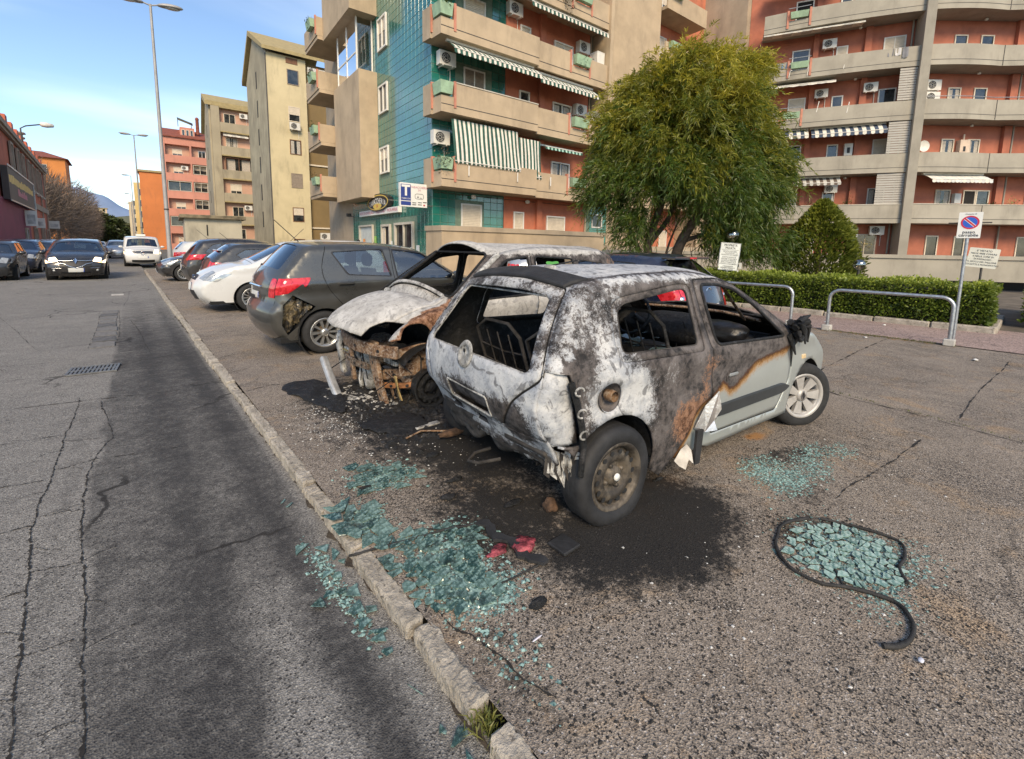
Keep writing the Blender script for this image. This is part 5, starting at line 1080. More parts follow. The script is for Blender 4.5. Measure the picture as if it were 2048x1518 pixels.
# ---- profiles: rear bottom -> roof -> front bottom, origin on the ground below the rear axle
P_YAR = [(-.5, .22), (-.62, .36), (-.68, .6), (-.6, .74), (-.585, .95), (-.53, 1.08), (-.44, 1.2), (-.24, 1.42), (-.12, 1.5), (.3, 1.535), (.9, 1.53), (1.4, 1.48), (1.72, 1.37), (2.3, 1.04), (2.6, .97), (2.95, .86), (3.16, .7), (3.24, .5), (3.2, .35), (3.1, .22)]
P_MPV = [(-.55, .22), (-.68, .4), (-.72, .7), (-.68, .98), (-.58, 1.16), (-.38, 1.45), (-.22, 1.56), (.3, 1.61), (1.0, 1.60), (1.6, 1.53), (1.85, 1.44), (2.55, 1.09), (2.9, 1.02), (3.25, .90), (3.48, .74), (3.58, .55), (3.55, .36), (3.42, .22)]
P_HAT = [(-.5, .22), (-.63, .38), (-.68, .62), (-.62, .82), (-.56, .98), (-.44, 1.12), (-.1, 1.38), (.1, 1.45), (.7, 1.47), (1.2, 1.42), (1.5, 1.34), (2.15, 1.0), (2.5, .94), (2.9, .84), (3.2, .68), (3.3, .5), (3.26, .34), (3.15, .22)]
P_SUV = [(-.6, .26), (-.72, .44), (-.76, .7), (-.7, .95), (-.6, 1.12), (-.36, 1.46), (-.2, 1.57), (.3, 1.64), (1.0, 1.64), (1.6, 1.55), (1.8, 1.46), (2.35, 1.12), (2.8, 1.04), (3.2, .94), (3.42, .78), (3.5, .55), (3.45, .36), (3.35, .26)]
P_VAN = [(-.9, .25), (-1.0, .45), (-1.0, 1.0), (-.97, 1.5), (-.9, 1.78), (-.6, 1.9), (.6, 1.92), (1.8, 1.9), (2.5, 1.84), (2.75, 1.72), (3.35, 1.22), (3.6, 1.14), (3.9, .98), (4.02, .78), (4.06, .5), (4.0, .32), (3.9, .25)]
def hat_wins(P='hat'):
    if P == 'hat': return [[(.0, 1.2), (.25, 1.34), (.95, 1.37), (1.0, .98), (.25, 1.02)], [(1.08, 1.37), (1.4, 1.31), (2.0, .98), (1.1, .96)]]
    if P == 'mpv': return [[(-.2, 1.18), (.0, 1.42), (.28, 1.48), (.28, 1.1), (-.1, 1.1)], [(.36, 1.5), (1.1, 1.5), (1.12, 1.07), (.38, 1.09)], [(1.2, 1.5), (1.6, 1.43), (1.95, 1.24), (1.9, 1.03), (1.22, 1.06)], [(1.98, 1.22), (2.42, 1.03), (1.98, 1.02)]]
    if P == 'suv': return [[(-.25, 1.2), (.0, 1.46), (.25, 1.5), (.1, 1.16)], [(.34, 1.51), (1.05, 1.52), (1.08, 1.12), (.24, 1.15)], [(1.15, 1.52), (1.55, 1.45), (2.1, 1.1), (1.17, 1.1)]]
m_pgrey = paint('dark grey metallic', (.082, .082, .075), .55, .3, .1); m_pwhite = paint('white paint', (.62, .62, .6), 0, .3, .08); m_pblack = paint('black paint', (.014, .014, .016), 0, .28, .1); m_pdark = paint('anthracite paint', (.04, .042, .045), .4, .3, .1)
m_pnavy = paint('navy paint', (.014, .022, .05), .3, .28, .1); m_psilv = paint('silver paint', (.46, .48, .5), .6, .32, .1); m_pblue = paint('blue grey paint', (.05, .075, .115), .4, .3, .1)
m_crump = NT('melted plastic'); _t = m_crump; _n = _t.noise(9, 6, .6, dist=1.2); m_crump = _t.pbr(_t.mix(_t.ss(_n, .42, .66), (.012, .011, .01), (.20, .15, .07)), .28, 0, _t.bump(_n, 1., .06), .6, .4)

# ---- dark grey hatchback next to the burnt cars
YW = [[(.16, 1.42), (.9, 1.465), (1.0, 1.07), (.36, 1.11)], [(1.08, 1.465), (1.58, 1.41), (2.2, 1.0), (1.12, 1.04)]]
YT = [(-.16, 1.08), (-.2, 1.0), (-.25, .94), (-.27, 1.0), (-.45, .87), (-.66, .83), (-.66, 1.06)]
melt = [(-.40, .845), (-.12, .68), (-.2, .58), (-.31, .45), (-.47, .30), (-.54, .44), (-.52, .72)]
def yar_extra(root, s):
    r = NR; g = MB(); V = s.side(-1)
    U2 = np.array([(x, z) for x in np.linspace(-.56, -.1, 26) for z in np.linspace(.28, .86, 30)]); m = pip(U2, melt); P = V(U2, .05); n1 = vnoise(U2, 9, 3); n2 = vnoise(U2*np.array([2.2, .8]), 9, 5); P[:, 1] -= -.03+.05*np.abs(n2)**.7*np.sign(n2)+.02*n1; P[:, 0] += .012*n1
    idx = np.arange(26*30).reshape(26, 30); F4 = np.stack([idx[:-1, :-1], idx[1:, :-1], idx[1:, 1:], idx[:-1, 1:]], -1).reshape(-1, 4); F4 = F4[m[F4].all(1)]; np_mesh('melted_bumper_corner', P, F4, m_crump, smooth=True, parent=root)
    g.bbox((-.70, -.33, .92), (-.62, .33, .955), .012); g.build('chrome_bar', m_chrome, root)
    g = MB(); g.tube([(-.56, .0, 1.12), (-.60, .1, 1.13), (-.5, .42, 1.22)], .014, 6); g.lathe([(0, -.62), (.04, -.6), (.045, -.5), (0, -.48)], 10, ax='x', o=(0, 0, 1.12)); g.build('rear_wiper', m_trim, root)
    g = MB()
    for k in range(5): g.box((-.755, .1-k*.085, .775), (-.748, .05-k*.085, .83))
    g.build('plate_characters', m_black, root)
std_car('parked_car', 'dark grey metallic hatchback with a melted rear bumper corner beside the burnt cars', 'car', (2.08, 7.25, 0), R_(0), P_YAR, .85, 1.04, 2.51, .30, m_pgrey, YW, ((2.3, 1.04), (1.72, 1.37)), ((-.50, 1.13), (-.18, 1.46)), [(2.5, .93), (2.9, .86), (3.15, .68), (2.95, .7)], YT, 'split', step=.06,
        doors=[[(.08, 1.5), (-.0, 1.2), (.05, .95), (.3, .62)], [(1.04, 1.5), (1.05, 1.05), (1.08, .6), (1.02, .3)], [(.3, .62), (.33, .3)]], handles=((.3, .985), (1.35, .95)), antenna=(-.05, 1.53), mirror=(2.12, 1.06), extra=yar_extra, side_extra=[('hole', melt, 0)], plate_r=.8, tum=.30, hood=(2.35, 1.03),
        rib_extra=[('bumper_step', [((-.6, .72), -.6), ((-.62, .70), -.6), ((-.62, .70), .6), ((-.6, .72), .6)], .02)])
# ---- white people carrier, nose to the kerb
def cm_extra(root, s):
    g = MB(); V = s.side(1); q = V(np.array([(2.98, .62), (3.12, .66), (3.22, .52), (3.16, .38), (3.12, .4), (3.14, .52)]), -.004); g.add(q, [tuple(range(6))]); q = s.side(-1)(np.array([(2.98, .62), (3.12, .66), (3.22, .52), (3.16, .38), (3.12, .4), (3.14, .52)]), -.004); g.build('fog_recess', m_pdark, root) if False else None
    g = MB(); g.lathe([(0, .05), (.07, .048), (.075, .0)], 16, ax='x', o=(3.6, 0, .74)); g.build('emblem', m_pnavy, root)
std_car('parked_car', 'white people carrier parked nose to the kerb left of the dark grey hatchback', 'car', (4.78, 12.3, 0), R_(180), P_MPV, .90, 1.05, 2.64, .315, m_pwhite, hat_wins('mpv'), ((2.55, 1.09), (1.85, 1.44)), ((-.6, 1.14), (-.34, 1.48)), [(3.0, .86), (3.32, .84), (3.56, .72), (3.3, .68)], [(-.7, 1.1), (-.5, 1.1), (-.5, .8), (-.72, .8)], 'multi', step=.07,
        doors=[[(2.05, 1.3), (2.2, .95), (2.25, .6), (2.1, .3)]], handles=((1.4, .97),), mirror=(2.3, 1.08), antenna=(1.6, 1.57), grille=[(.68, .78, .42, .36), (.34, .5, .55, .5)], extra=cm_extra, tum=.28, hood=(2.6, 1.07), plate_f=.58)
# ---- row of other parked cars up the street
C = lambda *a, **k: std_car(*a, step=k.pop('step', .11), **k)
hh_, ht_ = [(2.75, .84), (3.0, .82), (3.26, .64), (3.0, .62)], [(-.66, 1.0), (-.3, .98), (-.36, .8), (-.66, .8)]
def stripe_extra(root, s):
    g = MB(); g.bbox((-.38, -.5, 1.30), (-.12, .5, 1.335), .012); g.build('spoiler', m_psilv, root); g = MB(); g.bbox((-.39, -.4, 1.285), (-.37, .4, 1.305), .004); g.build('brake_light', m_tail, root)
C('parked_car', 'anthracite coupe with a pale roof spoiler between the white people carrier and the black crossover', 'car', (2.35, 15.2, 0), 0, [(x, z*1.02) for x, z in P_HAT], .88, 1.0, 2.6, .31, m_pdark, hat_wins(), ((2.15, 1.0), (1.5, 1.34)), ((-.52, 1.05), (-.02, 1.4)), hh_, ht_, antenna=(.1, 1.47), mirror=(1.95, 1.02), extra=stripe_extra)
C('parked_car', 'black crossover with a red tail lamp parked tail to the kerb near the lamp post', 'car', (2.3, 18.9, 0), 0, P_SUV, .9, 1.1, 2.6, .33, m_pblack, hat_wins('suv'), ((2.35, 1.12), (1.8, 1.46)), ((-.62, 1.1), (-.3, 1.5)), hh_, [(-.72, 1.12), (-.2, 1.14), (-.36, .96), (-.74, .94)], mirror=(2.1, 1.12), antenna=(0, 1.62), side_extra=[], group=None)
C('parked_car', 'black car parked nose to the kerb right behind the near lamp post', 'car', (4.35, 22.6, 0), R_(180), P_HAT, .88, 1.0, 2.6, .31, m_pblack, hat_wins(), ((2.15, 1.0), (1.5, 1.34)), ((-.52, 1.05), (-.02, 1.4)), hh_, ht_, mirror=(1.95, 1.02), grille=[(.4, .55, .5, .5), (.66, .74, .4, .4)])
C('parked_car', 'white hatchback with a red tail lamp left of the near lamp post', 'car', (2.35, 26.4, 0), 0, P_YAR, .86, 1.04, 2.5, .3, m_pwhite, YW, ((2.3, 1.04), (1.72, 1.37)), ((-.50, 1.13), (-.18, 1.46)), [(2.5, .93), (2.9, .86), (3.15, .68), (2.95, .7)], YT, mirror=(2.12, 1.06), antenna=(-.05, 1.53))
C('parked_car', 'white four by four behind the white hatchback, furthest of the right hand row', 'car', (3.6, 31.0, 0), 0, P_SUV, .9, 1.1, 2.6, .34, m_pwhite, hat_wins('suv'), ((2.35, 1.12), (1.8, 1.46)), ((-.62, 1.1), (-.3, 1.5)), hh_, ht_, mirror=(2.1, 1.12))
# oncoming traffic
def scenic_extra(root, s):
    g = MB()
    fp = lambda y, z, o=.012: tuple(front_pt(s, y, z, o))
    for sg in (1, -1): g.tube([fp(sg*.06, .72), fp(sg*.3, .70), fp(sg*.55, .76)], .016, 5); g.tube([fp(sg*.5, .66), fp(sg*.3, .63), fp(sg*.2, .56), fp(0, .53)], .016, 5); g.tube([fp(sg*.70, .50), fp(sg*.55, .53), fp(sg*.42, .50)], .010, 5)
    g.add([fp(0, .79, .03), fp(.055, .71, .03), fp(0, .63, .03), fp(-.055, .71, .03)], [(0, 1, 2, 3)]); g.build('chrome_trim', m_chrome, root)
    for sg in (1, -1): MB().lathe([(0, .05), (.05, .04), (.055, 0)], 12, ax='x', o=(front_pt(s, sg*.62, .42, 0)[0]-.03, sg*.62, .42)).build('fog_lamp', m_head, root)
    g = MB()
    for sg in (1, -1): q = front_pt(s, sg*.72, .76, 0); g.bbox((q[0]-.06, q[1]-.05, .72), (q[0]+.02, q[1]+.05, .80), .01)
    g.build('indicator', m_amb, root)
C('oncoming_car', 'black people carrier driving towards the viewer with glowing headlamps', 'car', (-1.48, 28.6, -.07), R_(-90), [(x, z*1.02) for x, z in P_MPV], .93, 1.06, 2.8, .34, m_pblack, hat_wins('mpv'), ((2.55, 1.10), (1.85, 1.46)), ((-.6, 1.14), (-.34, 1.48)), [(3.0, .84), (3.32, .82), (3.56, .72), (3.3, .68)], ht_, mirror=(2.3, 1.1), grille=[(.56, .68, .5, .5), (.3, .42, .5, .45)], extra=scenic_extra, lit=True, pf=.1, plate_f=.44, plate_r=0, step=.09)
def van_extra(root, s):
    g = MB()
    for z in (.80, .88, .95): g.tube([tuple(front_pt(s, y, z, .012)) for y in (-.5, -.25, 0, .25, .5)], .016, 5)
    g.tube([(s.x1+.15, .11*math.cos(i*6.283/16), .86+.11*math.sin(i*6.283/16)) for i in range(16)], .012, 5, closed=True)
    for k in range(3): g.tube([(s.x1+.15, 0, .86), (s.x1+.15, .1*math.sin(k*2.094), .86+.1*math.cos(k*2.094))], .01, 4)
    g.build('emblem', m_chrome, root)
    g = MB(); g.bbox((2.2, -.25, 1.93), (2.4, .25, 2.06), .02); g.build('taxi_sign', m_swhite, root)
    g = MB()
    for sg in (1, -1): q = front_pt(s, sg*.74, .86, 0); g.bbox((q[0]-.06, q[1]-.05, .83), (q[0]+.02, q[1]+.05, .90), .01)
    g.build('indicator', m_amb, root)
C('van', 'white taxi van with lit headlamps driving along the kerb by the near lamp post', 'van', (.93, 41.0, -.07), R_(-90), P_VAN, .96, 1.15, 3.2, .34, m_pwhite, [[(2.0, 1.68), (2.6, 1.6), (3.1, 1.2), (2.0, 1.18)]], ((3.35, 1.22), (2.75, 1.72)), ((-.98, 1.1), (-.93, 1.7)), [(3.5, .98), (3.75, .96), (4.0, .84), (3.8, .78)], None, mirror=(3.1, 1.25), grille=[(.8, .94, .5, .5), (.35, .48, .6, .6)], extra=van_extra, lit=True, plate_f=.58, plate_r=0, tum=.14, pf=.08)
C('oncoming_car', 'pale car hidden behind the taxi van on its left side', 'car', (-.35, 58.0, -.07), R_(-90), P_SUV, .9, 1.1, 2.6, .34, m_psilv, hat_wins('suv'), ((2.35, 1.12), (1.8, 1.46)), ((-.62, 1.1), (-.3, 1.5)), hh_, ht_, mirror=(2.1, 1.12), step=.16)
C('oncoming_car', 'small white car far up the street between the people carrier and the van', 'car', (-2.6, 88, -.07), R_(-90), P_HAT, .88, 1.0, 2.6, .31, m_pwhite, hat_wins(), ((2.15, 1.0), (1.5, 1.34)), ((-.52, 1.05), (-.02, 1.4)), hh_, ht_, step=.2)
C('parked_car', 'white car parked far up the left side, partly hidden by the black people carrier', 'car', (-4.4, 92, -.07), R_(-90), P_HAT, .88, 1.0, 2.6, .31, m_pwhite, hat_wins(), ((2.15, 1.0), (1.5, 1.34)), ((-.52, 1.05), (-.02, 1.4)), hh_, ht_, step=.2)
# left hand kerb
for (lbl, x, y, mt_, P, wn_, b, w) in [('dark grey small hatchback at the left edge of the picture, nearest of the left row', -4.05, 28.8, m_pdark, P_YAR, YW, 1.04, .85), ('blue black car with pale mirror caps behind the nearest car of the left row', -3.95, 34.6, m_pnavy, P_MPV, hat_wins('mpv'), 1.05, .88), ('blue grey hatchback in the left row beside the black people carrier', -3.8, 39.9, m_pblue, P_YAR, YW, 1.04, .86), ('white car in the left row just behind the blue grey hatchback', -3.75, 45.3, m_pwhite, P_MPV, hat_wins('mpv'), 1.05, .88)]:
    wsq = ((2.3, 1.04), (1.72, 1.37)) if P is P_YAR else ((2.55, 1.09), (1.85, 1.44)); rwq = ((-.5, 1.13), (-.18, 1.46)) if P is P_YAR else ((-.6, 1.14), (-.34, 1.48))
    C('parked_car', lbl, 'car', (x, y, -.07), R_(-90), P, w, b, 2.5 if P is P_YAR else 2.64, .3, mt_, wn_, wsq, rwq, [(2.5, .93), (2.9, .86), (3.15, .68), (2.95, .7)] if P is P_YAR else [(3.0, .86), (3.32, .84), (3.56, .72), (3.3, .68)], ht_, 'cap', mirror=(2.15, 1.07), grille=[(.3, .42, .55, .5)], plate_f=.46, plate_r=0)
# parked on the far side of the lot, seen through the burnt cars
def opel_extra(root, s):
    g = MB(); g.tube([(-.69+.0, .085*math.cos(i*6.283/20), .86+.085*math.sin(i*6.283/20)) for i in range(20)], .012, 5, closed=True); g.tube([(-.69, .1, .865), (-.695, .02, .865), (-.695, -.02, .855), (-.69, -.1, .855)], .011, 5); g.build('emblem', m_chrome, root)
    g = MB(); g.bbox((-.40, -.55, 1.38), (-.15, .55, 1.42), .015); g.build('spoiler', m_pblack, root); g = MB(); g.bbox((-.41, -.1, 1.385), (-.398, .1, 1.41), .003); g.build('brake_light', m_tail, root)
    for sg in (1, -1): MB().lathe([(0, -.015), (.045, -.012), (.06, .02)], 16, ax='x', o=(-.63, sg*.66, .78)).build('reversing_lamp', m_chrome, root)
std_car('parked_car', 'navy black hatchback with a ring badge seen through the burnt silver car windows', 'car', (7.0, 4.05, 0), R_(90), [(x, z*.98) for x, z in P_HAT], .86, .98, 2.5, .3, m_pnavy, [[(.0, 1.15), (.25, 1.3), (.95, 1.34), (1.0, .97), (.2, 1.0)], [(1.08, 1.34), (1.4, 1.28), (2.0, .96), (1.1, .95)]], ((2.15, .98), (1.5, 1.31)), ((-.5, 1.03), (-.06, 1.36)), hh_, [(-.66, .98), (-.22, .95), (-.34, .76), (-.6, .62), (-.66, .62)], step=.07, mirror=(1.95, 1.0), plate_f=0, plate_r=.62, antenna=(.1, 1.44), extra=opel_extra)
C('parked_car', 'pale silver hatchback seen between the pillars of the burnt white car', 'car', (9.1, 9.6, 0), R_(60), P_YAR, .85, 1.04, 2.51, .3, m_psilv, YW, ((2.3, 1.04), (1.72, 1.37)), ((-.50, 1.13), (-.18, 1.46)), [(2.5, .93), (2.9, .86), (3.15, .68), (2.95, .7)], YT, mirror=(2.12, 1.06))
# ================================================================== BURNT CARS
def burnt(name, paintc, pm=.35, ashc=((.33, .35, .38), (.54, .54, .53)), swirl=.75):
    t = NT(name); a = t.attr('burn')
    n1 = t.noise(4.5, 7, .7, dist=.4); n2 = t.noise(17, 6, .72, dist=.3); n3 = t.noise(75, 4, .7)
    nn = t.math('ADD', t.math('MULTIPLY', n1, .36), t.math('ADD', t.math('MULTIPLY', n2, .40), t.math('MULTIPLY', n3, .34)))
    sp = t.noise(130, 3, .8)
    soot = t.mix(t.ss(n2, .36, .64), (.014, .013, .013), (.10, .086, .08)); soot = t.mix(t.ss(n1, .42, .64, 0, .85), soot, (.155, .138, .132)); soot = t.mix(t.ss(n3, .56, .72, 0, .6), soot, (.02, .018, .017))
    # rust: brown to salmon flakes
    rust = t.mix(t.ss(n2, .4, .6), (.085, .034, .014), (.27, .145, .085)); rust = t.mix(t.ss(n3, .52, .66, 0, .8), rust, (.36, .22, .15))
    r = t.math('ADD', a[1], t.math('MULTIPLY', t.math('SUBTRACT', nn, .55), 1.9)); col = t.mix(t.ss(r, .42, .6), soot, rust)
    # ash: blotches plus fine salt-like flecks
    ash = t.mix(t.ss(n1, .35, .65), *ashc); ash = t.mix(t.ss(n2, .48, .68, 0, .65), ash, tuple(v*.6 for v in ashc[0])); ash = t.mix(t.ss(n3, .56, .70, 0, .6), ash, (.11, .108, .11)); ash = t.mix(t.ss(t.noise(6.5, 3, .5, dist=2.2), .56, .63, 0, swirl), ash, (.10, .10, .105))
    w = t.math('ADD', a[0], t.math('MULTIPLY', t.math('SUBTRACT', nn, .55), 2.1)); fl = t.math('ADD', a[0], t.math('MULTIPLY', t.math('SUBTRACT', sp, .5), 1.5))
    wm = t.math('MAXIMUM', t.ss(w, .44, .62), t.math('MULTIPLY', t.ss(fl, .6, .74), .85)); col = t.mix(wm, col, ash)
    # paint that survived, edged by scorched brown
    p = t.math('ADD', a[2], t.math('MULTIPLY', t.math('SUBTRACT', nn, .55), .75))
    br = t.mix(t.ss(p, .36, .60), (.05, .017, .006), (.30, .16, .05)); col = t.mix(t.ss(p, .30, .40), col, br)
    pc = t.mix(t.ss(n1, .35, .7, 0, .18), paintc, tuple(v*.7 for v in paintc)); pm_ = t.ss(p, .50, .78); col = t.mix(pm_, col, pc)
    h = t.math('ADD', t.math('MULTIPLY', n2, .7), t.math('MULTIPLY', n3, .5)); bp = t.n('ShaderNodeBump'); bp.inputs['Distance'].default_value = .012; t.put(bp.inputs['Height'], h); t.put(bp.inputs['Strength'], t.ss(p, .4, .7, .5, .02))
    return t.pbr(col, t.ss(p, .45, .75, .78, .34), t.math('MULTIPLY', pm_, pm), bp.outputs[0], .35)
m_burn = burnt('burnt silver bodywork', (.40, .425, .405)); m_burnw = burnt('burnt white bodywork', (.6, .6, .58), 0, ((.36, .345, .32), (.52, .505, .475)), .35)
m_char = NT('charred interior'); _t = m_char; _n = _t.noise(14, 7, .75, dist=.5); m_char = _t.pbr(_t.mix(_t.ss(_n, .5, .72), (.006, .006, .006), (.055, .052, .052)), .6, 0, _t.bump(_n, 1., .03), .5)
m_rustp = NT('rusted steel'); _t = m_rustp; _n = _t.noise(12, 7, .7); _m = _t.noise(45, 5, .7); m_rustp = _t.pbr(_t.mix(_t.ss(_m, .48, .62, 0, .7), _t.mix(_t.ss(_n, .38, .6), (.075, .035, .018), (.27, .17, .10)), (.4, .34, .28)), .85, .1, _t.bump(_m, .6, .01), .3)
m_ashp = NT('ash covered metal'); _t = m_ashp; _n = _t.noise(8, 7, .7); _m = _t.noise(30, 5, .7); m_ashp = _t.pbr(_t.mix(_t.ss(_m, .5, .66, 0, .8), _t.mix(_t.ss(_n, .4, .6), (.22, .215, .2), (.5, .49, .46)), (.05, .045, .04)), .85, 0, _t.bump(_m, .7, .015), .3)
m_rim = NT('scorched steel rim'); _t = m_rim; _n = _t.noise(9, 6, .65); m_rim = _t.pbr(_t.mix(_t.ss(_n, .4, .62), (.05, .043, .036), (.155, .13, .10)), .6, .35, _t.bump(_t.noise(40, 5), .4, .008), .4)
m_band = M('scorched rubber band', (.02, .02, .021), .7, var=.4, sc=10, bump=.4, bsc=60)
def sld(o, th=.012, mat2=None):
    if mat2: o.data.materials.append(mat2)
    m = o.modifiers.new('thickness', 'SOLIDIFY'); m.thickness = th; m.offset = -1; m.use_even_offset = False
    if mat2: m.material_offset = 1
    return o
def S01(v, a, b): q = np.clip((v-a)/(b-a), 0, 1); return q*q*(3-2*q)
def gss(x, z, cx, cz, rx, rz): return np.exp(-(((x-cx)/rx)**2+((z-cz)/rz)**2))
# ------------------------------------------------ burnt silver three door hatchback
CL_ANG = math.atan2(1.21-1.43, 4.47-2.02)
clio = thing('burnt_car', 'burnt out silver three door hatchback with an ash white tailgate and flat rear tyre', 'burnt car', (2.085, 2.225, -.012), CL_ANG)
P_CL = [(-.29, .30), (-.34, .42), (-.385, .50), (-.445, .58), (-.475, .70), (-.455, .84), (-.41, .94), (-.315, 1.10), (-.19, 1.27), (-.10, 1.338), (.1, 1.372), (.45, 1.39), (.9, 1.39), (1.25, 1.355), (1.45, 1.295), (1.8, 1.12), (2.14, .945), (2.45, .88), (2.75, .79), (3.0, .67), (3.12, .54), (3.14, .40), (3.06, .22)]
m_rmid = NT('grey brown scale'); _t = m_rmid; _n = _t.noise(14, 7, .7); _m = _t.noise(40, 5, .7); m_rmid = _t.pbr(_t.mix(_t.ss(_m, .46, .62, 0, .75), _t.mix(_t.ss(_n, .4, .6), (.05, .034, .024), (.19, .13, .085)), (.30, .27, .23)), .85, .1, _t.bump(_m, .8, .015), .3)
sc = Shape(P_CL, .815, .90, tum=.36, fb=.16, rb=.055, pf=.17, pr=.085, r=.075, n=130, shoulder=.010)
dn = np.random.RandomState(5)
def cl_dent(P, sg):
    P = P.copy(); x, y, z = P[:, 0], P[:, 1], P[:, 2]; q = vnoise(P, 2.3, 21)*.006+vnoise(P, 6, 22)*.003; k = np.clip((2.2-x)/1.2, 0, 1)
    if sg: P[:, 1] -= sg*q*k; P[:, 1] -= sg*.03*gss(x, z, .85, .45, .12, .12)*(sg < 0)
    else:
        P[:, 2] -= np.where(z > 1.2, np.abs(vnoise(P, 1.6, 23))*.02*k, 0); P[:, 0] += np.where(x < 0, q*1.2, 0)
    return P
sc.dent = cl_dent
def cl_burn(P):
    x, y, z = P[:, 0], P[:, 1], P[:, 2]; A = np.zeros((len(P), 3)); right = y < 0
    zb = np.interp(x, [.5, .70, .80, .93, 1.05, 1.16, 1.28, 1.5, 1.75, 2.0, 2.12, 2.22, 2.35], [.1, .33, .45, .54, .63, .55, .60, .70, .73, .76, .86, 1.0, 1.2])
    A[:, 2] = np.clip((zb-z)/.22+.52, 0, 1)*(x > .5)
    ash = .86*gss(x, z, .03, .70, .30, .24)+.56*gss(x, z, .0, 1.15, .25, .28)+.24*gss(x, z, .6, 1.33, .6, .09)+.55*S01(z, 1.33, 1.375)*(x < 1.35)+.26*gss(x, z, .85, 1.15, .12, .3)+.34*gss(x, z, .58, .78, .3, .16)+.4*gss(x, z, 1.3, 1.33, .25, .06)+.32*gss(x, z, .2, .52, .35, .1)
    rear = (x < -.27) & (np.abs(y) < .74)
    ash = np.where(rear, .72-.66*gss(y, z, -.45, .58, .12, .11)-.75*gss(y, z, -.02, .61, .30, .075)-.25*gss(y, z, .1, .50, .5, .03)-.2*gss(y, z, .35, .62, .1, .12)-.3*S01(.46-z, 0, .12)+.0*x, ash)
    ash = np.where((x < .05) & (z > .90) & (np.abs(y) < .72), .5, ash)
    roof = (z > 1.345) & (np.abs(y) < .55); ash = np.where(roof, .78-.5*S01(x, .95, 1.3)*0-.5*np.exp(-((np.abs(y)-.52)/.05)**2), ash)
    A[:, 0] = np.clip(ash, 0, 1)*(1-S01(A[:, 2], .3, .6))
    A[:, 1] = np.clip(.72*gss(x, z, .66, .44, .22, .22)+.42*gss(x, z, .86, .72, .1, .25)+.3*gss(x, z, 1.0, .82, .12, .1)+.18*gss(x, z, 1.4, .83, .5, .08)+.3*gss(y, z, -.5, .42, .2, .06)*rear, 0, 1)
    return A
arch_r = circ(0.02, .285, .335, 34); arch_f = circ(2.472, .285, .335, 34)
q_win = rpoly([(.07, .955), (.775, .935), (.80, 1.285), (.70, 1.285), (.17, 1.225), (.11, 1.19)], .05); d_win = rpoly([(.965, .915), (1.90, .885), (1.60, 1.135), (1.36, 1.265), (1.15, 1.305), (.955, 1.31)], .05)
door = rpoly([(.885, 1.345), (.895, .9), (.93, .6), (.975, .29), (1.93, .27), (2.06, .5), (2.10, .88), (1.70, 1.135), (1.42, 1.295), (1.2, 1.345)], .03)
torn = [(.50, .12), (.56, .30), (.66, .34), (.70, .27), (.76, .31), (.80, .24), (.86, .22), (.9, .12)]
tail_cut = [(-.52, .50), (-.24, .50), (-.255, .62), (-.29, .78), (-.33, .90), (-.52, .92)]
bnd = [tuple(p) for p in sc.P if not (p[0] < 0 and p[1] < .485)]+[(2.84, .2), (2.0, .19), (.98, .19), (.86, .23), (.78, .20), (.72, .26), (.64, .19), (.56, .22), (.46, .12), (.35, .2), (-.2, .36), (-.325, .485)]
sreg = lambda sg: [('hole', arch_r, 0), ('hole', arch_f, 0), ('hole', q_win, 0), ('hole', d_win, 0)]+([('hole', circ(-.045, .735, .083, 26), 0)] if sg < 0 else [])+[('shut_line', line_poly(door+[door[0]], .012), .004), ('tail_lamp_recess', tail_cut, .035), ('door', door, 0), ('window_flange', rpoly([(.02, .915), (.83, .895), (.845, 1.32), (.69, 1.325), (.13, 1.265), (.05, 1.21)], .06), .010)]
inn = np.concatenate([sc.P-sc.N*d for d in (.012, .035, .06)])[::2]
def burn_obj(nm, v, mat=m_burn, th=.014, root=clio, fld=cl_burn, inner=True):
    V, Fc = merge(v); o = np_mesh(nm, V, Fc, mat, smooth=True, parent=root, attr=fld(V)); return sld(o, th, m_char if inner else None)
for sg in (-1, 1):
    for k, v in cut_regions(sc.side(sg), bnd, sreg(sg), .042, inn).items():
        if k == 'hole': continue
        v = [(q[0], q[1] if sg < 0 else q[1][:, ::-1]) for q in v]
        if k == 'shut_line': np_mesh('shut_line', *merge(v), m_gap, parent=clio)
        else: burn_obj({'body': 'side_panel'}.get(k, k), v)
# rear, roof, bonnet
u = sc.u; Lt = sc.L[-1]; v8 = .8
rw_hole = rpoly([(u(-.462, .872), -.69), (u(-.20, 1.268), -.665), (u(-.20, 1.268), .665), (u(-.462, .872), .69)], .06)
ws_hole = rpoly([(u(1.44, 1.315), -.68), (u(2.10, .965), -.73), (u(2.10, .965), .73), (u(1.44, 1.315), .68)], .05)
hb = u(-.435, .54); ht = u(-.14, 1.33)
hatch = rpoly([(hb, -.40), (u(-.49, .72), -.60), (u(-.46, .865), -.792), (ht, -.76), (ht, .76), (u(-.46, .865), .792), (u(-.49, .72), .68), (hb, .62)], .03)
plate = rpoly([(u(-.455, .555), -.31), (u(-.485, .672), -.31), (u(-.485, .672), .27), (u(-.455, .555), .27)], .02)
h1 = [(u(-.36, .42), -.13), (u(-.40, .48), -.13), (u(-.40, .48), .03), (u(-.36, .42), .03)]; h2 = [(u(-.36, .43), .26), (u(-.40, .48), .26), (u(-.40, .48), .44), (u(-.36, .43), .44)]
rg = np.random.RandomState(2); zz = []
for i in range(34): vv = -.8+1.6*i/33; zz.append((max(.0, .05+.05*rg.rand()*(1+.6*math.sin(i*1.9))-.03+(.03 if abs(vv) > .6 else 0)), vv))
rb_bnd = zz+[(Lt, .8), (Lt, -.8)]; rb_bnd = [(a, b) for a, b in rb_bnd][::-1]
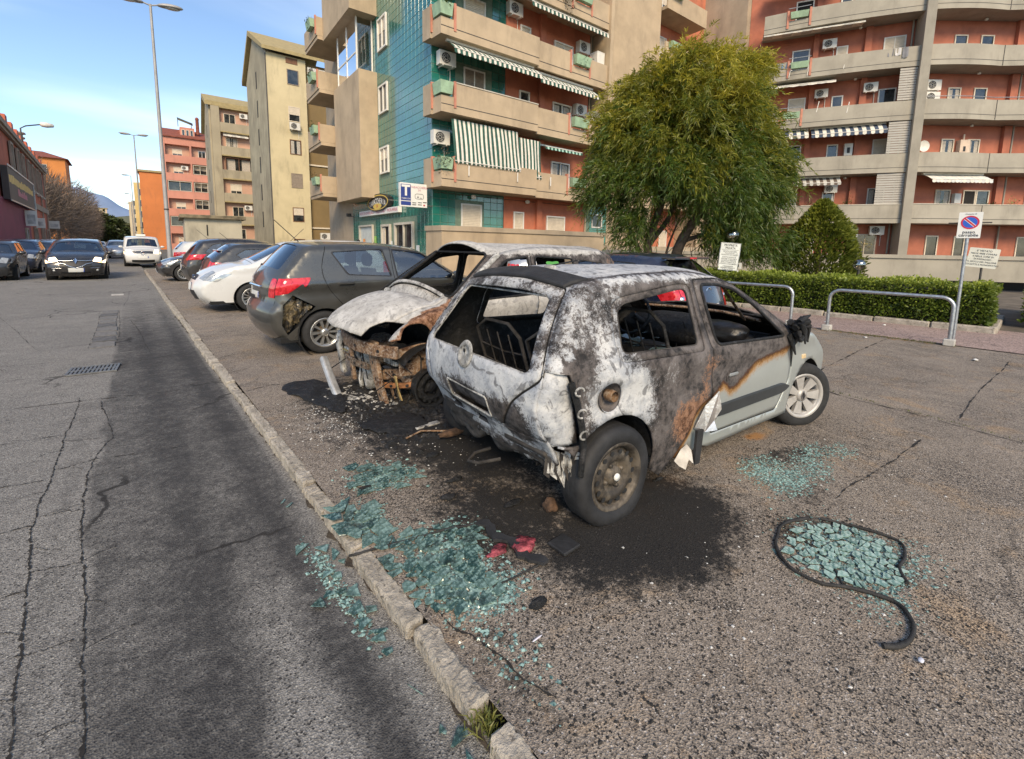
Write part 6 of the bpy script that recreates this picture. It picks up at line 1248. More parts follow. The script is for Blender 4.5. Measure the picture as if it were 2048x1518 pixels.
spoil = [(u(-.155, 1.315), -.74), (u(-.02, 1.375), -.80), (u(-.02, 1.375), .80), (u(-.155, 1.315), .74)]
rreg = [('hole', rw_hole, 0), ('hole', ws_hole, 0), ('hole', h1, 0), ('hole', h2, 0), ('rear_spoiler', spoil, -.02), ('plate_recess', plate, .034), ('shut_line', line_poly(hatch+[hatch[0]], .016), .006), ('tailgate', hatch, -.002), ('lower_panel', [(-.1, -.9), (hb-.02, -.9), (hb-.02, .9), (-.1, .9)], .0), ('bonnet', [(u(2.12, .95), -.72), (Lt-.62, -.6), (Lt-.62, .6), (u(2.12, .95), .72)], -.002)]
for k, v in cut_regions(sc.rib, rb_bnd, rreg, .045).items():
    if k == 'hole': continue
    if k == 'shut_line': np_mesh('shut_line', *merge(v), m_gap, parent=clio)
    elif k == 'rear_spoiler': o = sld(np_mesh(k, *merge(v), m_band, smooth=True, parent=clio), .035)
    else: burn_obj({'body': 'roof_panel'}.get(k, k), v)
m_char2 = M('charred bumper', (.045, .04, .036), .9, var=.6, sc=10, bump=.9, bsc=40)
# frame lips around the window openings
def lip(root, fmap, poly, r, mat, nm='window_seal', off=.0):
    P = fmap(np.array(poly), off); MB().tube([tuple(p) for p in P], r, 6, closed=True).build(nm, mat, root)
for sg in (-1, 1): lip(clio, sc.side(sg), q_win, .005, m_char2 if sg < 0 else m_char, off=.013); lip(clio, sc.side(sg), d_win, .012, m_char)
lip(clio, sc.rib, rw_hole, .007, m_ashp, off=.008); lip(clio, sc.rib, ws_hole, .012, m_char)
lip(clio, sc.rib, plate, .007, m_ashp, 'plate_rim', -.002)
for pts in ([(-.452, .90, .70), (-.47, .88, .3), (-.47, .885, .0), (-.47, .88, -.3), (-.452, .90, -.70)],): MB().tube([tuple(sc.rib(np.array([[u(a, b), q*.98]]), -.001)[0]) for a, b, q in pts], .008, 6).build('crease', m_ashp, clio) if False else None
# fuel filler cavity
g = MB(); fy = -float(sc.W0(np.array([-.045]), np.array([.735]))[0]); g.lathe([(.088, fy-.004), (.092, fy+.004), (.083, fy+.01), (.078, fy+.075), (0, fy+.08)], 26, ax='y', o=(-.045, 0, .735)); g.build('fuel_filler', m_burn, clio)
g = MB(); g.lathe([(.03, fy+.0), (.036, fy+.02), (.03, fy+.06)], 14, ax='y', o=(-.01, 0, .73)); g.build('filler_neck', m_rustp, clio)
# wiper motor bulge, tailgate lock, wiring
V = sc.rib(np.array([[u(-.462, .872), .0]]), 0)[0]
g = MB(); g.lathe([(.085, .0), (.08, .012), (.055, .016), (.05, .006), (.02, .01), (0, .012)], 26, ax='x', o=(0, 0, 0)); g2 = MB(); g2.add([(V[0]-.010-p[0]*.6+.25*p[2], V[1]+p[1], V[2]-.012+p[2]) for p in g.v], g.f, 0, True); o = g2.build('wiper_motor_mount', m_ashp, clio)
g = MB(); g.lathe([(.014, -.016), (0, -.018)], 12, ax='x', o=(V[0], V[1], V[2]+.01)); g.build('motor_hole', m_char, clio)
# charred bumper remains and crash bar
U2 = np.array([(a, b) for a in np.linspace(.0, 1, 10) for b in np.linspace(-.62, .60, 60)]); zc = .43-.25*U2[:, 0]*(.8+.4*vnoise(U2[:, 1:], 5, 6)+.0); xc = -.345-.05*np.exp(-((U2[:, 1])/.6)**4)+.07*U2[:, 0]+.02*vnoise(U2, 7, 8)
i = np.arange(9)[:, None]*60+np.arange(59)[None]; Fc = np.stack([i, i+1, i+61, i+60], -1).reshape(-1, 4)
sld(np_mesh('bumper_remains', np.c_[xc, U2[:, 1], zc], Fc, m_char2, smooth=True, parent=clio, attr=None), .02)
g = MB(); g.tube([(-.29, -.55, .34), (-.33, 0, .34), (-.30, .58, .34)], .025, 8); g.build('crash_bar', m_ashp, clio)
for k in range(11):     # torn strips hanging from the rear corner
    g = MB(); y = -.60-.014*k; z0 = .42+.02*rg.rand(); g.add([(-.34+.015*k, y, z0), (-.33+.015*k, y-.04, z0), (-.335+.015*k, y-.03, z0-.1-.12*rg.rand()), (-.36+.012*k, y-.008, z0-.06-.08*rg.rand())], [(0, 1, 2, 3)]); sld(g.build('torn_strip', m_ashp if k % 3 else m_char2, clio), .006)
g = MB(); g.tube([(-.3, -.1, .17), (-.42, -.02, .14), (-.45, .06, .13), (-.38, .1, .15), (-.28, .05, .18)], .012, 6); g.build('tow_hook', m_char2, clio)
g = MB(); g.tube([(-.33, -.77, .86), (-.30, -.79, .75), (-.27, -.80, .62), (-.25, -.795, .50), (-.26, -.79, .34)], .018, 6); g.build('lamp_bracket', m_char, clio)
for z in (.82, .70, .58): MB().tube([(-.31+(.82-z)*.18+.03*math.cos(a*.6), -.815, z+.022*math.sin(a*.6)) for a in range(9)], .006, 5).build('clip', m_ashp, clio)
# torn flap of sill skin, hanging trim and side moulding
F_ = lambda pts, off=-.02: sc.side(-1)(np.array(pts), off)
V = F_([(.76, .38), (.85, .52), (.93, .62), (.935, .50), (.90, .42), (.905, .36), (.83, .35)], -.012); V[:, 1] -= np.array([0, .01, .03, .07, .06, .08, .04]); g = MB(); g.add(V, [tuple(range(7))]); sld(g.build('torn_sill_skin', M('bare foil', (.62, .58, .55), .28, .85, var=.2, sc=9, bump=.4, bsc=20), clio), .004)
V = F_([(.57, .20), (.62, .27), (.68, .29), (.71, .25), (.68, .18), (.65, .21), (.62, .15), (.59, .17)], -.015); V[:, 1] -= np.array([0, 0, 0, .02, .07, .05, .06, .03]); g = MB(); g.add(V, [tuple(range(8))]); sld(g.build('torn_sill_skin', M('pale primer', (.50, .46, .40), .7, var=.25, sc=12), clio), .004)
g = MB(); a = F_([(.735, .38)], -.05)[0]; b = F_([(.73, .15)], -.04)[0]; b[1] -= .03; d = np.array([.062, -.006, 0]); t = np.array([0, .018, 0]); g.add([a, a+d, b+d*.8, b, a+t, a+d+t, b+d*.8+t, b+t], [(0,1,2,3),(4,7,6,5),(0,4,5,1),(1,5,6,2),(2,6,7,3),(3,7,4,0)]); g.build('hanging_trim', m_band, clio)
n = 26; U2 = [(x, z) for z in (.405, .412, .490, .497) for x in np.linspace(1.0, 2.055, n)]; off = np.repeat([.0, -.018, -.018, .0], n); U2 = np.array(U2); U2[:, 1] += np.where(U2[:, 0] > 1.9, (.452-U2[:, 1])*np.clip((U2[:, 0]-1.9)/.17, 0, 1)**2, 0); V = np.array([sc.side(-1)(U2[j:j+1], off[j])[0] for j in range(len(U2))]); i = np.arange(3)[:, None]*n+np.arange(n-1)[None]; np_mesh('side_moulding', V, np.stack([i, i+1, i+n+1, i+n], -1).reshape(-1, 4), M('grey side moulding', (.035, .038, .04), .55, var=.15), smooth=False, parent=clio)
c = F_([(1.17, .665)], 0)[0]; g = MB(); g.lathe([(.085, -.002), (.078, -.008), (.066, .010), (.03, .022), (0, .024)], 24, ax='y'); q = MB(); q.add([(c[0]+p[0], c[1]-.002+p[1], c[2]+p[2]*.62) for p in g.v], g.f, 0, True); o = q.build('door_handle', m_burn, clio); at_ = o.data.color_attributes.new('burn', 'FLOAT_COLOR', 'POINT'); cc = cl_burn(np.array(q.v)); at_.data.foreach_set('color', np.c_[cc, np.ones(len(cc))].astype(np.float32).ravel())
g = MB(); g.bbox((c[0]-.06, c[1]-.016, c[2]+.012), (c[0]+.055, c[1]-.002, c[2]+.035), .006); g.build('handle_bar', M('grey handle', (.2, .21, .21), .5, var=.2), clio)
c = F_([(2.33, .66)], 0)[0]; g = MB(); g.bbox((c[0]-.035, c[1]-.01, c[2]-.02), (c[0]+.035, c[1]+.01, c[2]+.02), .006); g.build('side_repeater', M('repeater', (.6, .45, .25), .3, var=.1), clio)
# melted mirror, drips
r5 = random.Random(5); c = F_([(2.02, .93)], 0)[0]; g = MB()
for k in range(16):
    a = Vector(c)+Vector((r5.uniform(-.10, .12), r5.uniform(-.12, .0), r5.uniform(-.06, .07))); b = a+Vector((r5.uniform(-.08, .14), r5.uniform(-.06, .04), r5.uniform(-.16, .06))); g.tube([a, (a+b)/2+Vector((0, 0, r5.uniform(-.02, .03))), b], [.028, .02, .006], 6)
g.tube([Vector(c)+Vector((0, -.02, -.02)), Vector(c)+Vector((.02, -.03, -.2)), Vector(c)+Vector((.06, -.02, -.32))], [.014, .01, .003], 5); g.tube([Vector(c)+Vector((.1, -.06, .0))+Vector((.05*math.cos(k*.7), 0, .05*math.sin(k*.7)+.05)) for k in range(9)], .004, 5); g.build('melted_mirror', m_char, clio)
# A pillar wreck, windscreen strip
g = MB(); g.tube([(1.50, -.5, 1.27), (1.75, -.48, 1.1), (1.95, -.47, .96)], .012, 6); g.tube([(1.95, -.6, .97), (2.08, -.2, .985), (2.1, .2, .98), (2.0, .6, .97)], .014, 6); g.build('screen_strip', m_rustp, clio)
MB().tube([(.05, -.1, 1.40), (.10, -.09, 1.425), (.42, .0, 1.455)], .006, 5).build('antenna', m_char, clio); MB().lathe([(.05, 1.39), (.04, 1.425), (0, 1.43)], 12, o=(.08, -.1, 0)).build('antenna_base', m_ashp, clio)
MB().tube([(-.10, .12, 1.372), (-.09, .02, 1.385), (-.08, -.1, 1.375)], .022, 6).build('melted_brake_light', M('melted red plastic', (.36, .07, .08), .4, var=.4, sc=20, bump=.8, bsc=40), clio)
# interior
g = MB(); g.box((-.2, -.66, .22), (2.0, .66, .27)); g.box((-.16, -.62, .27), (.35, .62, .40)); g.build('floor_pan', m_char, clio)
g = MB(); g.box((1.98, -.66, .25), (2.04, .66, .86)); g.build('bulkhead', m_char, clio)
def lump(name, c, sx, mat, seed, amp=.25, sub=4, root=clio):
    bm = bmesh.new(); bmesh.ops.create_icosphere(bm, subdivisions=sub, radius=1); P = np.array([v.co for v in bm.verts]); d = 1+amp*vnoise(P, 1.6, seed)+amp*.45*vnoise(P, 4.5, seed+1)
    for v, k in zip(bm.verts, d): v.co = Vector((c[0]+v.co.x*sx[0]*k, c[1]+v.co.y*sx[1]*k, c[2]+v.co.z*sx[2]*k))
    me = bpy.data.meshes.new(name); bm.to_mesh(me); bm.free(); me.materials.append(mat); me.polygons.foreach_set('use_smooth', [True]*len(me.polygons)); return mesh_obj(name, me, root)
lump('dashboard', (1.82, 0, .80), (.22, .66, .15), m_char, 3, .18); lump('dashboard_top', (1.70, -.42, .87), (.16, .22, .10), M('blistered black plastic', (.012, .012, .013), .35, var=.3, sc=12, bump=.6, bsc=30), 5, .12)
lump('charred_heap', (1.1, .1, .58), (.42, .5, .22), m_char, 9, .35); lump('charred_heap', (.45, .2, .55), (.25, .36, .16), m_char, 12, .35); lump('burnt_upholstery', (.72, .18, .86), (.15, .2, .12), M('burnt brown foam', (.075, .032, .02), .95, var=.6, sc=16, bump=1, bsc=30), 15, .5)
for (x, y) in ((.95, -.36), (.95, .36), (.1, -.32), (.1, .32)):
    w, h = (.22, .62) if x > .5 else (.28, .5); z0 = .42; g = MB(); b = -.28 if x > .5 else -.16
    g.tube([(x, y-w, z0), (x+b, y-w, z0+h), (x+b, y-w*.5, z0+h+.08), (x+b, y+w*.5, z0+h+.08), (x+b, y+w, z0+h), (x, y+w, z0)], .014, 6)
    for t in (.25, .5, .75): g.tube([(x+b*t, y-w, z0+h*t), (x+b*t+.03, y, z0+h*t-.03), (x+b*t, y+w, z0+h*t)], .007, 5)
    for t in (-.5, 0, .5): g.tube([(x, y+w*t, z0), (x+b, y+w*t, z0+h)], .006, 5)
    g.tube([(x, y-w, z0), (x+.42, y-w, z0-.03), (x+.42, y+w, z0-.03), (x, y+w, z0)], .013, 6); g.build('seat_frame', m_char2 if x < .5 else m_char, clio)
g = MB(); g.tube([(1.50+.06*math.sin(k*.3927), .36+.19*math.cos(k*.3927), .93+.17*math.sin(k*.3927)) for k in range(16)], .014, 6, closed=True); g.tube([(1.5, .36, .93), (1.75, .36, .8)], .03, 6); g.build('steering_wheel', m_char, clio)
g = MB(); g.tube([(.30, -.56, .80), (.55, -.60, .77), (.75, -.60, .775)], .02, 6); g.tube([(.1, -.58, .93), (.16, -.6, .70), (.3, -.56, .80)], .015, 6)
for k in range(26): a = Vector((r5.uniform(-.1, 1.6), r5.uniform(-.6, .6), r5.uniform(.4, .95))); g.tube([a, a+Vector((r5.uniform(-.2, .2), r5.uniform(-.2, .2), r5.uniform(-.25, .1))), a+Vector((r5.uniform(-.3, .3), r5.uniform(-.3, .3), r5.uniform(-.35, -.05)))], .006, 5)
tag(g.build('wires', m_char, clio), kind='stuff')
g = MB()
for k in range(46):
    a = Vector((r5.gauss(.95, .25), r5.gauss(.05, .26), .80+r5.gauss(0, .04))); L = r5.uniform(.03, .08); an = r5.uniform(0, 6.28); e1 = Vector((math.cos(an), math.sin(an), r5.uniform(-.5, .5)))*L; e2 = Vector((-math.sin(an), math.cos(an), r5.uniform(-.5, .5)))*L; g.add([a-e1, a+e2*.7, a+e1*.8+e2*.2, a-e2], [(0, 1, 2, 3)])
tag(g.build('window_crumbs', M('sooty glass', (.10, .15, .18), .12, var=.3, sc=20, spec=.8), clio), kind='stuff')
# running gear
for ax_ in (.02, 2.472):
    for sg in (1, -1):
        g = MB(); g.lathe([(.333, sg*.775), (.333, sg*.48)], 24, ax='y', o=(ax_, 0, .285), a0=0., a1=2.3 if ax_ < 1 else 3.14); g.lathe([(.333, sg*.48), (0, sg*.48)], 24, ax='y', o=(ax_, 0, .285), a0=0, a1=3.14); g.build('wheel_house', m_char, clio)
MB().tube([(0, -.6, .26), (0, .6, .26)], .04, 8).build('axle_beam', m_char, clio)
def flat_wheel(root, x, y, r, w, sg, zc, mats, style='steel'):
    tm_, rm = wheel_data(style, r, w); t2 = tm_.copy(); P = np.empty(len(t2.vertices)*3); t2.vertices.foreach_get('co', P); P = P.reshape(-1, 3); low = P[:, 2] < -zc; ex = np.where(low, -zc-P[:, 2], 0); near = np.clip((-P[:, 2]-zc*.5)/(zc*.5), 0, 1)
    P[:, 1] += np.sign(P[:, 1])*near*.022; P[:, 2] = np.where(low, -zc+ex*.1, P[:, 2]); t2.vertices.foreach_set('co', P.ravel()); t2.materials.clear(); t2.materials.append(mats[0]); o = mesh_obj('wheel', t2, root, (x, y, zc+.004), math.pi if sg > 0 else 0); r2 = rm.copy()
    for k_, m_ in enumerate(mats[1:]): r2.materials[k_] = m_
    mesh_obj('rim', r2, o); return o
m_tyb = M('scorched tyre', (.017, .017, .018), .72, var=.5, sc=7, bump=.25, bsc=50)
flat_wheel(clio, .02, -.72, .292, .18, -1, .255, (m_tyb, m_rim, m_acd, m_acd)); flat_wheel(clio, .02, .72, .292, .18, 1, .255, (m_tyb, m_rim, m_acd, m_acd))
g = MB(); g.lathe([(0, -.012), (.02, -.01), (.022, 0)], 14, ax='y', o=(.02, -.72-.076, .259)); g.build('hub_dot', m_swhite, clio)
m_cap = M('wheel cover', (.46, .44, .41), .45, .3, var=.12, sc=10, dirt=.25)
fw = add_wheel(clio, 2.472, -.715, .288, .185, 'cap', -1, -.42); rmc = fw.children[0].data.copy(); rmc.materials[0] = m_cap; rmc.materials[1] = M('cover recess', (.03, .02, .018), .7); rmc.materials[2] = m_acd; fw.children[0].data = rmc
g = MB(); g.add([(0, -.084, .05), (.025, -.084, 0), (0, -.084, -.05), (-.025, -.084, 0)], [(0, 1, 2, 3)]); g.add([(0, -.086, .03), (.013, -.086, 0), (0, -.086, -.03), (-.013, -.086, 0)], [(0, 1, 2, 3)], 1); o = g.build('emblem', [m_chrome, m_acd], fw)
add_wheel(clio, 2.472, .715, .288, .185, 'cap', 1, -.42)
g = MB()
for sg in (1, -1): g.bbox((2.93, sg*.52-.12, .55), (3.06, sg*.52+.12, .66), .03)
g.build('headlight', m_head, clio)

# ------------------------------------------------ burnt white small car, nose to the kerb
mic = thing('burnt_car', 'burnt out white small car with a curled bonnet and bare rusty front end', 'burnt car', (4.58, 4.43, -.03), R_(180))
P_MI = [(-.60, .25), (-.72, .42), (-.77, .65), (-.76, .9), (-.70, 1.08), (-.60, 1.30), (-.50, 1.45), (-.30, 1.535), (.5, 1.57), (1.0, 1.56), (1.35, 1.52), (1.53, 1.46), (1.9, 1.2), (2.2, .995), (2.4, .955), (2.6, .88), (2.76, .77), (2.86, .65)]
sm = Shape(P_MI, .83, 1.0, tum=.30, fb=.30, rb=.16, pf=.10, pr=.09, r=.08, n=120, roofbow=.05, shoulder=.008)
def mi_dent(P, sg):
    P = P.copy(); q = vnoise(P, 2.1, 31)*.009+vnoise(P, 5, 32)*.004
    if sg: P[:, 1] -= sg*q
    else: P[:, 2] -= np.where((P[:, 2] > 1.3), np.abs(vnoise(P, 1.5, 33))*.03, np.abs(q)); P[:, 2] -= .06*np.exp(-((P[:, 1]-.1)/.28)**2)*np.clip((P[:, 0]-2.55)/.3, 0, 1)
    return P
sm.dent = mi_dent
def mi_burn(P):
    x, y, z = P[:, 0], P[:, 1], P[:, 2]; A = np.zeros((len(P), 3))
    A[:, 0] = np.clip(.30+.42*((y > .5) & (x < 1.9) & (x > .2))*S01(z, .4, .6)*(z < 1.08)+.6*S01(z, 1.45, 1.52)*(1-.45*S01(-x, -.25, .3))+.52*((x > 2.15) & (np.abs(y) < .70))*S01(z, .55, .75)+.45*gss(x, z, .6, .85, .6, .25)-.45*gss(x, z, 1.9, 1.2, .35, .12)*(np.abs(y) > .5)-.35*gss(x, y, 2.22, .1, .06, .5), 0, 1)
    A[:, 1] = np.clip(.72*((x > 2.05) & (np.abs(y) > .66))*S01(z, .3, .55)+.5*gss(x, y, 2.28, .0, .06, .45)*(z < 1.05)+.45*S01(-x, .2, .35)+.3*gss(x, z, 1.7, .55, .4, .2), 0, 1)
    return A
mq = rpoly([(-.44, 1.09), (-.30, 1.36), (.28, 1.42), (.26, 1.07)], .04); mr = rpoly([(.36, 1.06), (.38, 1.43), (1.02, 1.46), (1.03, 1.05)], .05); mf = rpoly([(1.13, 1.05), (1.13, 1.46), (1.45, 1.42), (1.75, 1.22), (2.05, 1.02)], .05)
eye = circ(2.585, .70, .155, 16, 0.1, math.pi-.1)+[(2.43, .52), (2.47, .3), (2.95, .3), (2.95, .68)]
bndm = [tuple(p) for p in sm.P]+[(2.74, .62), (2.62, .52), (2.45, .60), (2.25, .55), (2.08, .34), (2.0, .2), (.4, .2), (-.3, .24)]
for sg in (1, -1):
    rgm = [('hole', circ(0, .28, .34, 30), 0), ('hole', circ(2.43, .26, .33, 30), 0), ('hole', mq, 0), ('hole', mr, 0), ('hole', mf, 0), ]+([('hole', eye, 0)] if sg > 0 else [])+[('shut_line', line_poly(smooth_line([(1.08, 1.5), (1.08, 1.0), (1.1, .6), (1.05, .25)], 40), .012), .004), ('shut_line', line_poly(smooth_line([(2.1, 1.0), (2.14, .7), (2.05, .3)], 40), .012), .004)]
    for k, v in cut_regions(sm.side(sg), bndm, rgm, .05, np.concatenate([sm.P-sm.N*d for d in (.012, .04)])[::2]).items():
        if k == 'hole': continue
        v = [(q[0], q[1] if sg < 0 else q[1][:, ::-1]) for q in v]
        if k == 'shut_line': np_mesh('shut_line', *merge(v), m_gap, parent=mic)
        else: burn_obj('side_panel', v, m_burnw, .016, mic, mi_burn)
um = sm.u; LM_ = sm.L[-1]
wsm = rpoly([(um(1.55, 1.45), -.71), (um(2.16, 1.02), -.75), (um(2.16, 1.02), .75), (um(1.55, 1.45), .71)], .06); rwm = rpoly([(um(-.72, 1.02), -.58), (um(-.53, 1.41), -.55), (um(-.53, 1.41), .55), (um(-.72, 1.02), .58)], .06)
front_edge = [(LM_-.0-.10*abs(v/.8)**4-.02*math.sin(v*9), v) for v in np.linspace(-.8, .8, 24)]
eyes = [[(LM_-.26, sg*.74), (LM_-.20, sg*.64), (LM_-.10, sg*.56), (LM_+.1, sg*.52), (LM_+.1, sg*.9), (LM_-.34, sg*.9)] for sg in (1, -1)]
cowl = [(um(2.17, 1.01), -.66), (um(2.3, .97), -.60), (um(2.3, .97), .60), (um(2.17, 1.01), .66)]
for k, v in cut_regions(sm.rib, [(0, -.8)]+front_edge+[(0, .8)], [('hole', wsm, 0), ('hole', rwm, 0), ('hole', eyes[0], 0), ('cowl', cowl, .03), ('bonnet', [(um(2.2, 1.0), -.70), (LM_+.1, -.72), (LM_+.1, .72), (um(2.2, 1.0), .70)], -.004)], .05).items():
    if k == 'hole': continue
    burn_obj({'body': 'roof_panel'}.get(k, k), v, m_burnw, .014, mic, mi_burn)
for sg in (1, -1): lip(mic, sm.side(sg), mf, .014, m_char); lip(mic, sm.side(sg), mr, .012, m_char); None
lip(mic, sm.rib, wsm, .014, m_char)
for sg in (1, -1): MB().tube([(1.5, sg*.60, 1.47), (1.8, sg*.66, 1.27), (2.15, sg*.72, 1.02)], .035, 8).build('a_pillar', m_char if sg < 0 else m_ashp, mic)
g = MB(); g.tube([(1.56, -.58, 1.50), (1.85, -.7, 1.28), (2.26, -.80, .98)], .009, 5); g.build('screen_strip', m_char, mic)
g = MB(); g.box((-.4, -.68, .2), (2.1, .68, .27)); g.box((1.95, -.66, .3), (2.05, .66, .98)); g.build('floor_pan', m_char, mic)
lump('dashboard', (1.95, 0, .92), (.18, .66, .12), m_char, 43, .25, root=mic)
g = MB(); g.bbox((2.17, -.62, .98), (2.26, -.2, 1.06), .02); g.build('wiper_motor', m_ashp, mic); lump('charred_heap', (1.1, .1, .55), (.6, .5, .22), m_char, 44, .35, root=mic)
for (x, y) in ((.85, -.36), (.85, .36)):
    g = MB(); w = .22; z0 = .45
    g.tube([(x, y-w, z0), (x-.25, y-w, z0+.55), (x-.25, y-w*.5, z0+.65), (x-.25, y+w*.5, z0+.65), (x-.25, y+w, z0+.55), (x, y+w, z0)], .016, 6)
    for t in (.3, .6, .9): g.tube([(x-.25*t, y-w, z0+.6*t), (x-.25*t, y+w, z0+.6*t)], .007, 5)
    g.build('seat_frame', m_char, mic)
# bare front end: slam panel, two hanging struts, engine, battery, crushed canister, beams
def plank(name, pts, w, th, mat, holes=0, seed=0, root=mic, side=(0, 1, 0)):
    r = random.Random(seed); n = len(pts); V = []; sd = Vector(side)
    for i, p in enumerate(pts):
        t = (Vector(pts[min(i+1, n-1)])-Vector(pts[max(i-1, 0)])).normalized(); nn = t.cross(sd).normalized(); ww = w*(1+r.uniform(-.12, .12))
        for a, b in ((-1, -1), (1, -1), (1, 1), (-1, 1)): V.append(Vector(p)+sd*a*ww/2+nn*b*th/2)
    Fc = []
    for i in range(n-1):
        for k in range(4): Fc.append((i*4+k, i*4+(k+1) % 4, i*4+4+(k+1) % 4, i*4+4+k))
    Fc += [(0, 3, 2, 1), (n*4-4, n*4-3, n*4-2, n*4-1)]; g = MB(); g.add(V, Fc); o = g.build(name, mat, root)
    bv = o.modifiers.new('edge', 'BEVEL'); bv.width = th*.3; bv.segments = 2
    if holes:
        g = MB()
        for i in range(holes):
            f = (i+.7)/(holes+.4)*(n-1); k = int(f); q = Vector(pts[k]).lerp(Vector(pts[min(k+1, n-1)]), f-k); t = (Vector(pts[min(k+1, n-1)])-Vector(pts[k])).normalized(); nn = t.cross(sd).normalized()
            for sgn in (1, -1): g.add([q+nn*sgn*(th/2+.003)+sd*.016*math.cos(a*.785)+t*.02*math.sin(a*.785) for a in range(8)], [tuple(range(8))])
        g.build('hole', m_char, o)
    return o
plank('slam_panel', [(2.78, -.55, .60), (2.86, -.25, .575), (2.88, .1, .57), (2.84, .45, .575), (2.74, .7, .58)], .12, .04, m_rustp, 3, 1, side=(0, 0, 1))
plank('front_strut', [(2.76, .22, .62), (2.77, .25, .45), (2.76, .32, .22), (2.73, .40, .0)], .165, .045, m_rustp, 4, 2)
plank('front_strut', [(2.78, -.62, .60), (2.80, -.63, .45), (2.78, -.62, .30), (2.76, -.60, .12)], .09, .05, m_ashp, 2, 3)
plank('bumper_bar', [(3.03, -.46, .36), (3.03, -.33, .24), (3.03, -.18, .12), (3.02, -.07, .02)], .085, .06, M('pale aluminium bar', (.45, .46, .47), .5, .5, var=.25, sc=12, bump=.3, bsc=40), 0, 4, side=(.95, .2, .2))
plank('rusty_beam', [(2.70, .28, .28), (2.55, .45, .30), (2.35, .62, .34)], .10, .06, m_rustp, 2, 5, side=(0, .1, 1)); plank('rusty_beam', [(2.72, .30, .18), (2.62, .50, .2), (2.5, .66, .24)], .05, .04, M('orange rust', (.30, .13, .05), .9, var=.5, sc=12, bump=.6, bsc=40), 2, 6, side=(0, .1, 1))
plank('bracket', [(2.66, .48, .30), (2.65, .50, .18), (2.62, .52, .06)], .045, .012, M('yellowish bracket', (.30, .22, .09), .8, var=.4, sc=14), 0, 7); plank('bracket', [(2.66, .36, .24), (2.64, .36, .12), (2.62, .37, .04)], .05, .01, m_rustp, 0, 8)
g = MB(); g.bbox((2.50, .27, .40), (2.68, .52, .55), .015)
for k in range(7): g.box((2.682, .285+k*.034, .41), (2.69, .305+k*.034, .54))
g.build('battery', m_ashp, mic)
lump('battery_top', (2.59, .40, .56), (.1, .14, .035), m_char, 61, .3, root=mic)
bm_ = lump('canister', (2.68, -.04, .30), (.105, .105, .28), m_ashp, 62, .14, root=mic); lump('engine_block', (2.48, -.18, .42), (.2, .36, .17), m_rmid, 63, .35, root=mic)
for sg in (1, -1): plank('inner_wing', [(2.2, sg*.60, .46), (2.45, sg*.62, .47), (2.68, sg*.60, .46)], .30, .02, m_rustp if sg > 0 else m_rmid, 3, 70+sg, side=(0, 0, 1))
plank('radiator_frame', [(2.80, -.45, .36), (2.82, -.1, .34), (2.80, .18, .35)], .07, .03, m_rmid, 3, 75, side=(0, 0, 1)); plank('front_strut', [(2.79, -.28, .58), (2.80, -.27, .4), (2.78, -.25, .12)], .07, .04, m_rustp, 3, 76); lump('gearbox', (2.4, .35, .22), (.2, .2, .12), m_rustp, 64, .3, root=mic)
g = MB()
r6 = random.Random(6)
g.tube([(2.72, -.30, .55), (2.74, -.28, .42), (2.70, -.22, .3), (2.74, -.18, .14), (2.72, -.2, .05)], .025, 7); g.build('hose', m_ashp, mic)
g = MB()
for k in range(40): a = Vector((r6.uniform(2.3, 2.78), r6.uniform(-.6, .7), r6.uniform(.15, .55))); g.tube([a, a+Vector((r6.uniform(-.1, .1), r6.uniform(-.15, .15), r6.uniform(-.2, .05))), a+Vector((r6.uniform(-.15, .15), r6.uniform(-.2, .2), r6.uniform(-.35, -.1)))], .006, 5)
tag(g.build('wires', m_char, mic), kind='stuff')
g = MB(); g.bbox((2.70, -.60, .28), (2.76, -.46, .42), .01)
for k in range(3): g.box((2.761, -.59, .30+k*.04), (2.768, -.47, .318+k*.04), 1)
g.build('headlamp_carrier', [m_ashp, M('yellowish carrier', (.3, .24, .10), .7, var=.3)], mic)
for x in (0, 2.43):
    for sg in (1, -1):
        tm_, rm = wheel_data('steel', .28, .18); r2 = rm.copy(); r2.materials[0] = m_char; mesh_obj('rim', r2, mic, (x, sg*.72, .22), math.pi if sg > 0 else 0)
g = MB()
for ax_ in (0, 2.43):
    for sg in (1, -1): g = MB(); g.lathe([(.335, sg*.77), (.335, sg*.5), (0, sg*.5)], 20, ax='y', o=(ax_, 0, .28), a0=.6 if ax_ > 1 else 0., a1=math.pi); g.build('wheel_house', m_char, mic)
st = MB(); q = sm.side(1)(np.array([(.72+.09*math.cos(a)*(1+.35*math.sin(3*a)), 1.36+.06*math.sin(a)*(1+.4*math.cos(2*a))) for a in np.linspace(0, 6.1, 18)]), .02); st.add(q, [tuple(range(18))]); st.build('bird_sticker', M('green sticker', (.08, .30, .06), .6, var=.1), mic)
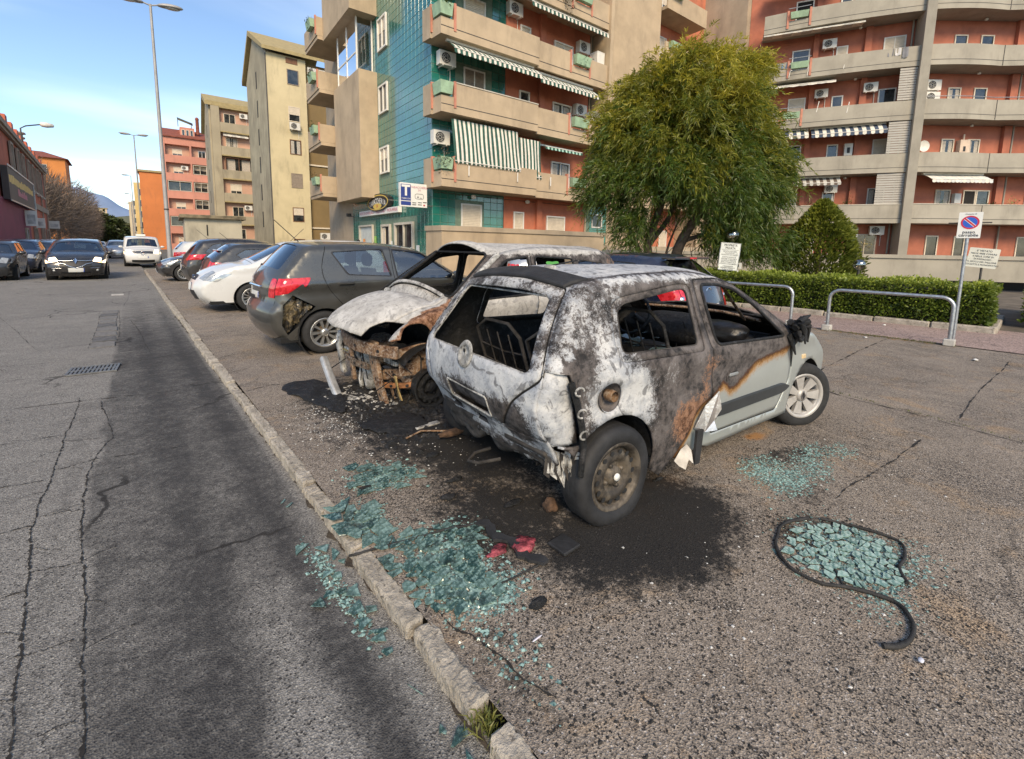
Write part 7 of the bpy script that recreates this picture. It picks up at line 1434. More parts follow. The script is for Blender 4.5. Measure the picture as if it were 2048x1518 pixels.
# ================================================================== STREET FURNITURE
m_lampp = M('grey lamp pole paint', (.33, .32, .31), .55, .2, var=.15, sc=1.5, dirt=.25); m_conb = M('concrete footing', (.42, .40, .36), .9, var=.2, sc=8, bump=.4, bsc=50)
m_lens = M('lamp glass', (.5, .5, .46), .2, var=.1)
def street_lamp(x, y, h, z0, heads, label, group, ang=0.):
    t = thing('street_lamp', label, 'street lamp', (x, y, z0), ang, group)
    MB().tube([(0, 0, 0), (0, 0, .9), (0, 0, 1.4), (0, 0, h*.6), (0, 0, h)], [.105, .10, .085, .065, .045], 12).build('pole', m_lampp, t)
    MB().tube([(0, 0, 2.9), (0, 0, 2.96)], .092, 12).build('band', m_pipe, t)
    for sg in heads:
        g = MB(); g.tube([(0, 0, h-.05), (sg*.25, 0, h+.02)], .03, 8); g.build('arm', m_lampp, t)
        bm = bmesh.new(); bmesh.ops.create_uvsphere(bm, u_segments=16, v_segments=8, radius=1)
        for v in bm.verts: v.co = Vector((sg*.66+v.co.x*.46, v.co.y*.17, h+.03+v.co.z*(.13 if v.co.z > 0 else .05)+.03*(sg*v.co.x)))
        bm.verts.index_update(); g = MB(); g.add([v.co for v in bm.verts], [[v.index for v in f.verts] for f in bm.faces], 0, True); bm.free(); hd = g.build('lamp_head', m_lampp, t)
        g = MB(); g.lathe([(.0, -.035), (.2, -.03), (.26, .0)], 14); q = MB(); q.add([(sg*.72+p[0]*1.1, p[1]*.5, h+p[2]-.01) for p in g.v], g.f, 0, True); q.build('lens', m_lens, hd)
    return t
street_lamp(1.55, 25, 11.25, 0, (1, -1), 'nearest and tallest double headed street lamp at the kerb between the parked cars', 'street lamps along the kerb', R_(-12))
FL = [(1.5, 57, 'second street lamp along the kerb, double headed, against the sky'), (1.65, 92, 'third street lamp along the kerb, just left of the orange gable'), (2.0, 127, 'fourth street lamp along the kerb in front of the pale houses'), (2.4, 160, 'fifth and smallest street lamp at the far end of the kerb')]
for i, (x, y, lb_) in enumerate(FL): street_lamp(x, y, 11.6, -.1, (1, -1) if i == 0 else (-1,), lb_, 'street lamps along the kerb', R_(-12))
# ---- passo carrabile sign
def disc(mb, c, r0, r1, fm, mi, z, n=36):
    vs = [fm @ Vector((c[0]+r*math.cos(6.283*i/n), c[1]+r*math.sin(6.283*i/n), z)) for r in (r1, r0) for i in range(n)]
    if r0 > 0: mb.add(vs, [(i, (i+1) % n, n+(i+1) % n, n+i) for i in range(n)], mi)
    else: mb.add(vs[:n], [tuple(range(n))], mi)
m_print = M('black print', (.02, .02, .025), .6, var=0); m_blue = M('sign blue disc', (.02, .10, .50), .4, var=.05); m_sred = M('sign red ring', (.50, .02, .05), .4, var=.05)
sp = thing('no_parking_sign', 'white driveway sign with a blue and red no parking disc reading passo carrabile', 'sign', (10.86, .83, 0))
MB().tube([(0, 0, 0), (0, 0, 2.0)], .024, 10).build('pole', m_metal, sp)
nrm = Vector((-.99, -.12, 0)).normalized(); right = Vector((0, 0, 1)).cross(nrm); fm = face_mtx((-.03, -.01, 2.02), right, (0, 0, 1))
def board(root, fm, w, h, th, mat, name='board', rim=None):
    g = MB(); P = [(-w/2, -h/2), (w/2, -h/2), (w/2, h/2), (-w/2, h/2)]; P = rpoly(P, min(w, h)*.04, 3); g.prism(P, -th, 0, fr=lambda q: fm @ Vector(q)); return g.build(name, mat, root)
b_ = board(sp, fm, .285, .43, .006, m_swhite)
g = MB(); disc(g, (0, .045), .088, .112, fm, 1, .0015); disc(g, (0, .045), 0, .088, fm, 2, .001); disc(g, (0, .045), .112, .118, fm, 0, .0013)
d_ = Vector((1, -1)).normalized(); e_ = Vector((1, 1)).normalized(); q = lambda a, b, z: fm @ Vector((d_.x*a+e_.x*b, .045+d_.y*a+e_.y*b, z))
g.add([q(-.09, -.019, .002), q(.09, -.019, .002), q(.09, .019, .002), q(-.09, .019, .002)], [(0, 1, 2, 3)], 0); g.add([q(-.095, -.012, .0025), q(.095, -.012, .0025), q(.095, .012, .0025), q(-.095, .012, .0025)], [(0, 1, 2, 3)], 1); g.build('no_parking_disc', [m_swhite, m_sred, m_blue], sp)
for txt, yy, sz in (('passo', -.115, .068), ('carrabile', -.168, .068), ('Comune di', .185, .03)): text_obj(txt, sz, m_print, parent=sp, mtx=fm @ Matrix.Translation((0, yy, .002)), depth=.002, bold=.012 if sz > .05 else 0)
g = MB(); g.tube([fm @ Vector((-.26, .04, -.03)), fm @ Vector((.26, .04, -.03))], .012, 6); g.tube([fm @ Vector((0, -.2, -.03)), fm @ Vector((0, .2, -.03))], .02, 8); g.build('bracket', m_pipe, sp)
ws_ = thing('notice_sign', 'small tilted white sign forbidding ball games, right of the driveway sign', 'sign', (14.2, .80, 0))
MB().tube([(0, 0, 0), (.0, 0, 1.5)], .02, 8).build('pole', m_pipe, ws_); fm = face_mtx((-.03, 0, 1.46), right, (0, 0, 1)) @ Matrix.Rotation(R_(-6), 4, 'Z'); board(ws_, fm, .47, .42, .01, M('cream sign board', (.68, .66, .56), .5, var=.05, dirt=.1))
for i, tx in enumerate(("E' VIETATO", 'NELLE AREE COMUNI', 'E NELLE ZONE DI', 'DI PASSAGGIO', 'IL GIOCO DEL PALLONE', 'BICICLETTE E MONOPATTINI')): text_obj(tx, .05 if i else .058, m_print, parent=ws_, mtx=fm @ Matrix.Translation((0, .15-i*.06, .002)), depth=.002, sx=.82)
pp_ = thing('notice_sign', 'tall white private property notice board in front of the big feathery tree', 'sign', (13.28, 5.83, 0))
fm = face_mtx((-.02, 0, 1.36), (Vector((0, 0, 1)).cross(Vector((-.8, -.6, 0)).normalized())), (0, 0, 1)) @ Matrix.Rotation(R_(-4), 4, 'Z') @ Matrix.Scale(.885, 4); board(pp_, fm, .62, .90, .02, M('pale sign board', (.62, .64, .60), .5, var=.06, dirt=.12))
g = MB(); g.tube([fm @ Vector((x*.30, y*.44, .004)) for x, y in ((-1, -1), (1, -1), (1, 1), (-1, 1))], .010, 5, closed=True); g.build('frame', m_metal, pp_); MB().tube([fm @ Vector((0, -.44, -.04)), fm @ Vector((.06, -1.4, -.04))], .03, 8).build('pole', m_metal, pp_)
for tx, yy, sz in (('PROPRIETÀ', .365, .098), ('PRIVATA', .275, .098), ("VIETATO L'ACCESSO", .165, .056), ('E LA SOSTA AI', .11, .056), ('VEICOLI NON AUTORIZZATI', .055, .048), ('È FATTO DIVIETO DI', -.02, .056), ('GIOCARE A PALLONE E', -.075, .056), ('LA SOSTA DI PERSONE', -.13, .056), ('NON ATTINENTI ALLE', -.185, .056), ('ATTIVITÀ CONDOMINIALI', -.24, .056), ('I TRASGRESSORI', -.315, .054), ('SARANNO PERSEGUITI', -.365, .054), ('AI SENSI DI LEGGE', -.415, .05)): text_obj(tx, sz, m_print, parent=pp_, mtx=fm @ Matrix.Translation((0, yy, .003)), depth=.002, sx=.8, bold=.012 if sz > .09 else .004)
g = MB(); g.add([fm @ Vector(p) for p in ((-.26, .215, .003), (.26, .215, .003), (.26, .222, .003), (-.26, .222, .003))], [(0, 1, 2, 3)]); g.build('rule', m_print, pp_)
hp = thing('house_number_post', 'short white post with a small square plate beside the private property board', 'post', (13.6, 5.72, 0)); MB().tube([(0, 0, 0), (0, 0, 1.0)], .03, 8).build('post', m_swhite, hp); fm = face_mtx((-.03, -.02, 1.1), right, (0, 0, 1)); board(hp, fm, .2, .17, .01, m_swhite); g = MB(); g.add([fm @ Vector(p) for p in ((-.05, -.045, .002), (.03, -.045, .002), (.03, .045, .002), (-.05, .045, .002))], [(0, 1, 2, 3)]); g.build('print', m_print, hp)
m_globe = NT('smoked globe'); _t = m_globe; _gl = _t.n('ShaderNodeBsdfGlossy'); _gl.inputs['Roughness'].default_value = .06; _gl.inputs['Color'].default_value = (.7, .72, .7, 1); _tr = _t.n('ShaderNodeBsdfTransparent'); _tr.inputs[0].default_value = (.55, .5, .42, 1); _mx = _t.n('ShaderNodeMixShader'); _mx.inputs[0].default_value = .42; _t.t.links.new(_tr.outputs[0], _mx.inputs[1]); _t.t.links.new(_gl.outputs[0], _mx.inputs[2]); _t.t.links.new(_mx.outputs[0], _t.out.inputs[0]); m_globe = _t.m
for x, y, z, r, lb_ in ((13.62, 5.93, 1.98, .18, 'smoked glass globe lamp above the private property board'), (15.5, 3.24, 1.2, .15, 'low smoked globe lamp behind the hedge right of the clipped conifer')):
    t = thing('globe_lamp', lb_, 'lamp', (x, y, 0), 0, 'garden globe lamps'); MB().tube([(0, 0, 0), (0, 0, z-r)], .03, 8).build('pole', m_pipe, t); MB().lathe([(r*math.sin(a), z-r*math.cos(a)) for a in np.linspace(.25, 3.14, 12)], 20).build('globe', m_globe, t); MB().lathe([(.05, z-r*.95), (.04, z-.02), (0, z)], 10).build('bulb', m_lens, t)
# ---- tubular guard rails
def rail(y0, y1, lb_, x=10.45):
    t = thing('guard_rail', lb_, 'rail', (x, (y0+y1)/2, 0), 0, 'steel hoop rails at the edge of the bays'); h = .81; a, b = y0-(y0+y1)/2, y1-(y0+y1)/2; pts = [(0, a, 0), (0, a, h-.17)]+[(0, a+.17-.17*math.cos(k*.314), h-.17+.17*math.sin(k*.314)) for k in range(1, 6)]+[(0, b-.17+.17*math.sin(k*.314), h-.17+.17*math.cos(k*.314)) for k in range(0, 6)]+[(0, b, 0)]
    MB().tube(pts, .03, 10).build('hoop', m_metal, t)
    for q in (a, b): MB().bbox((-.075, q-.075, 0), (.075, q+.075, .115), .012).build('footing', m_conb, t)
rail(.84, 2.59, 'steel hoop guard rail standing next to the driveway sign'); rail(3.24, 5.0, 'steel hoop guard rail half hidden behind the burnt silver car')
# ---- drain grate and cover in the road
gr = tag(bpy.data.objects.new('drain_grate', None), 'rectangular steel drain grate set in the road near the kerb', 'drain grate'); link(gr); gr.location = (-.38, 7.47, -.057); gr.rotation_euler = (0, 0, R_(-5))
m_iron = M('worn iron', (.17, .165, .155), .5, .5, var=.35, sc=14)
MB().box((-.23, -.2, -.02), (.23, .2, .003)).build('pit', m_gap, gr)
g = MB(); [g.box(a, b) for a, b in (((-.235, -.205, 0), (.235, -.18, .014)), ((-.235, .18, 0), (.235, .205, .014)), ((-.235, -.18, 0), (-.21, .18, .014)), ((.21, -.18, 0), (.235, .18, .014)), ((-.21, -.012, 0), (.21, .012, .013)))]; g.build('frame', m_iron, gr)
sl = MB(); sl.box((-.011, -.18, 0), (.011, .18, .012)); s0 = sl.build('bar', m_iron, gr); s0.location = (-.19, 0, 0)
for k in range(1, 11): s = s0.copy(); link(s, gr); s.location = (-.19+k*.038, 0, 0)
t = MB().bbox((-.36, 17.55, -.07), (-.08, 17.9, -.047), .006).build('inspection_cover', m_conb); tag(t, 'small pale square cover in the road beyond the trench patch', 'cover')

# ================================================================== VEGETATION
def leaf_mat(name, a, b, tr=.3):
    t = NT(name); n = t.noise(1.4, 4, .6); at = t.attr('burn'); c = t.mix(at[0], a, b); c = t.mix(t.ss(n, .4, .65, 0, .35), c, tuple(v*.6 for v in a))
    d = t.n('ShaderNodeBsdfDiffuse'); t.put(d.inputs[0], c); tl = t.n('ShaderNodeBsdfTranslucent'); t.put(tl.inputs[0], c); gl = t.n('ShaderNodeBsdfGlossy'); gl.inputs['Roughness'].default_value = .45; gl.inputs['Color'].default_value = (.5, .5, .5, 1)
    m1 = t.n('ShaderNodeMixShader'); m1.inputs[0].default_value = tr; t.t.links.new(d.outputs[0], m1.inputs[1]); t.t.links.new(tl.outputs[0], m1.inputs[2]); m2 = t.n('ShaderNodeMixShader'); m2.inputs[0].default_value = .06; t.t.links.new(m1.outputs[0], m2.inputs[1]); t.t.links.new(gl.outputs[0], m2.inputs[2]); t.t.links.new(m2.outputs[0], t.out.inputs[0]); return t.m
m_bark = M('bark', (.07, .052, .038), .95, var=.4, sc=6, bump=.8, bsc=25)
def blades(name, O, D, L, W, mats, root, tint, bend=.15, kind=None):
    """many leaf blades: origins O, unit directions D, lengths, widths; folded diamond of two quads"""
    n = len(O); up = NR.randn(n, 3); S_ = np.cross(D, up); S_ /= np.linalg.norm(S_, axis=1)[:, None]+1e-9
    a = O; m = O+D*L[:, None]*.5+np.array([0, 0, 1])*L[:, None]*bend*.3; e = O+D*L[:, None]-np.array([0, 0, 1])*L[:, None]*bend*.4
    V = np.stack([a, m+S_*W[:, None]*.5, e, m-S_*W[:, None]*.5], 1).reshape(-1, 3); i = np.arange(n)*4; F_ = np.stack([i, i+1, i+2, i+3], 1)
    A = np.repeat(np.clip(tint, 0, 1), 4)[:, None]*np.ones((1, 3)); o = np_mesh(name, V, F_, mats, parent=root, attr=A)
    if kind: o['kind'] = kind
    return o
def unit(v): return v/(np.linalg.norm(v, axis=-1, keepdims=True)+1e-9)
# ---- the big feathery wattle
bt_ = thing('wattle_tree', 'large feathery weeping tree with a yellowish top behind the parked cars', 'tree', (13.4, 7.75, 0))
fw_ = np.array([.647, .752, 0]); rt_ = np.array([.755, -.655, 0])
lobes = [(0, 0, 5.5, 2.5, 2.2), (-1.7, 0, 5.3, 1.5, 1.5), (1.7, 0, 5.4, 1.5, 1.7), (.3, .3, 6.75, 1.8, 1.2), (1.3, -.3, 6.6, 1.3, 1.25), (-1.1, .2, 6.2, 1.4, 1.15), (-2.6, 0, 3.7, 1.1, .9), (2.9, 0, 3.9, 1.15, 1.2), (.9, -.7, 3.7, 1.7, 1.0), (-.9, -.8, 4.0, 1.4, .9), (2.5, .2, 2.5, 1.2, .85), (3.5, .4, 1.9, 1.0, .65), (3.2, .2, 4.3, 1.0, 1.0), (1.5, -.5, 2.1, .8, .6), (-1.75, -.2, 2.4, .7, .75), (0, 1.5, 5.0, 2.2, 2.0)]
m_wl = leaf_mat('wattle leaf', (.08, .14, .02), (.50, .42, .036), .42)
O = []; D = []; T = []
rs = np.random.RandomState(4)
for (a, b, z, rr, rz_) in lobes:
    n = int(20*rr*rz_*3.3)
    for k in range(n):
        d = unit(rs.randn(3)); d[2] = d[2]*.9+.12; q = rs.uniform(.62, 1.03); c = rt_*(a*.80+.1+d[0]*rr*q*.80)+fw_*(b+d[1]*rr*q)+np.array([0, 0, 1.4+(z+d[2]*rz_*q-1.4)*.94])
        if vnoise(c[None], .95, 77)[0] > .42: continue
        out = unit(c-np.array([0, 0, 4.8])+rs.randn(3)*.4); tone = np.clip(.16+(c[2]-4.6)/4.0+.26*rs.randn()+.14*(q > .9), 0, 1)  # blossom yellow towards the top, with light on upper, outer clumps painted in
        for s_ in range(rs.randint(3, 13)):
            dr = unit(out*np.array([1, 1, .5])+rs.randn(3)*.55); o0 = c+rs.randn(3)*.12; Ls = rs.uniform(.28, .66); m = 18
            tt = np.linspace(.1, 1, m)[:, None]; sp_ = o0+dr*Ls*tt+np.array([0, 0, -1])*Ls*.6*tt**2
            ld = unit(dr+np.array([0, 0, -.5])*tt+rs.randn(m, 3)*.55); O.append(sp_); D.append(ld); T.append(np.full(m, tone)+rs.randn(m)*.1)
O = np.concatenate(O); D = np.concatenate(D); T = np.concatenate(T); n = len(O)
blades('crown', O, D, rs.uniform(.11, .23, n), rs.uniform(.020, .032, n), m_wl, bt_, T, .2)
for pts, r in (([(0, 0, -.1), (.1, 0, 1.0), (.35, 0, 1.9), (1.1, 0, 3.2), (1.6, 0, 5)], [.2, .17, .14, .09, .03]), ([(-.5, 0, -.1), (-.65, 0, 1.0), (-.75, 0, 1.8), (-.3, 0, 3.4), (-.2, 0, 5.6)], [.15, .13, .11, .08, .03]), ([(-.45, 0, 0), (-1.0, .1, 1.5), (-1.7, 0, 2.6), (-2.3, 0, 3.6)], [.1, .08, .05, .02]), ([(-.7, 0, 1.7), (.1, .3, 3), (.3, .4, 6)], [.09, .06, .03]), ([(.3, 0, 1.8), (1.6, 0, 2.2), (2.9, .2, 2.3)], [.08, .05, .02]), ([(-.3, 0, .2), (-.1, .1, 1.5), (.3, .2, 2.6)], [.05, .04, .02]), ([(.8, 0, 2.7), (.2, -.3, 4.2), (-.5, -.4, 6)], [.06, .05, .02])):
    P = smooth_line([tuple(rt_*p[0]+fw_*p[1]+np.array([0, 0, p[2]])) for p in pts], 14); MB().tube([tuple(p) for p in P], [float(v) for v in np.interp(np.linspace(0, 1, 14), np.linspace(0, 1, len(r)), r)], 9).build('trunk', m_bark, bt_)
g = MB()
for k in range(60): a = rt_*rs.uniform(-2, 1.5)+fw_*rs.uniform(-.6, .6)+np.array([0, 0, rs.uniform(.8, 3)]); g.tube([tuple(a), tuple(a+rs.randn(3)*.25+np.array([0, 0, .3])), tuple(a+rs.randn(3)*.4+np.array([0, 0, .6]))], [.012, .008, .003], 4)
tag(g.build('twig', m_bark, bt_), kind='stuff')
# ---- clipped conifer
ct = thing('conifer', 'yellowish green pointed conifer standing right of the big feathery tree', 'tree', (17.4, 4.75, 0)); m_co = leaf_mat('conifer scale', (.065, .10, .014), (.27, .28, .035), .25)
n = 15000; th = rs.uniform(0, 6.283, n); hz = rs.uniform(0, 1, n)**.85; rad = 1.12*np.interp(hz, [0, .1, .35, .7, .92, 1], [.62, .9, 1, .7, .25, .02])*(1+.10*np.sin(th*5+hz*9)+.07*np.sin(th*11-hz*15)); q = rs.uniform(.78, 1.04, n); O = np.stack([np.cos(th)*rad*q, np.sin(th)*rad*q, .05+hz*3.1], 1); D = unit(np.stack([np.cos(th), np.sin(th), np.full(n, .8)], 1)+rs.randn(n, 3)*.45)
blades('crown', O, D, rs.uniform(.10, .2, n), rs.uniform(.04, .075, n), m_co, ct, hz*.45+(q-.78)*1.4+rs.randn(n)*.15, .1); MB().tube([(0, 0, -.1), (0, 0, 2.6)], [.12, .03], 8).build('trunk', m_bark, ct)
# ---- hedge
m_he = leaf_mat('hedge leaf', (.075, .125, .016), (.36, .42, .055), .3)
def hedge(name, label, x0, x1, y0, y1, h, n, seed, zb=.12):
    t = thing(name, label, 'hedge', (0, 0, 0)); r = np.random.RandomState(seed); U = r.uniform(0, 1, (n, 3)); k = r.uniform(0, 1, n); wob = lambda y, z: .05*np.sin(y*3.1+z*5)+.04*np.sin(y*7.7-z*3)
    y = y0+(y1-y0)*U[:, 0]; z = zb+(h-zb)*U[:, 1]; x = x0+(x1-x0)*U[:, 2]; f = k < .5; tp = (k >= .5) & (k < .85); e = k >= .85
    dep = np.abs(r.randn(n))*.06; x = np.where(f, x0+wob(y, z)+dep, x); z = np.where(tp, h+.04*np.sin(y*4.3)+.05*np.sin(y*9+x*5)-dep+.10*(r.rand(n) > .97)*r.rand(n), z); y = np.where(e, y0+wob(x, z)+dep, y)
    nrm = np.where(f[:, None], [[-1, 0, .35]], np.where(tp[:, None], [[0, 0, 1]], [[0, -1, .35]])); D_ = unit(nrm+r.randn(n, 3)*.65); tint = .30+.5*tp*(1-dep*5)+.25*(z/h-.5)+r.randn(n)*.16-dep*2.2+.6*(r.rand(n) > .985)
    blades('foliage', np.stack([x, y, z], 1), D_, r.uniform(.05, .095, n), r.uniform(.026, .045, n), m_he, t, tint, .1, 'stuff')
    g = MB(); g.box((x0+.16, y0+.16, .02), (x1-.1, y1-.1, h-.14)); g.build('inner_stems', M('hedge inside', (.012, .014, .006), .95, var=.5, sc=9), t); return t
hedge('hedge', 'long clipped evergreen hedge along the pavement behind the hoop rails', 12.85, 14.1, .55, 9.6, .91, 32000, 1); hedge('hedge', 'lighter hedge going off to the right behind the corner of the long one', 14.3, 18.5, -2.6, .12, .88, 12000, 2)
hb_ = tag(bpy.data.objects.new('planting_border', None), kind='structure'); link(hb_)
for k in range(10): MB().bbox((12.66, .40+k*.95, -.02), (12.82, .40+k*.95+.93, .13-.01*(k % 3)), .02).build('kerb_stone', m_kerb, hb_)
for k in range(3): MB().bbox((12.825+k*.95, .38, -.02), (12.825+k*.95+.93, .52, .13), .02).build('kerb_stone', m_kerb, hb_)
# ---- grass tufts
m_gr = leaf_mat('grass blade', (.05, .085, .018), (.26, .24, .07), .2)
def grass(label, pts, n, spread, hgt, seed, dry=.4):
    r = np.random.RandomState(seed); P = np.array(pts)[r.randint(0, len(pts), n)]+np.c_[r.randn(n, 2)*spread, np.zeros(n)]; D_ = unit(np.c_[r.randn(n, 2)*.55, np.ones(n)]); o = blades('grass', P, D_, r.uniform(.4, 1, n)*hgt, np.full(n, .006 if hgt < .12 else .02), m_gr, None, r.uniform(0, 1, n)*.6+dry-.2, .5, 'stuff'); o['label'] = label; o['category'] = 'grass'
grass('grass tuft growing in the gap between two kerb stones', [(.80, 1.03, -.06)], 110, .03, .10, 1); grass('thin weeds along the joint below the hoop rail', [(10.42, y, .0) for y in np.linspace(.8, 2.6, 30)], 500, .04, .06, 2, .5); grass('green strip of weeds in the expansion joints of the bays', [(5.85+.5*(y-1.4)*.4, y, 0) for y in np.linspace(-.2, 1.9, 30)], 220, .015, .03, 3, .3); grass('weedy strip of lawn under the hedge', [(12.9, y, .01) for y in np.linspace(4.6, 7, 20)], 1500, .25, .07, 4, .2)
# ---- bare trees, pines and bushes up the street on the left
m_twig = M('bare twig', (.17, .135, .11), .95, var=.25, sc=.6)
def bare_tree(x, y, h, r, seed, label):
    t = thing('bare_tree', label, 'tree', (x, y, 0), 0, 'trees along the left side of the street'); rs = np.random.RandomState(seed); V = []; k = 0
    n = 5200; d = unit(rs.randn(n, 3)); q = rs.uniform(.05, 1, n)**.5; c = np.array([0, 0, h*.56]); P = c+d*q[:, None]*np.array([r, r, h*.46])*(1+.15*np.sin(d[:, 0:1]*6+seed)); D_ = unit(d+np.array([0, 0, .7])+rs.randn(n, 3)*.5); L = rs.uniform(.5, 1.3, n)*(h/9); W_ = rs.uniform(.02, .045, n); S_ = unit(np.cross(D_, rs.randn(n, 3))); Vt = np.stack([P-S_*W_[:, None], P+S_*W_[:, None], P+D_*L[:, None]], 1).reshape(-1, 3); np_mesh('crown', Vt, np.arange(n*3).reshape(-1, 3), m_twig, parent=t)
    g = MB(); g.tube([(0, 0, -.2), (0, 0, h*.35)], [.22, .15], 7)
    for i in range(7): a = i*.9; g.tube([(0, 0, h*.3), (math.cos(a)*r*.4, math.sin(a)*r*.4, h*.55), (math.cos(a)*r*.7, math.sin(a)*r*.7, h*.85)], [.11, .07, .03], 5)
    g.build('trunk', m_bark, t)
for i, (x, y, h, r, lb_) in enumerate([(-8.3, 80, 10, 3.8, 'bare brown tree next to the end of the red shop building'), (-7.8, 88, 11, 4.2, 'tallest bare brown tree below the orange house'), (-7.2, 97, 10.3, 4.2, 'third bare brown tree counting from the red building'), (-6.6, 108, 9.6, 4.2, 'fourth bare brown tree counting from the red building'), (-6.0, 120, 8.4, 4.0, 'furthest bare brown tree, next to the dark pines')]): bare_tree(x, y, h, r, 20+i, lb_)
m_pi = leaf_mat('pine needle clump', (.022, .042, .012), (.085, .11, .03), .15)
def leafy(x, y, h, r, seed, label, name='pine_tree', mat=None, low=.25, n=4500):
    t = thing(name, label, 'tree', (x, y, 0), 0, 'trees along the left side of the street'); rs = np.random.RandomState(seed); d = unit(rs.randn(n, 3)); b = 1+.2*np.sin(d[:, 0]*5+seed)+.15*np.sin(d[:, 2]*7+d[:, 1]*4); q = rs.uniform(.7, 1.02, n)*b; P = np.array([0, 0, h*(.5+low/2)])+d*q[:, None]*np.array([r, r, h*(.5-low/2)]); D_ = unit(d+rs.randn(n, 3)*.6); blades('crown', P, D_, rs.uniform(.4, .8, n)*(r/3), rs.uniform(.2, .4, n)*(r/3), mat or m_pi, t, .25+.5*d[:, 2]+.35*(q-.85)+rs.randn(n)*.12, .1); MB().tube([(0, 0, -.2), (0, 0, h*.6)], [.3, .15], 7).build('trunk', m_bark, t)
for i, (x, y, h, r, lb_) in enumerate([(-9, 150, 10.5, 5, 'dark green pine just right of the bare trees'), (-5.5, 168, 9, 4.6, 'second dark pine in the middle distance of the street'), (-3.5, 190, 7, 4.2, 'lower dark pine closing the left side of the street'), (-1.5, 230, 6, 4., 'small rounded tree at the far end of the street'), (-13, 84, 4.6, 2.8, 'dark green bush behind the end of the red shop building')]): leafy(x, y, h, r, 40+i, lb_, 'pine_tree' if i < 3 else ('round_tree' if i == 3 else 'bush'))
for i, (x, y, h, r, lb_) in enumerate([(14, 320, 11, 8, 'large olive green tree below the hilltop'), (-12, 300, 10, 8, 'olive green tree in front of the far hill')]): leafy(x-14, y, h, r, 60+i, lb_, 'round_tree', leaf_mat('far olive leaf %d' % i, (.05, .06, .025), (.12, .12, .05), .1))

# ================================================================== GLASS, DEBRIS, CABLES
m_shard = NT('teal safety glass'); _t = m_shard; _i = _t.n('ShaderNodeObjectInfo').outputs['Random']; _n = _t.noise(55, 4, .65); _c = _t.mix(_i, (.035, .085, .085), (.17, .265, .24)); _c = _t.mix(_t.ss(_n, .48, .66, 0, .8), _c, (.27, .41, .37)); _c = _t.mix(_t.ss(_t.noise(9, 5, .7, vec=_t.n('ShaderNodeNewGeometry').outputs['Position']), .50, .66, 0, .85), _c, (.022, .032, .032)); m_shard = _t.pbr(_c, .22, 0, _t.bump(_n, .35, .004), .6); _p = [q for q in _t.t.nodes if q.type == 'BSDF_PRINCIPLED'][0]; _p.inputs['Transmission Weight'].default_value = 0; _tr = _t.n('ShaderNodeBsdfTransparent'); _tr.inputs[0].default_value = (.5, .75, .7, 1); _mx = _t.n('ShaderNodeMixShader'); _t.t.links.new(_t.ss(_t.noise(30, 4, .6), .42, .62, .45, .05), _mx.inputs[0]); _t.t.links.new(_p.outputs[0], _mx.inputs[1]); _t.t.links.new(_tr.outputs[0], _mx.inputs[2]); _t.t.links.new(_mx.outputs[0], _t.out.inputs[0])
m_shard_p = NT('pale crazed glass'); _t = m_shard_p; _i = _t.n('ShaderNodeObjectInfo').outputs['Random']; _n = _t.noise(60, 4, .65); m_shard_p = _t.pbr(_t.mix(_t.ss(_n, .42, .64, 0, .85), _t.mix(_i, (.07, .16, .145), (.25, .40, .35)), (.42, .55, .49)), .2, 0, _t.bump(_n, .5, .004), .6)
m_crumb = NT('glass crumbs'); _t = m_crumb; _v = _t.n('ShaderNodeTexVoronoi'); _t.put(_v.inputs['Vector'], _t.tc); _v.inputs['Scale'].default_value = 90; _s = _t.n('ShaderNodeSeparateColor'); _t.t.links.new(_v.outputs['Color'], _s.inputs[0]); m_crumb = _t.pbr(_t.mix(_s.outputs[0], (.03, .075, .07), (.30, .44, .395)), .18, 0, None, .7)
def clip_half(poly, p, n):
    out = []
    for i in range(len(poly)):
        a, b = poly[i], poly[(i+1) % len(poly)]; da = (a-p)@n; db = (b-p)@n
        if da <= 0: out.append(a)
        if da*db < 0: out.append(a+(b-a)*da/(da-db))
    return out
def shatter(poly, n, seed, gap=.006, jitter=.15, keep=1., lim=.05):
    """Voronoi cells of n random seeds inside poly, shrunk and slightly turned like a burst pane"""
    r = np.random.RandomState(seed); q = np.array(poly); lo, hi = q.min(0), q.max(0); S_ = []
    while len(S_) < n:
        p = lo+(hi-lo)*r.rand(2)
        if pip(p[None], poly)[0]: S_.append(p)
    S_ = np.array(S_); cells = []
    for i in range(n):
        c = [S_[i]+np.array(d)*lim*(.34+.9*r.rand()**1.4) for d in ((-1, -1), (1, -1), (1, 1), (-1, 1))]; dd = ((S_-S_[i])**2).sum(1)
        for j in np.argsort(dd)[1:14]:
            c = clip_half(c, (S_[i]+S_[j])/2, unit(S_[j]-S_[i]))
            if len(c) < 3: break
        if len(c) >= 3 and r.rand() < keep: cells.append(np.array(c))
    return cells
def put_shard(cell, z, group, label, seed, tilt=.03):
    r = np.random.RandomState(seed); c = cell.mean(0); q = (cell-c)*.93; an = r.randn()*.10; R2 = np.array([[math.cos(an), -math.sin(an)], [math.sin(an), math.cos(an)]]); q = q@R2.T; g = MB(); n = len(q); g.add([(x, y, 0) for x, y in q]+[(x*.97, y*.97, .0035) for x, y in q], [tuple(range(n))[::-1], tuple(range(n, 2*n))]+[(i, (i+1) % n, n+(i+1) % n, n+i) for i in range(n)])
    o = g.build('glass_shard', m_shard_p if 'crazed' in group else m_shard); sz = np.abs(q).max(); tx, ty = r.randn(2)*tilt; o.location = (c[0]+r.randn()*.004, c[1]+r.randn()*.004, z+.008+abs(tx)*sz+abs(ty)*sz*.5); o.rotation_euler = (tx, ty, 0); tag(o, label, 'glass shard', group); return o
lzz = lambda x, y: float(lot_z(np.array([[x, y]]))[0])
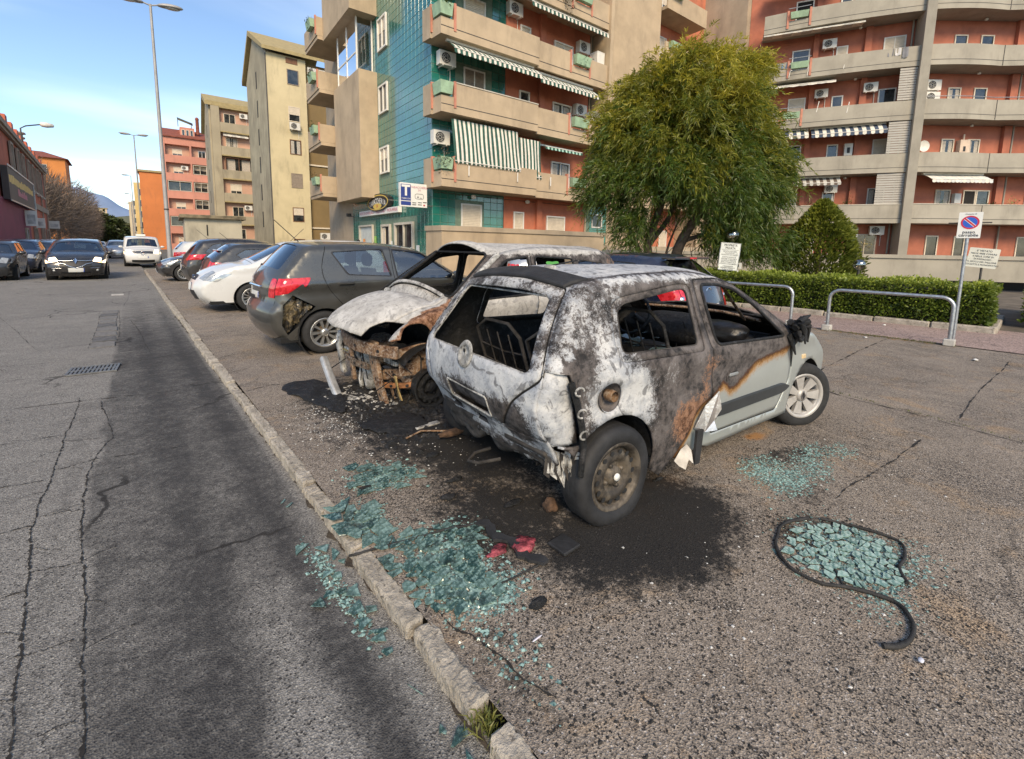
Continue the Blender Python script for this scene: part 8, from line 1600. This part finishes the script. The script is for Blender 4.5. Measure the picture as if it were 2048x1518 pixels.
SH_ = [([(1.05, 2.94), (1.25, 2.84), (1.46, 2.72), (1.42, 2.52), (1.30, 2.50), (1.10, 2.47), (1.0, 2.68)], 40, .9, 'pieces of the burst pane nearest the burnt cars', 'teal glass piece in the patch between the kerb and the ash grey tailgate'),
       ([(.86, 2.5), (.99, 2.40), (.96, 2.12), (.79, 2.20), (.80, 2.42)], 20, 1., 'pieces of pane lying on the kerb', 'broad teal glass piece lying across the kerb stones'),
       ([(.90, 2.08), (1.16, 2.0), (1.37, 1.85), (1.28, 1.70), (1.0, 1.74), (.86, 1.82)], 58, .85, 'pieces of pane inside the bent cable', 'teal glass piece inside the loop of bent cable by the kerb'),
       ([(.85, 1.76), (1.02, 1.80), (1.2, 1.58), (1.2, 1.40), (1.03, 1.43), (.86, 1.5)], 52, .85, 'pieces of pane left of the soot stain', 'teal glass piece at the near end of the kerbside spill')]
sd_ = 100
for poly, n, kp, grp, lb_ in SH_:
    for c in shatter(poly, n, sd_, keep=kp, lim=.085 if 'kerb stones' in lb_ else .062): sd_ += 1; put_shard(c, lzz(*c.mean(0)) if c.mean(0)[0] > .85 else .02, grp, lb_, sd_)
rsd = np.random.RandomState(77); RS = [(.68, 2.28), (.70, 2.2), (.72, 2.13), (.63, 2.06), (.67, 2.02), (.60, 1.95), (.66, 1.92), (.69, 1.88), (.68, 1.80), (.69, 1.74), (.66, 1.68), (.63, 2.9), (.66, 2.82), (.60, 2.35), (.55, 1.92), (.70, 1.62), (.68, 1.5), (.66, 1.28), (.69, 1.12), (.70, 1.06), (.70, .98), (.67, 1.58)]
for x, y in RS:
    n = rsd.randint(4, 7); an = np.sort(rsd.rand(n)*6.28); rr = rsd.uniform(.022, .05)*(.6+.6*rsd.rand(n)); put_shard(np.c_[x+rr*np.cos(an), y+rr*np.sin(an)], -.062, 'pieces of pane in the gutter', 'teal glass piece lying in the gutter below the kerb', sd_, .12); sd_ += 1
crumbs_big = [(2.7, .5, .22, .2, 3), (2.55, .45, .1, .14, 1), (2.85, .42, .1, .12, 1)]
patch = [(2.60, .73), (2.88, .67), (2.94, .53), (2.96, .36), (2.74, .28), (2.54, .27), (2.46, .42), (2.44, .56), (2.47, .68)]
for c in shatter(patch, 120, 55, keep=.93, lim=.045): c = np.array([c.mean(0)+(p-c.mean(0))*np.array([.92, .80]) for p in c]); put_shard(c, lzz(*c.mean(0)), 'pieces of the crazed pane on the right', 'pale teal glass piece in the crazed pane inside the black rope', sd_, .035); sd_ += 1
def crumbs(name, label, cat, blobs_, n, s0, s1, mat, seed, z=None, flat=.6):
    r = np.random.RandomState(seed); w = np.array([b[4] for b in blobs_], float); k = r.choice(len(blobs_), n, p=w/w.sum()); B = np.array([b[:4] for b in blobs_]); an = r.rand(n)*6.283; q = np.sqrt(r.rand(n))*(1+.3*r.randn(n)); x = B[k, 0]+np.cos(an)*q*B[k, 2]; y = B[k, 1]+np.sin(an)*q*B[k, 3]
    ok = x > .86 if z is None else x < .69; x, y, an = x[ok], y[ok], an[ok]; n = len(x); zz = lot_z(np.c_[x, y]) if z is None else np.full(n, z); s = s0+(s1-s0)*r.rand(n)**3
    base = np.array([(-1, -1, 0), (1, -1, 0), (1, 1, 0), (-1, 1, 0), (0, 0, 1.2)], float); V = base[None]*(s[:, None, None]*np.array([1, 1, flat]))*(.6+.8*r.rand(n, 5, 1)); c, d = np.cos(an)[:, None], np.sin(an)[:, None]; X = V[..., 0]*c-V[..., 1]*d+x[:, None]; Y = V[..., 0]*d+V[..., 1]*c+y[:, None]; V = np.stack([X, Y, V[..., 2]+zz[:, None]+.0015], -1).reshape(-1, 3)
    i = np.arange(n)[:, None]*5; Fc = np.concatenate([i+np.array([[0, 1, 4]]), i+np.array([[1, 2, 4]]), i+np.array([[2, 3, 4]]), i+np.array([[3, 0, 4]])]); o = np_mesh(name, V, Fc, mat); tag(o, label, cat, kind='stuff'); return o
crumbs('glass_crumbs', 'fine teal glass crumbs strewn over the kerbside spill', 'glass', [(1.1, 1.55, .2, .2, 3), (1.15, 1.85, .22, .18, 2), (1.2, 2.7, .2, .2, 2), (1.15, 1.42, .15, .1, 2), (.95, 2.3, .1, .2, 1), (1.0, 1.2, .1, .3, .5)], 3600, .002, .010, m_crumb, 1)
crumbs('glass_crumbs', 'dark teal glass crumbs beside the front sill of the silver car', 'glass', [(3.35, 1.12, .22, .13, 2), (3.25, .95, .2, .13, 2), (3.55, .9, .25, .12, 1.4), (3.85, .98, .25, .1, 1), (4.1, .85, .2, .1, .5)], 3200, .002, .009, m_crumb, 2); crumbs('glass_crumbs', 'loose crumbs round the crazed pane inside the rope', 'glass', [(2.7, .5, .30, .28, 3), (2.5, .3, .2, .12, 1), (2.9, .3, .2, .15, 1)], 1700, .002, .008, m_crumb, 3)
crumbs('glass_crumbs', 'glass crumbs lying in the gutter', 'glass', [(.64, 2.1, .05, .25, 2), (.66, 1.75, .04, .2, 1)], 420, .003, .010, m_crumb, 4, -.0585)
crumbs('glass_crumbs', 'chunky pieces of pane lying over the crazed pane on the right', 'glass', crumbs_big, 520, .006, .017, m_crumb, 21, None, .2); crumbs('glass_crumbs', 'chunky pieces of pane over the kerbside spill', 'glass', [(1.05, 1.6, .14, .16, 3), (1.15, 1.88, .16, .12, 2), (1.22, 2.68, .16, .14, 2), (.95, 2.3, .07, .14, 1)], 700, .006, .018, m_crumb, 22, None, .2)
m_coal = M('charcoal crumbs', (.014, .013, .012), .8, var=.5, sc=20)
crumbs('soot_crumbs', 'black charred crumbs scattered around the burnt cars', 'soot', [(2.2, 1.2, .8, .5, 3), (1.6, 2.2, .5, .6, 2), (1.5, 4.2, .5, .8, 3), (1.4, 1.0, .6, .6, 1.5), (3.6, 1.1, .5, .25, 2), (2.8, .6, .4, .35, 1.5), (2.2, .2, .9, .4, 1.5), (4.2, .9, .8, .3, .8), (1.1, .8, .3, .5, .8)], 11000, .0012, .006, m_coal, 5)
crumbs('pale_grit', 'pale grit and ash flakes on the parking bay', 'grit', [(1.3, 3.8, .35, .6, 3), (1.6, 3.0, .5, .5, .6), (1.8, .6, .9, .6, .5), (3.5, .6, 1.5, .5, .5)], 1300, .0015, .007, M('pale flakes', (.5, .49, .46), .8, var=.2), 6)
crumbs('ash_flakes', 'white ash and molten scraps below the bare front end of the white car', 'ash', [(1.62, 4.35, .2, .38, 3), (1.5, 4.6, .15, .3, 2), (1.8, 4.1, .2, .3, 1)], 420, .006, .035, m_ashp, 7, None, .35); crumbs('charred_scraps', 'charred black scraps below the bare front end of the white car', 'scraps', [(1.7, 4.3, .3, .5, 3), (1.95, 3.6, .4, .4, 2), (1.7, 3.2, .3, .3, 1)], 900, .006, .035, m_char, 8, None, .6)
m_rdark = M('dark scorched rust', (.075, .042, .024), .9, var=.6, sc=16, bump=1, bsc=60)
# melted mats and curled rubber
def mat_sheet(name, label, poly, seed, z, amp, mat, cat='mat'):
    f = lambda U, off=0: np.c_[U, lot_z(U)+z+amp*np.abs(vnoise(U, 4.5, seed))+amp*.5*vnoise(U, 13, seed+1)*0+.0]; r = np.random.RandomState(seed); P = smooth_line(poly, 44, True)+r.randn(44, 2)*.012; V, Fc = merge(cut_regions(f, [tuple(p) for p in P], [], .035)['body']); o = sld(np_mesh(name, V, Fc, mat, smooth=True), .012); return tag(o, label, cat)
mat_sheet('melted_mat', 'charred crumpled mat under the bare front end of the white car', [(1.17, 5.12), (1.4, 5.2), (1.62, 5.0), (1.6, 4.6), (1.55, 4.2), (1.40, 3.95), (1.32, 4.3), (1.22, 4.7)], 3, .006, .05, m_char); mat_sheet('melted_mat', 'burnt sheet of trim left of the ash grey tailgate', [(1.42, 3.6), (1.7, 3.75), (1.9, 3.5), (1.8, 3.15), (1.55, 3.25)], 6, .005, .035, m_char)
def rope(name, label, pts, r, mat, cat, z=None, n=60, flatn=0, w=None):
    P = smooth_line([(p[0], p[1]) for p in pts], n); Z = lot_z(P) if z is None else np.full(n, z); rr = r*.72*(1+.35*vnoise(P, 8, 3)+.15*vnoise(P, 40, 4)); P = P+.006*np.stack([vnoise(P, 12, 5), vnoise(P, 12, 6)], 1); g = MB(); g.tube([(p[0], p[1], q+r*.9) for p, q in zip(P, Z)], [float(v) for v in rr], 7); return tag(g.build(name, mat, None), label, cat)
m_rope = M('burnt rubber', (.022, .021, .02), .75, var=.5, sc=14, bump=.6, bsc=60)
rope('rubber_seal', 'black burnt window seal curling round the crazed pane on the right', [(2.88, .71), (2.70, .78), (2.56, .76), (2.45, .72), (2.35, .63), (2.34, .5), (2.4, .42), (2.46, .30), (2.46, .23), (2.37, .185), (2.26, .18), (2.18, .205), (2.14, .24)], .013, m_rope, 'rubber seal', n=120); rope('rubber_strand', 'thin black strand crossing the crazed pane on the right', [(2.56, .76), (2.64, .69), (2.60, .58), (2.51, .49), (2.41, .43)], .007, m_rope, 'rubber strand')
rope('rubber_strand', 'thick black strand along the far right edge of the crazed pane', [(2.93, .66), (3.0, .5), (3.03, .33), (2.90, .285), (2.76, .285), (2.66, .24)], .012, m_rope, 'rubber strand')
rope('cable', 'long bent black cable over the glass beside the kerb', [(.74, 2.06), (.80, 2.04), (.98, 2.0), (1.16, 1.95), (1.24, 1.93), (1.40, 1.86)], .009, m_rope, 'cable'); rope('cable', 'curled end of cable looping over the kerbside glass', [(1.2, 1.96), (1.08, 2.05), (1.01, 2.0), (1.03, 1.93), (1.10, 1.88), (1.2, 1.86)], .007, m_rope, 'cable'); rope('cable', 'thin bent rod closing the near side of the kerbside glass', [(1.44, 1.42), (1.30, 1.43), (1.16, 1.45)], .007, m_rope, 'cable')
g = MB(); a, b = Vector((1.39, 1.87, .0)), Vector((1.43, 1.40, .0)); nn = 16; P = [a.lerp(b, i/nn)+Vector((.02*math.sin(i*.9), 0, 0)) for i in range(nn+1)]; V = []
for i, p in enumerate(P): w = .026*(1+.35*math.sin(i*2.3)); V += [(p.x-w, p.y, .008), (p.x+w, p.y, .010), (p.x+w, p.y, .026), (p.x-w, p.y, .024)]
g.add(V, [(i*4+k, i*4+(k+1) % 4, i*4+4+(k+1) % 4, i*4+4+k) for i in range(nn) for k in range(4)]+[(0, 3, 2, 1), (nn*4, nn*4+1, nn*4+2, nn*4+3)]); tag(g.build('trim_strip', m_band), 'flat jagged black trim strip beside the pink melted plastic', 'trim strip')
def lump_t(name, label, cat, c, sx, mat, seed, amp=.3): o = lump(name, c, sx, mat, seed, amp, 3, None); return tag(o, label, cat)
m_pinkp = M('melted pink plastic', (.24, .045, .055), .5, var=.8, sc=30, bump=1, bsc=60)
lump_t('melted_plastic', 'crumpled pink red melted lamp plastic on the soot', 'melted plastic', (1.46, 1.57, .012), (.055, .045, .025), m_pinkp, 71, .9); lump_t('melted_plastic', 'smaller flat pink melted plastic scrap next to the trim strip', 'melted plastic', (1.33, 1.62, .006), (.05, .035, .010), m_pinkp, 73, .8); lump_t('rusty_lump', 'brown burnt ball of wire left of the flat rear tyre', 'lump', (1.80, 1.72, .03), (.04, .036, .036), m_rdark, 75, .5)
lump_t('burnt_can', 'brown curved scorched panel piece under the tail of the silver car', 'panel piece', (1.93, 2.9, .06), (.16, .045, .03), m_rdark, 77, .35)
tag(MB().bbox((1.56, 1.38, .004), (1.68, 1.50, .022), .004).build('plastic_plate', m_band), 'square black plastic plate lying on the soot', 'plastic plate')
for i, (x, y, sx_, sy_) in enumerate([(1.25, 1.25, .1, .05), (1.05, 2.62, .08, .03), (1.68, 1.9, .12, .05), (1.4, 2.2, .1, .06), (1.55, 2.35, .12, .04), (2.6, 1.5, .08, .03), (1.62, 2.75, .1, .06), (1.75, 3.3, .1, .05)]): lump_t('charred_piece', ['small charred piece below the near glass spill', 'charred piece at the left edge of the upper glass patch', 'charred flake beside the rusty ball', 'charred flake between the two kerbside glass patches', 'charred sliver left of the tow hook', 'charred sliver right of the flat tyre', 'charred flake right of the upper glass patch', 'charred flake under the left corner of the tailgate'][i], 'charred piece', (x, y, .008), (sx_*.5, sy_*.5, .012), m_char, 80+i, .4)
g = MB(); g.tube([(1.92, 3.0, .03), (1.75, 3.15, .025), (1.6, 3.12, .012)], .008, 6); tag(g.build('wire', m_rustp), 'rusty wire sticking out below the ash grey tailgate', 'wire')
tag(MB().bbox((1.75, 3.22, .004), (1.98, 3.28, .02), .005).build('metal_strip', m_ashp), 'pale perforated metal strip on the ash left of the tailgate', 'metal strip')
for i, (x, y, c, lb_) in enumerate([(2.17, .13, (.6, .62, .7), 'tiny bluish white scrap of paper near the end of the black seal'), (1.12, 1.12, (.62, .6, .66), 'thin white stick on the bay right of the kerb'), (11.6, 2.9, (.7, .7, .7), 'white crumpled paper on the pinkish pavement beyond the rails'), (12.2, 2.0, (.66, .66, .62), 'white paper scrap on the pavement beside the hedge border'), (10.1, 1.9, (.7, .7, .68), 'flat white paper scrap in the weeds below the hoop rail'), (9.3, .45, (.66, .64, .6), 'pale paper scrap right of the hoop rail footing')]):
    o = lump('litter', (x, y, .016), (.05 if i != 1 else .03, .004 if i == 1 else .03, .012 if i > 1 else .003), M('litter %d' % i, c, .6, var=.1), 90+i, .3, 2, None) if i else lump('litter', (x, y, .014), (.014, .009, .006), M('litter 0', c, .6, var=.1), 90, .3, 2, None); tag(o, lb_, 'litter')

crumbs('fallen_leaves', 'dry fallen leaves and grit along the foot of the hedge and the rails', 'leaves', [(12.5, 1.5, .15, 1.3, 2), (12.6, 4.5, .2, 2.0, 2), (10.4, 1.8, .12, .9, 1), (11.5, 2.5, .8, 1.8, 1)], 700, .008, .022, M('dry leaf', (.20, .12, .05), .9, var=.5, sc=3), 31, None, .25)
# ================================================================== PEOPLE (only heads and shoulders show above the dark grey hatchback)
m_skin = M('skin', (.42, .23, .15), .6, var=.08); m_coat = M('dark coat', (.02, .022, .03), .9, var=.2, sc=9); m_coat2 = M('rust brown coat', (.16, .06, .03), .9, var=.2, sc=9); m_hair = M('dark hair', (.012, .009, .007), .7, var=.2); m_jean = M('dark trousers', (.025, .03, .045), .9, var=.2)
def person(x, y, h, rz, coat, label):
    t = thing('person', label, 'person', (x, y, 0), rz, 'people outside the tobacconist'); s = h/1.75
    V = [(0, 0, .92), (0, 0, 1.12), (0, .0, 1.38), (0, 0, 1.47), (0, .02, 1.56), (0, .02, 1.68), (.19, 0, 1.40), (.25, .02, 1.14), (.24, -.06, .90), (.24, -.09, .80), (-.19, 0, 1.40), (-.25, .02, 1.14), (-.22, -.08, .92), (-.21, -.12, .83), (.10, 0, .88), (.11, -.01, .48), (.11, .03, .07), (.12, -.13, .035), (-.10, 0, .88), (-.12, -.02, .48), (-.12, .02, .07), (-.13, -.14, .035)]
    E_ = [(0, 1), (1, 2), (2, 3), (3, 4), (4, 5), (2, 6), (6, 7), (7, 8), (8, 9), (2, 10), (10, 11), (11, 12), (12, 13), (0, 14), (14, 15), (15, 16), (16, 17), (0, 18), (18, 19), (19, 20), (20, 21)]
    Rr = [.15, .14, .16, .06, .085, .085, .075, .055, .042, .04, .075, .055, .042, .04, .105, .075, .05, .045, .105, .075, .05, .045]
    me = bpy.data.meshes.new('body'); me.from_pydata([tuple(c*s for c in v) for v in V], E_, []); me.materials.append(coat); o = mesh_obj('body', me, t); sk = o.modifiers.new('skin', 'SKIN'); sk.use_smooth_shade = True
    for i, v in enumerate(me.skin_vertices[0].data if me.skin_vertices else []): v.radius = (Rr[i]*s, Rr[i]*s*.85)
    if not me.skin_vertices:
        pass
    else: me.skin_vertices[0].data[0].use_root = True
    ss_ = o.modifiers.new('sub', 'SUBSURF'); ss_.levels = 1; ss_.render_levels = 2
    hd = MB()
    def ball(c, r, mi): 
        bm = bmesh.new(); bmesh.ops.create_icosphere(bm, subdivisions=3, radius=1)
        for v in bm.verts: v.co = Vector((c[0]+v.co.x*r[0], c[1]+v.co.y*r[1], c[2]+v.co.z*r[2]))*s
        bm.verts.index_update(); hd.add([v.co for v in bm.verts], [[v.index for v in f.verts] for f in bm.faces], mi, True); bm.free()
    ball((0, -.005, 1.62), (.078, .098, .118), 0); ball((0, -.105, 1.605), (.014, .022, .026), 0); ball((.085, 0, 1.61), (.014, .02, .03), 0); ball((-.085, 0, 1.61), (.014, .02, .03), 0); ball((.032, -.092, 1.64), (.012, .008, .009), 1); ball((-.032, -.092, 1.64), (.012, .008, .009), 1); ball((0, -.093, 1.565), (.025, .010, .008), 2); hd.build('head', [m_skin, m_hair, m_pinkp], t)
    hd = MB(); ball((0, .025, 1.655), (.09, .10, .105), 0); hd.build('hair', m_hair, t)
person(9.9, 24.6, 1.82, R_(150), m_coat, 'person in a dark coat standing outside the tobacconist shop blind'); person(10.6, 24.2, 1.66, R_(200), m_coat2, 'shorter person in a rust brown coat beside the tobacconist door')
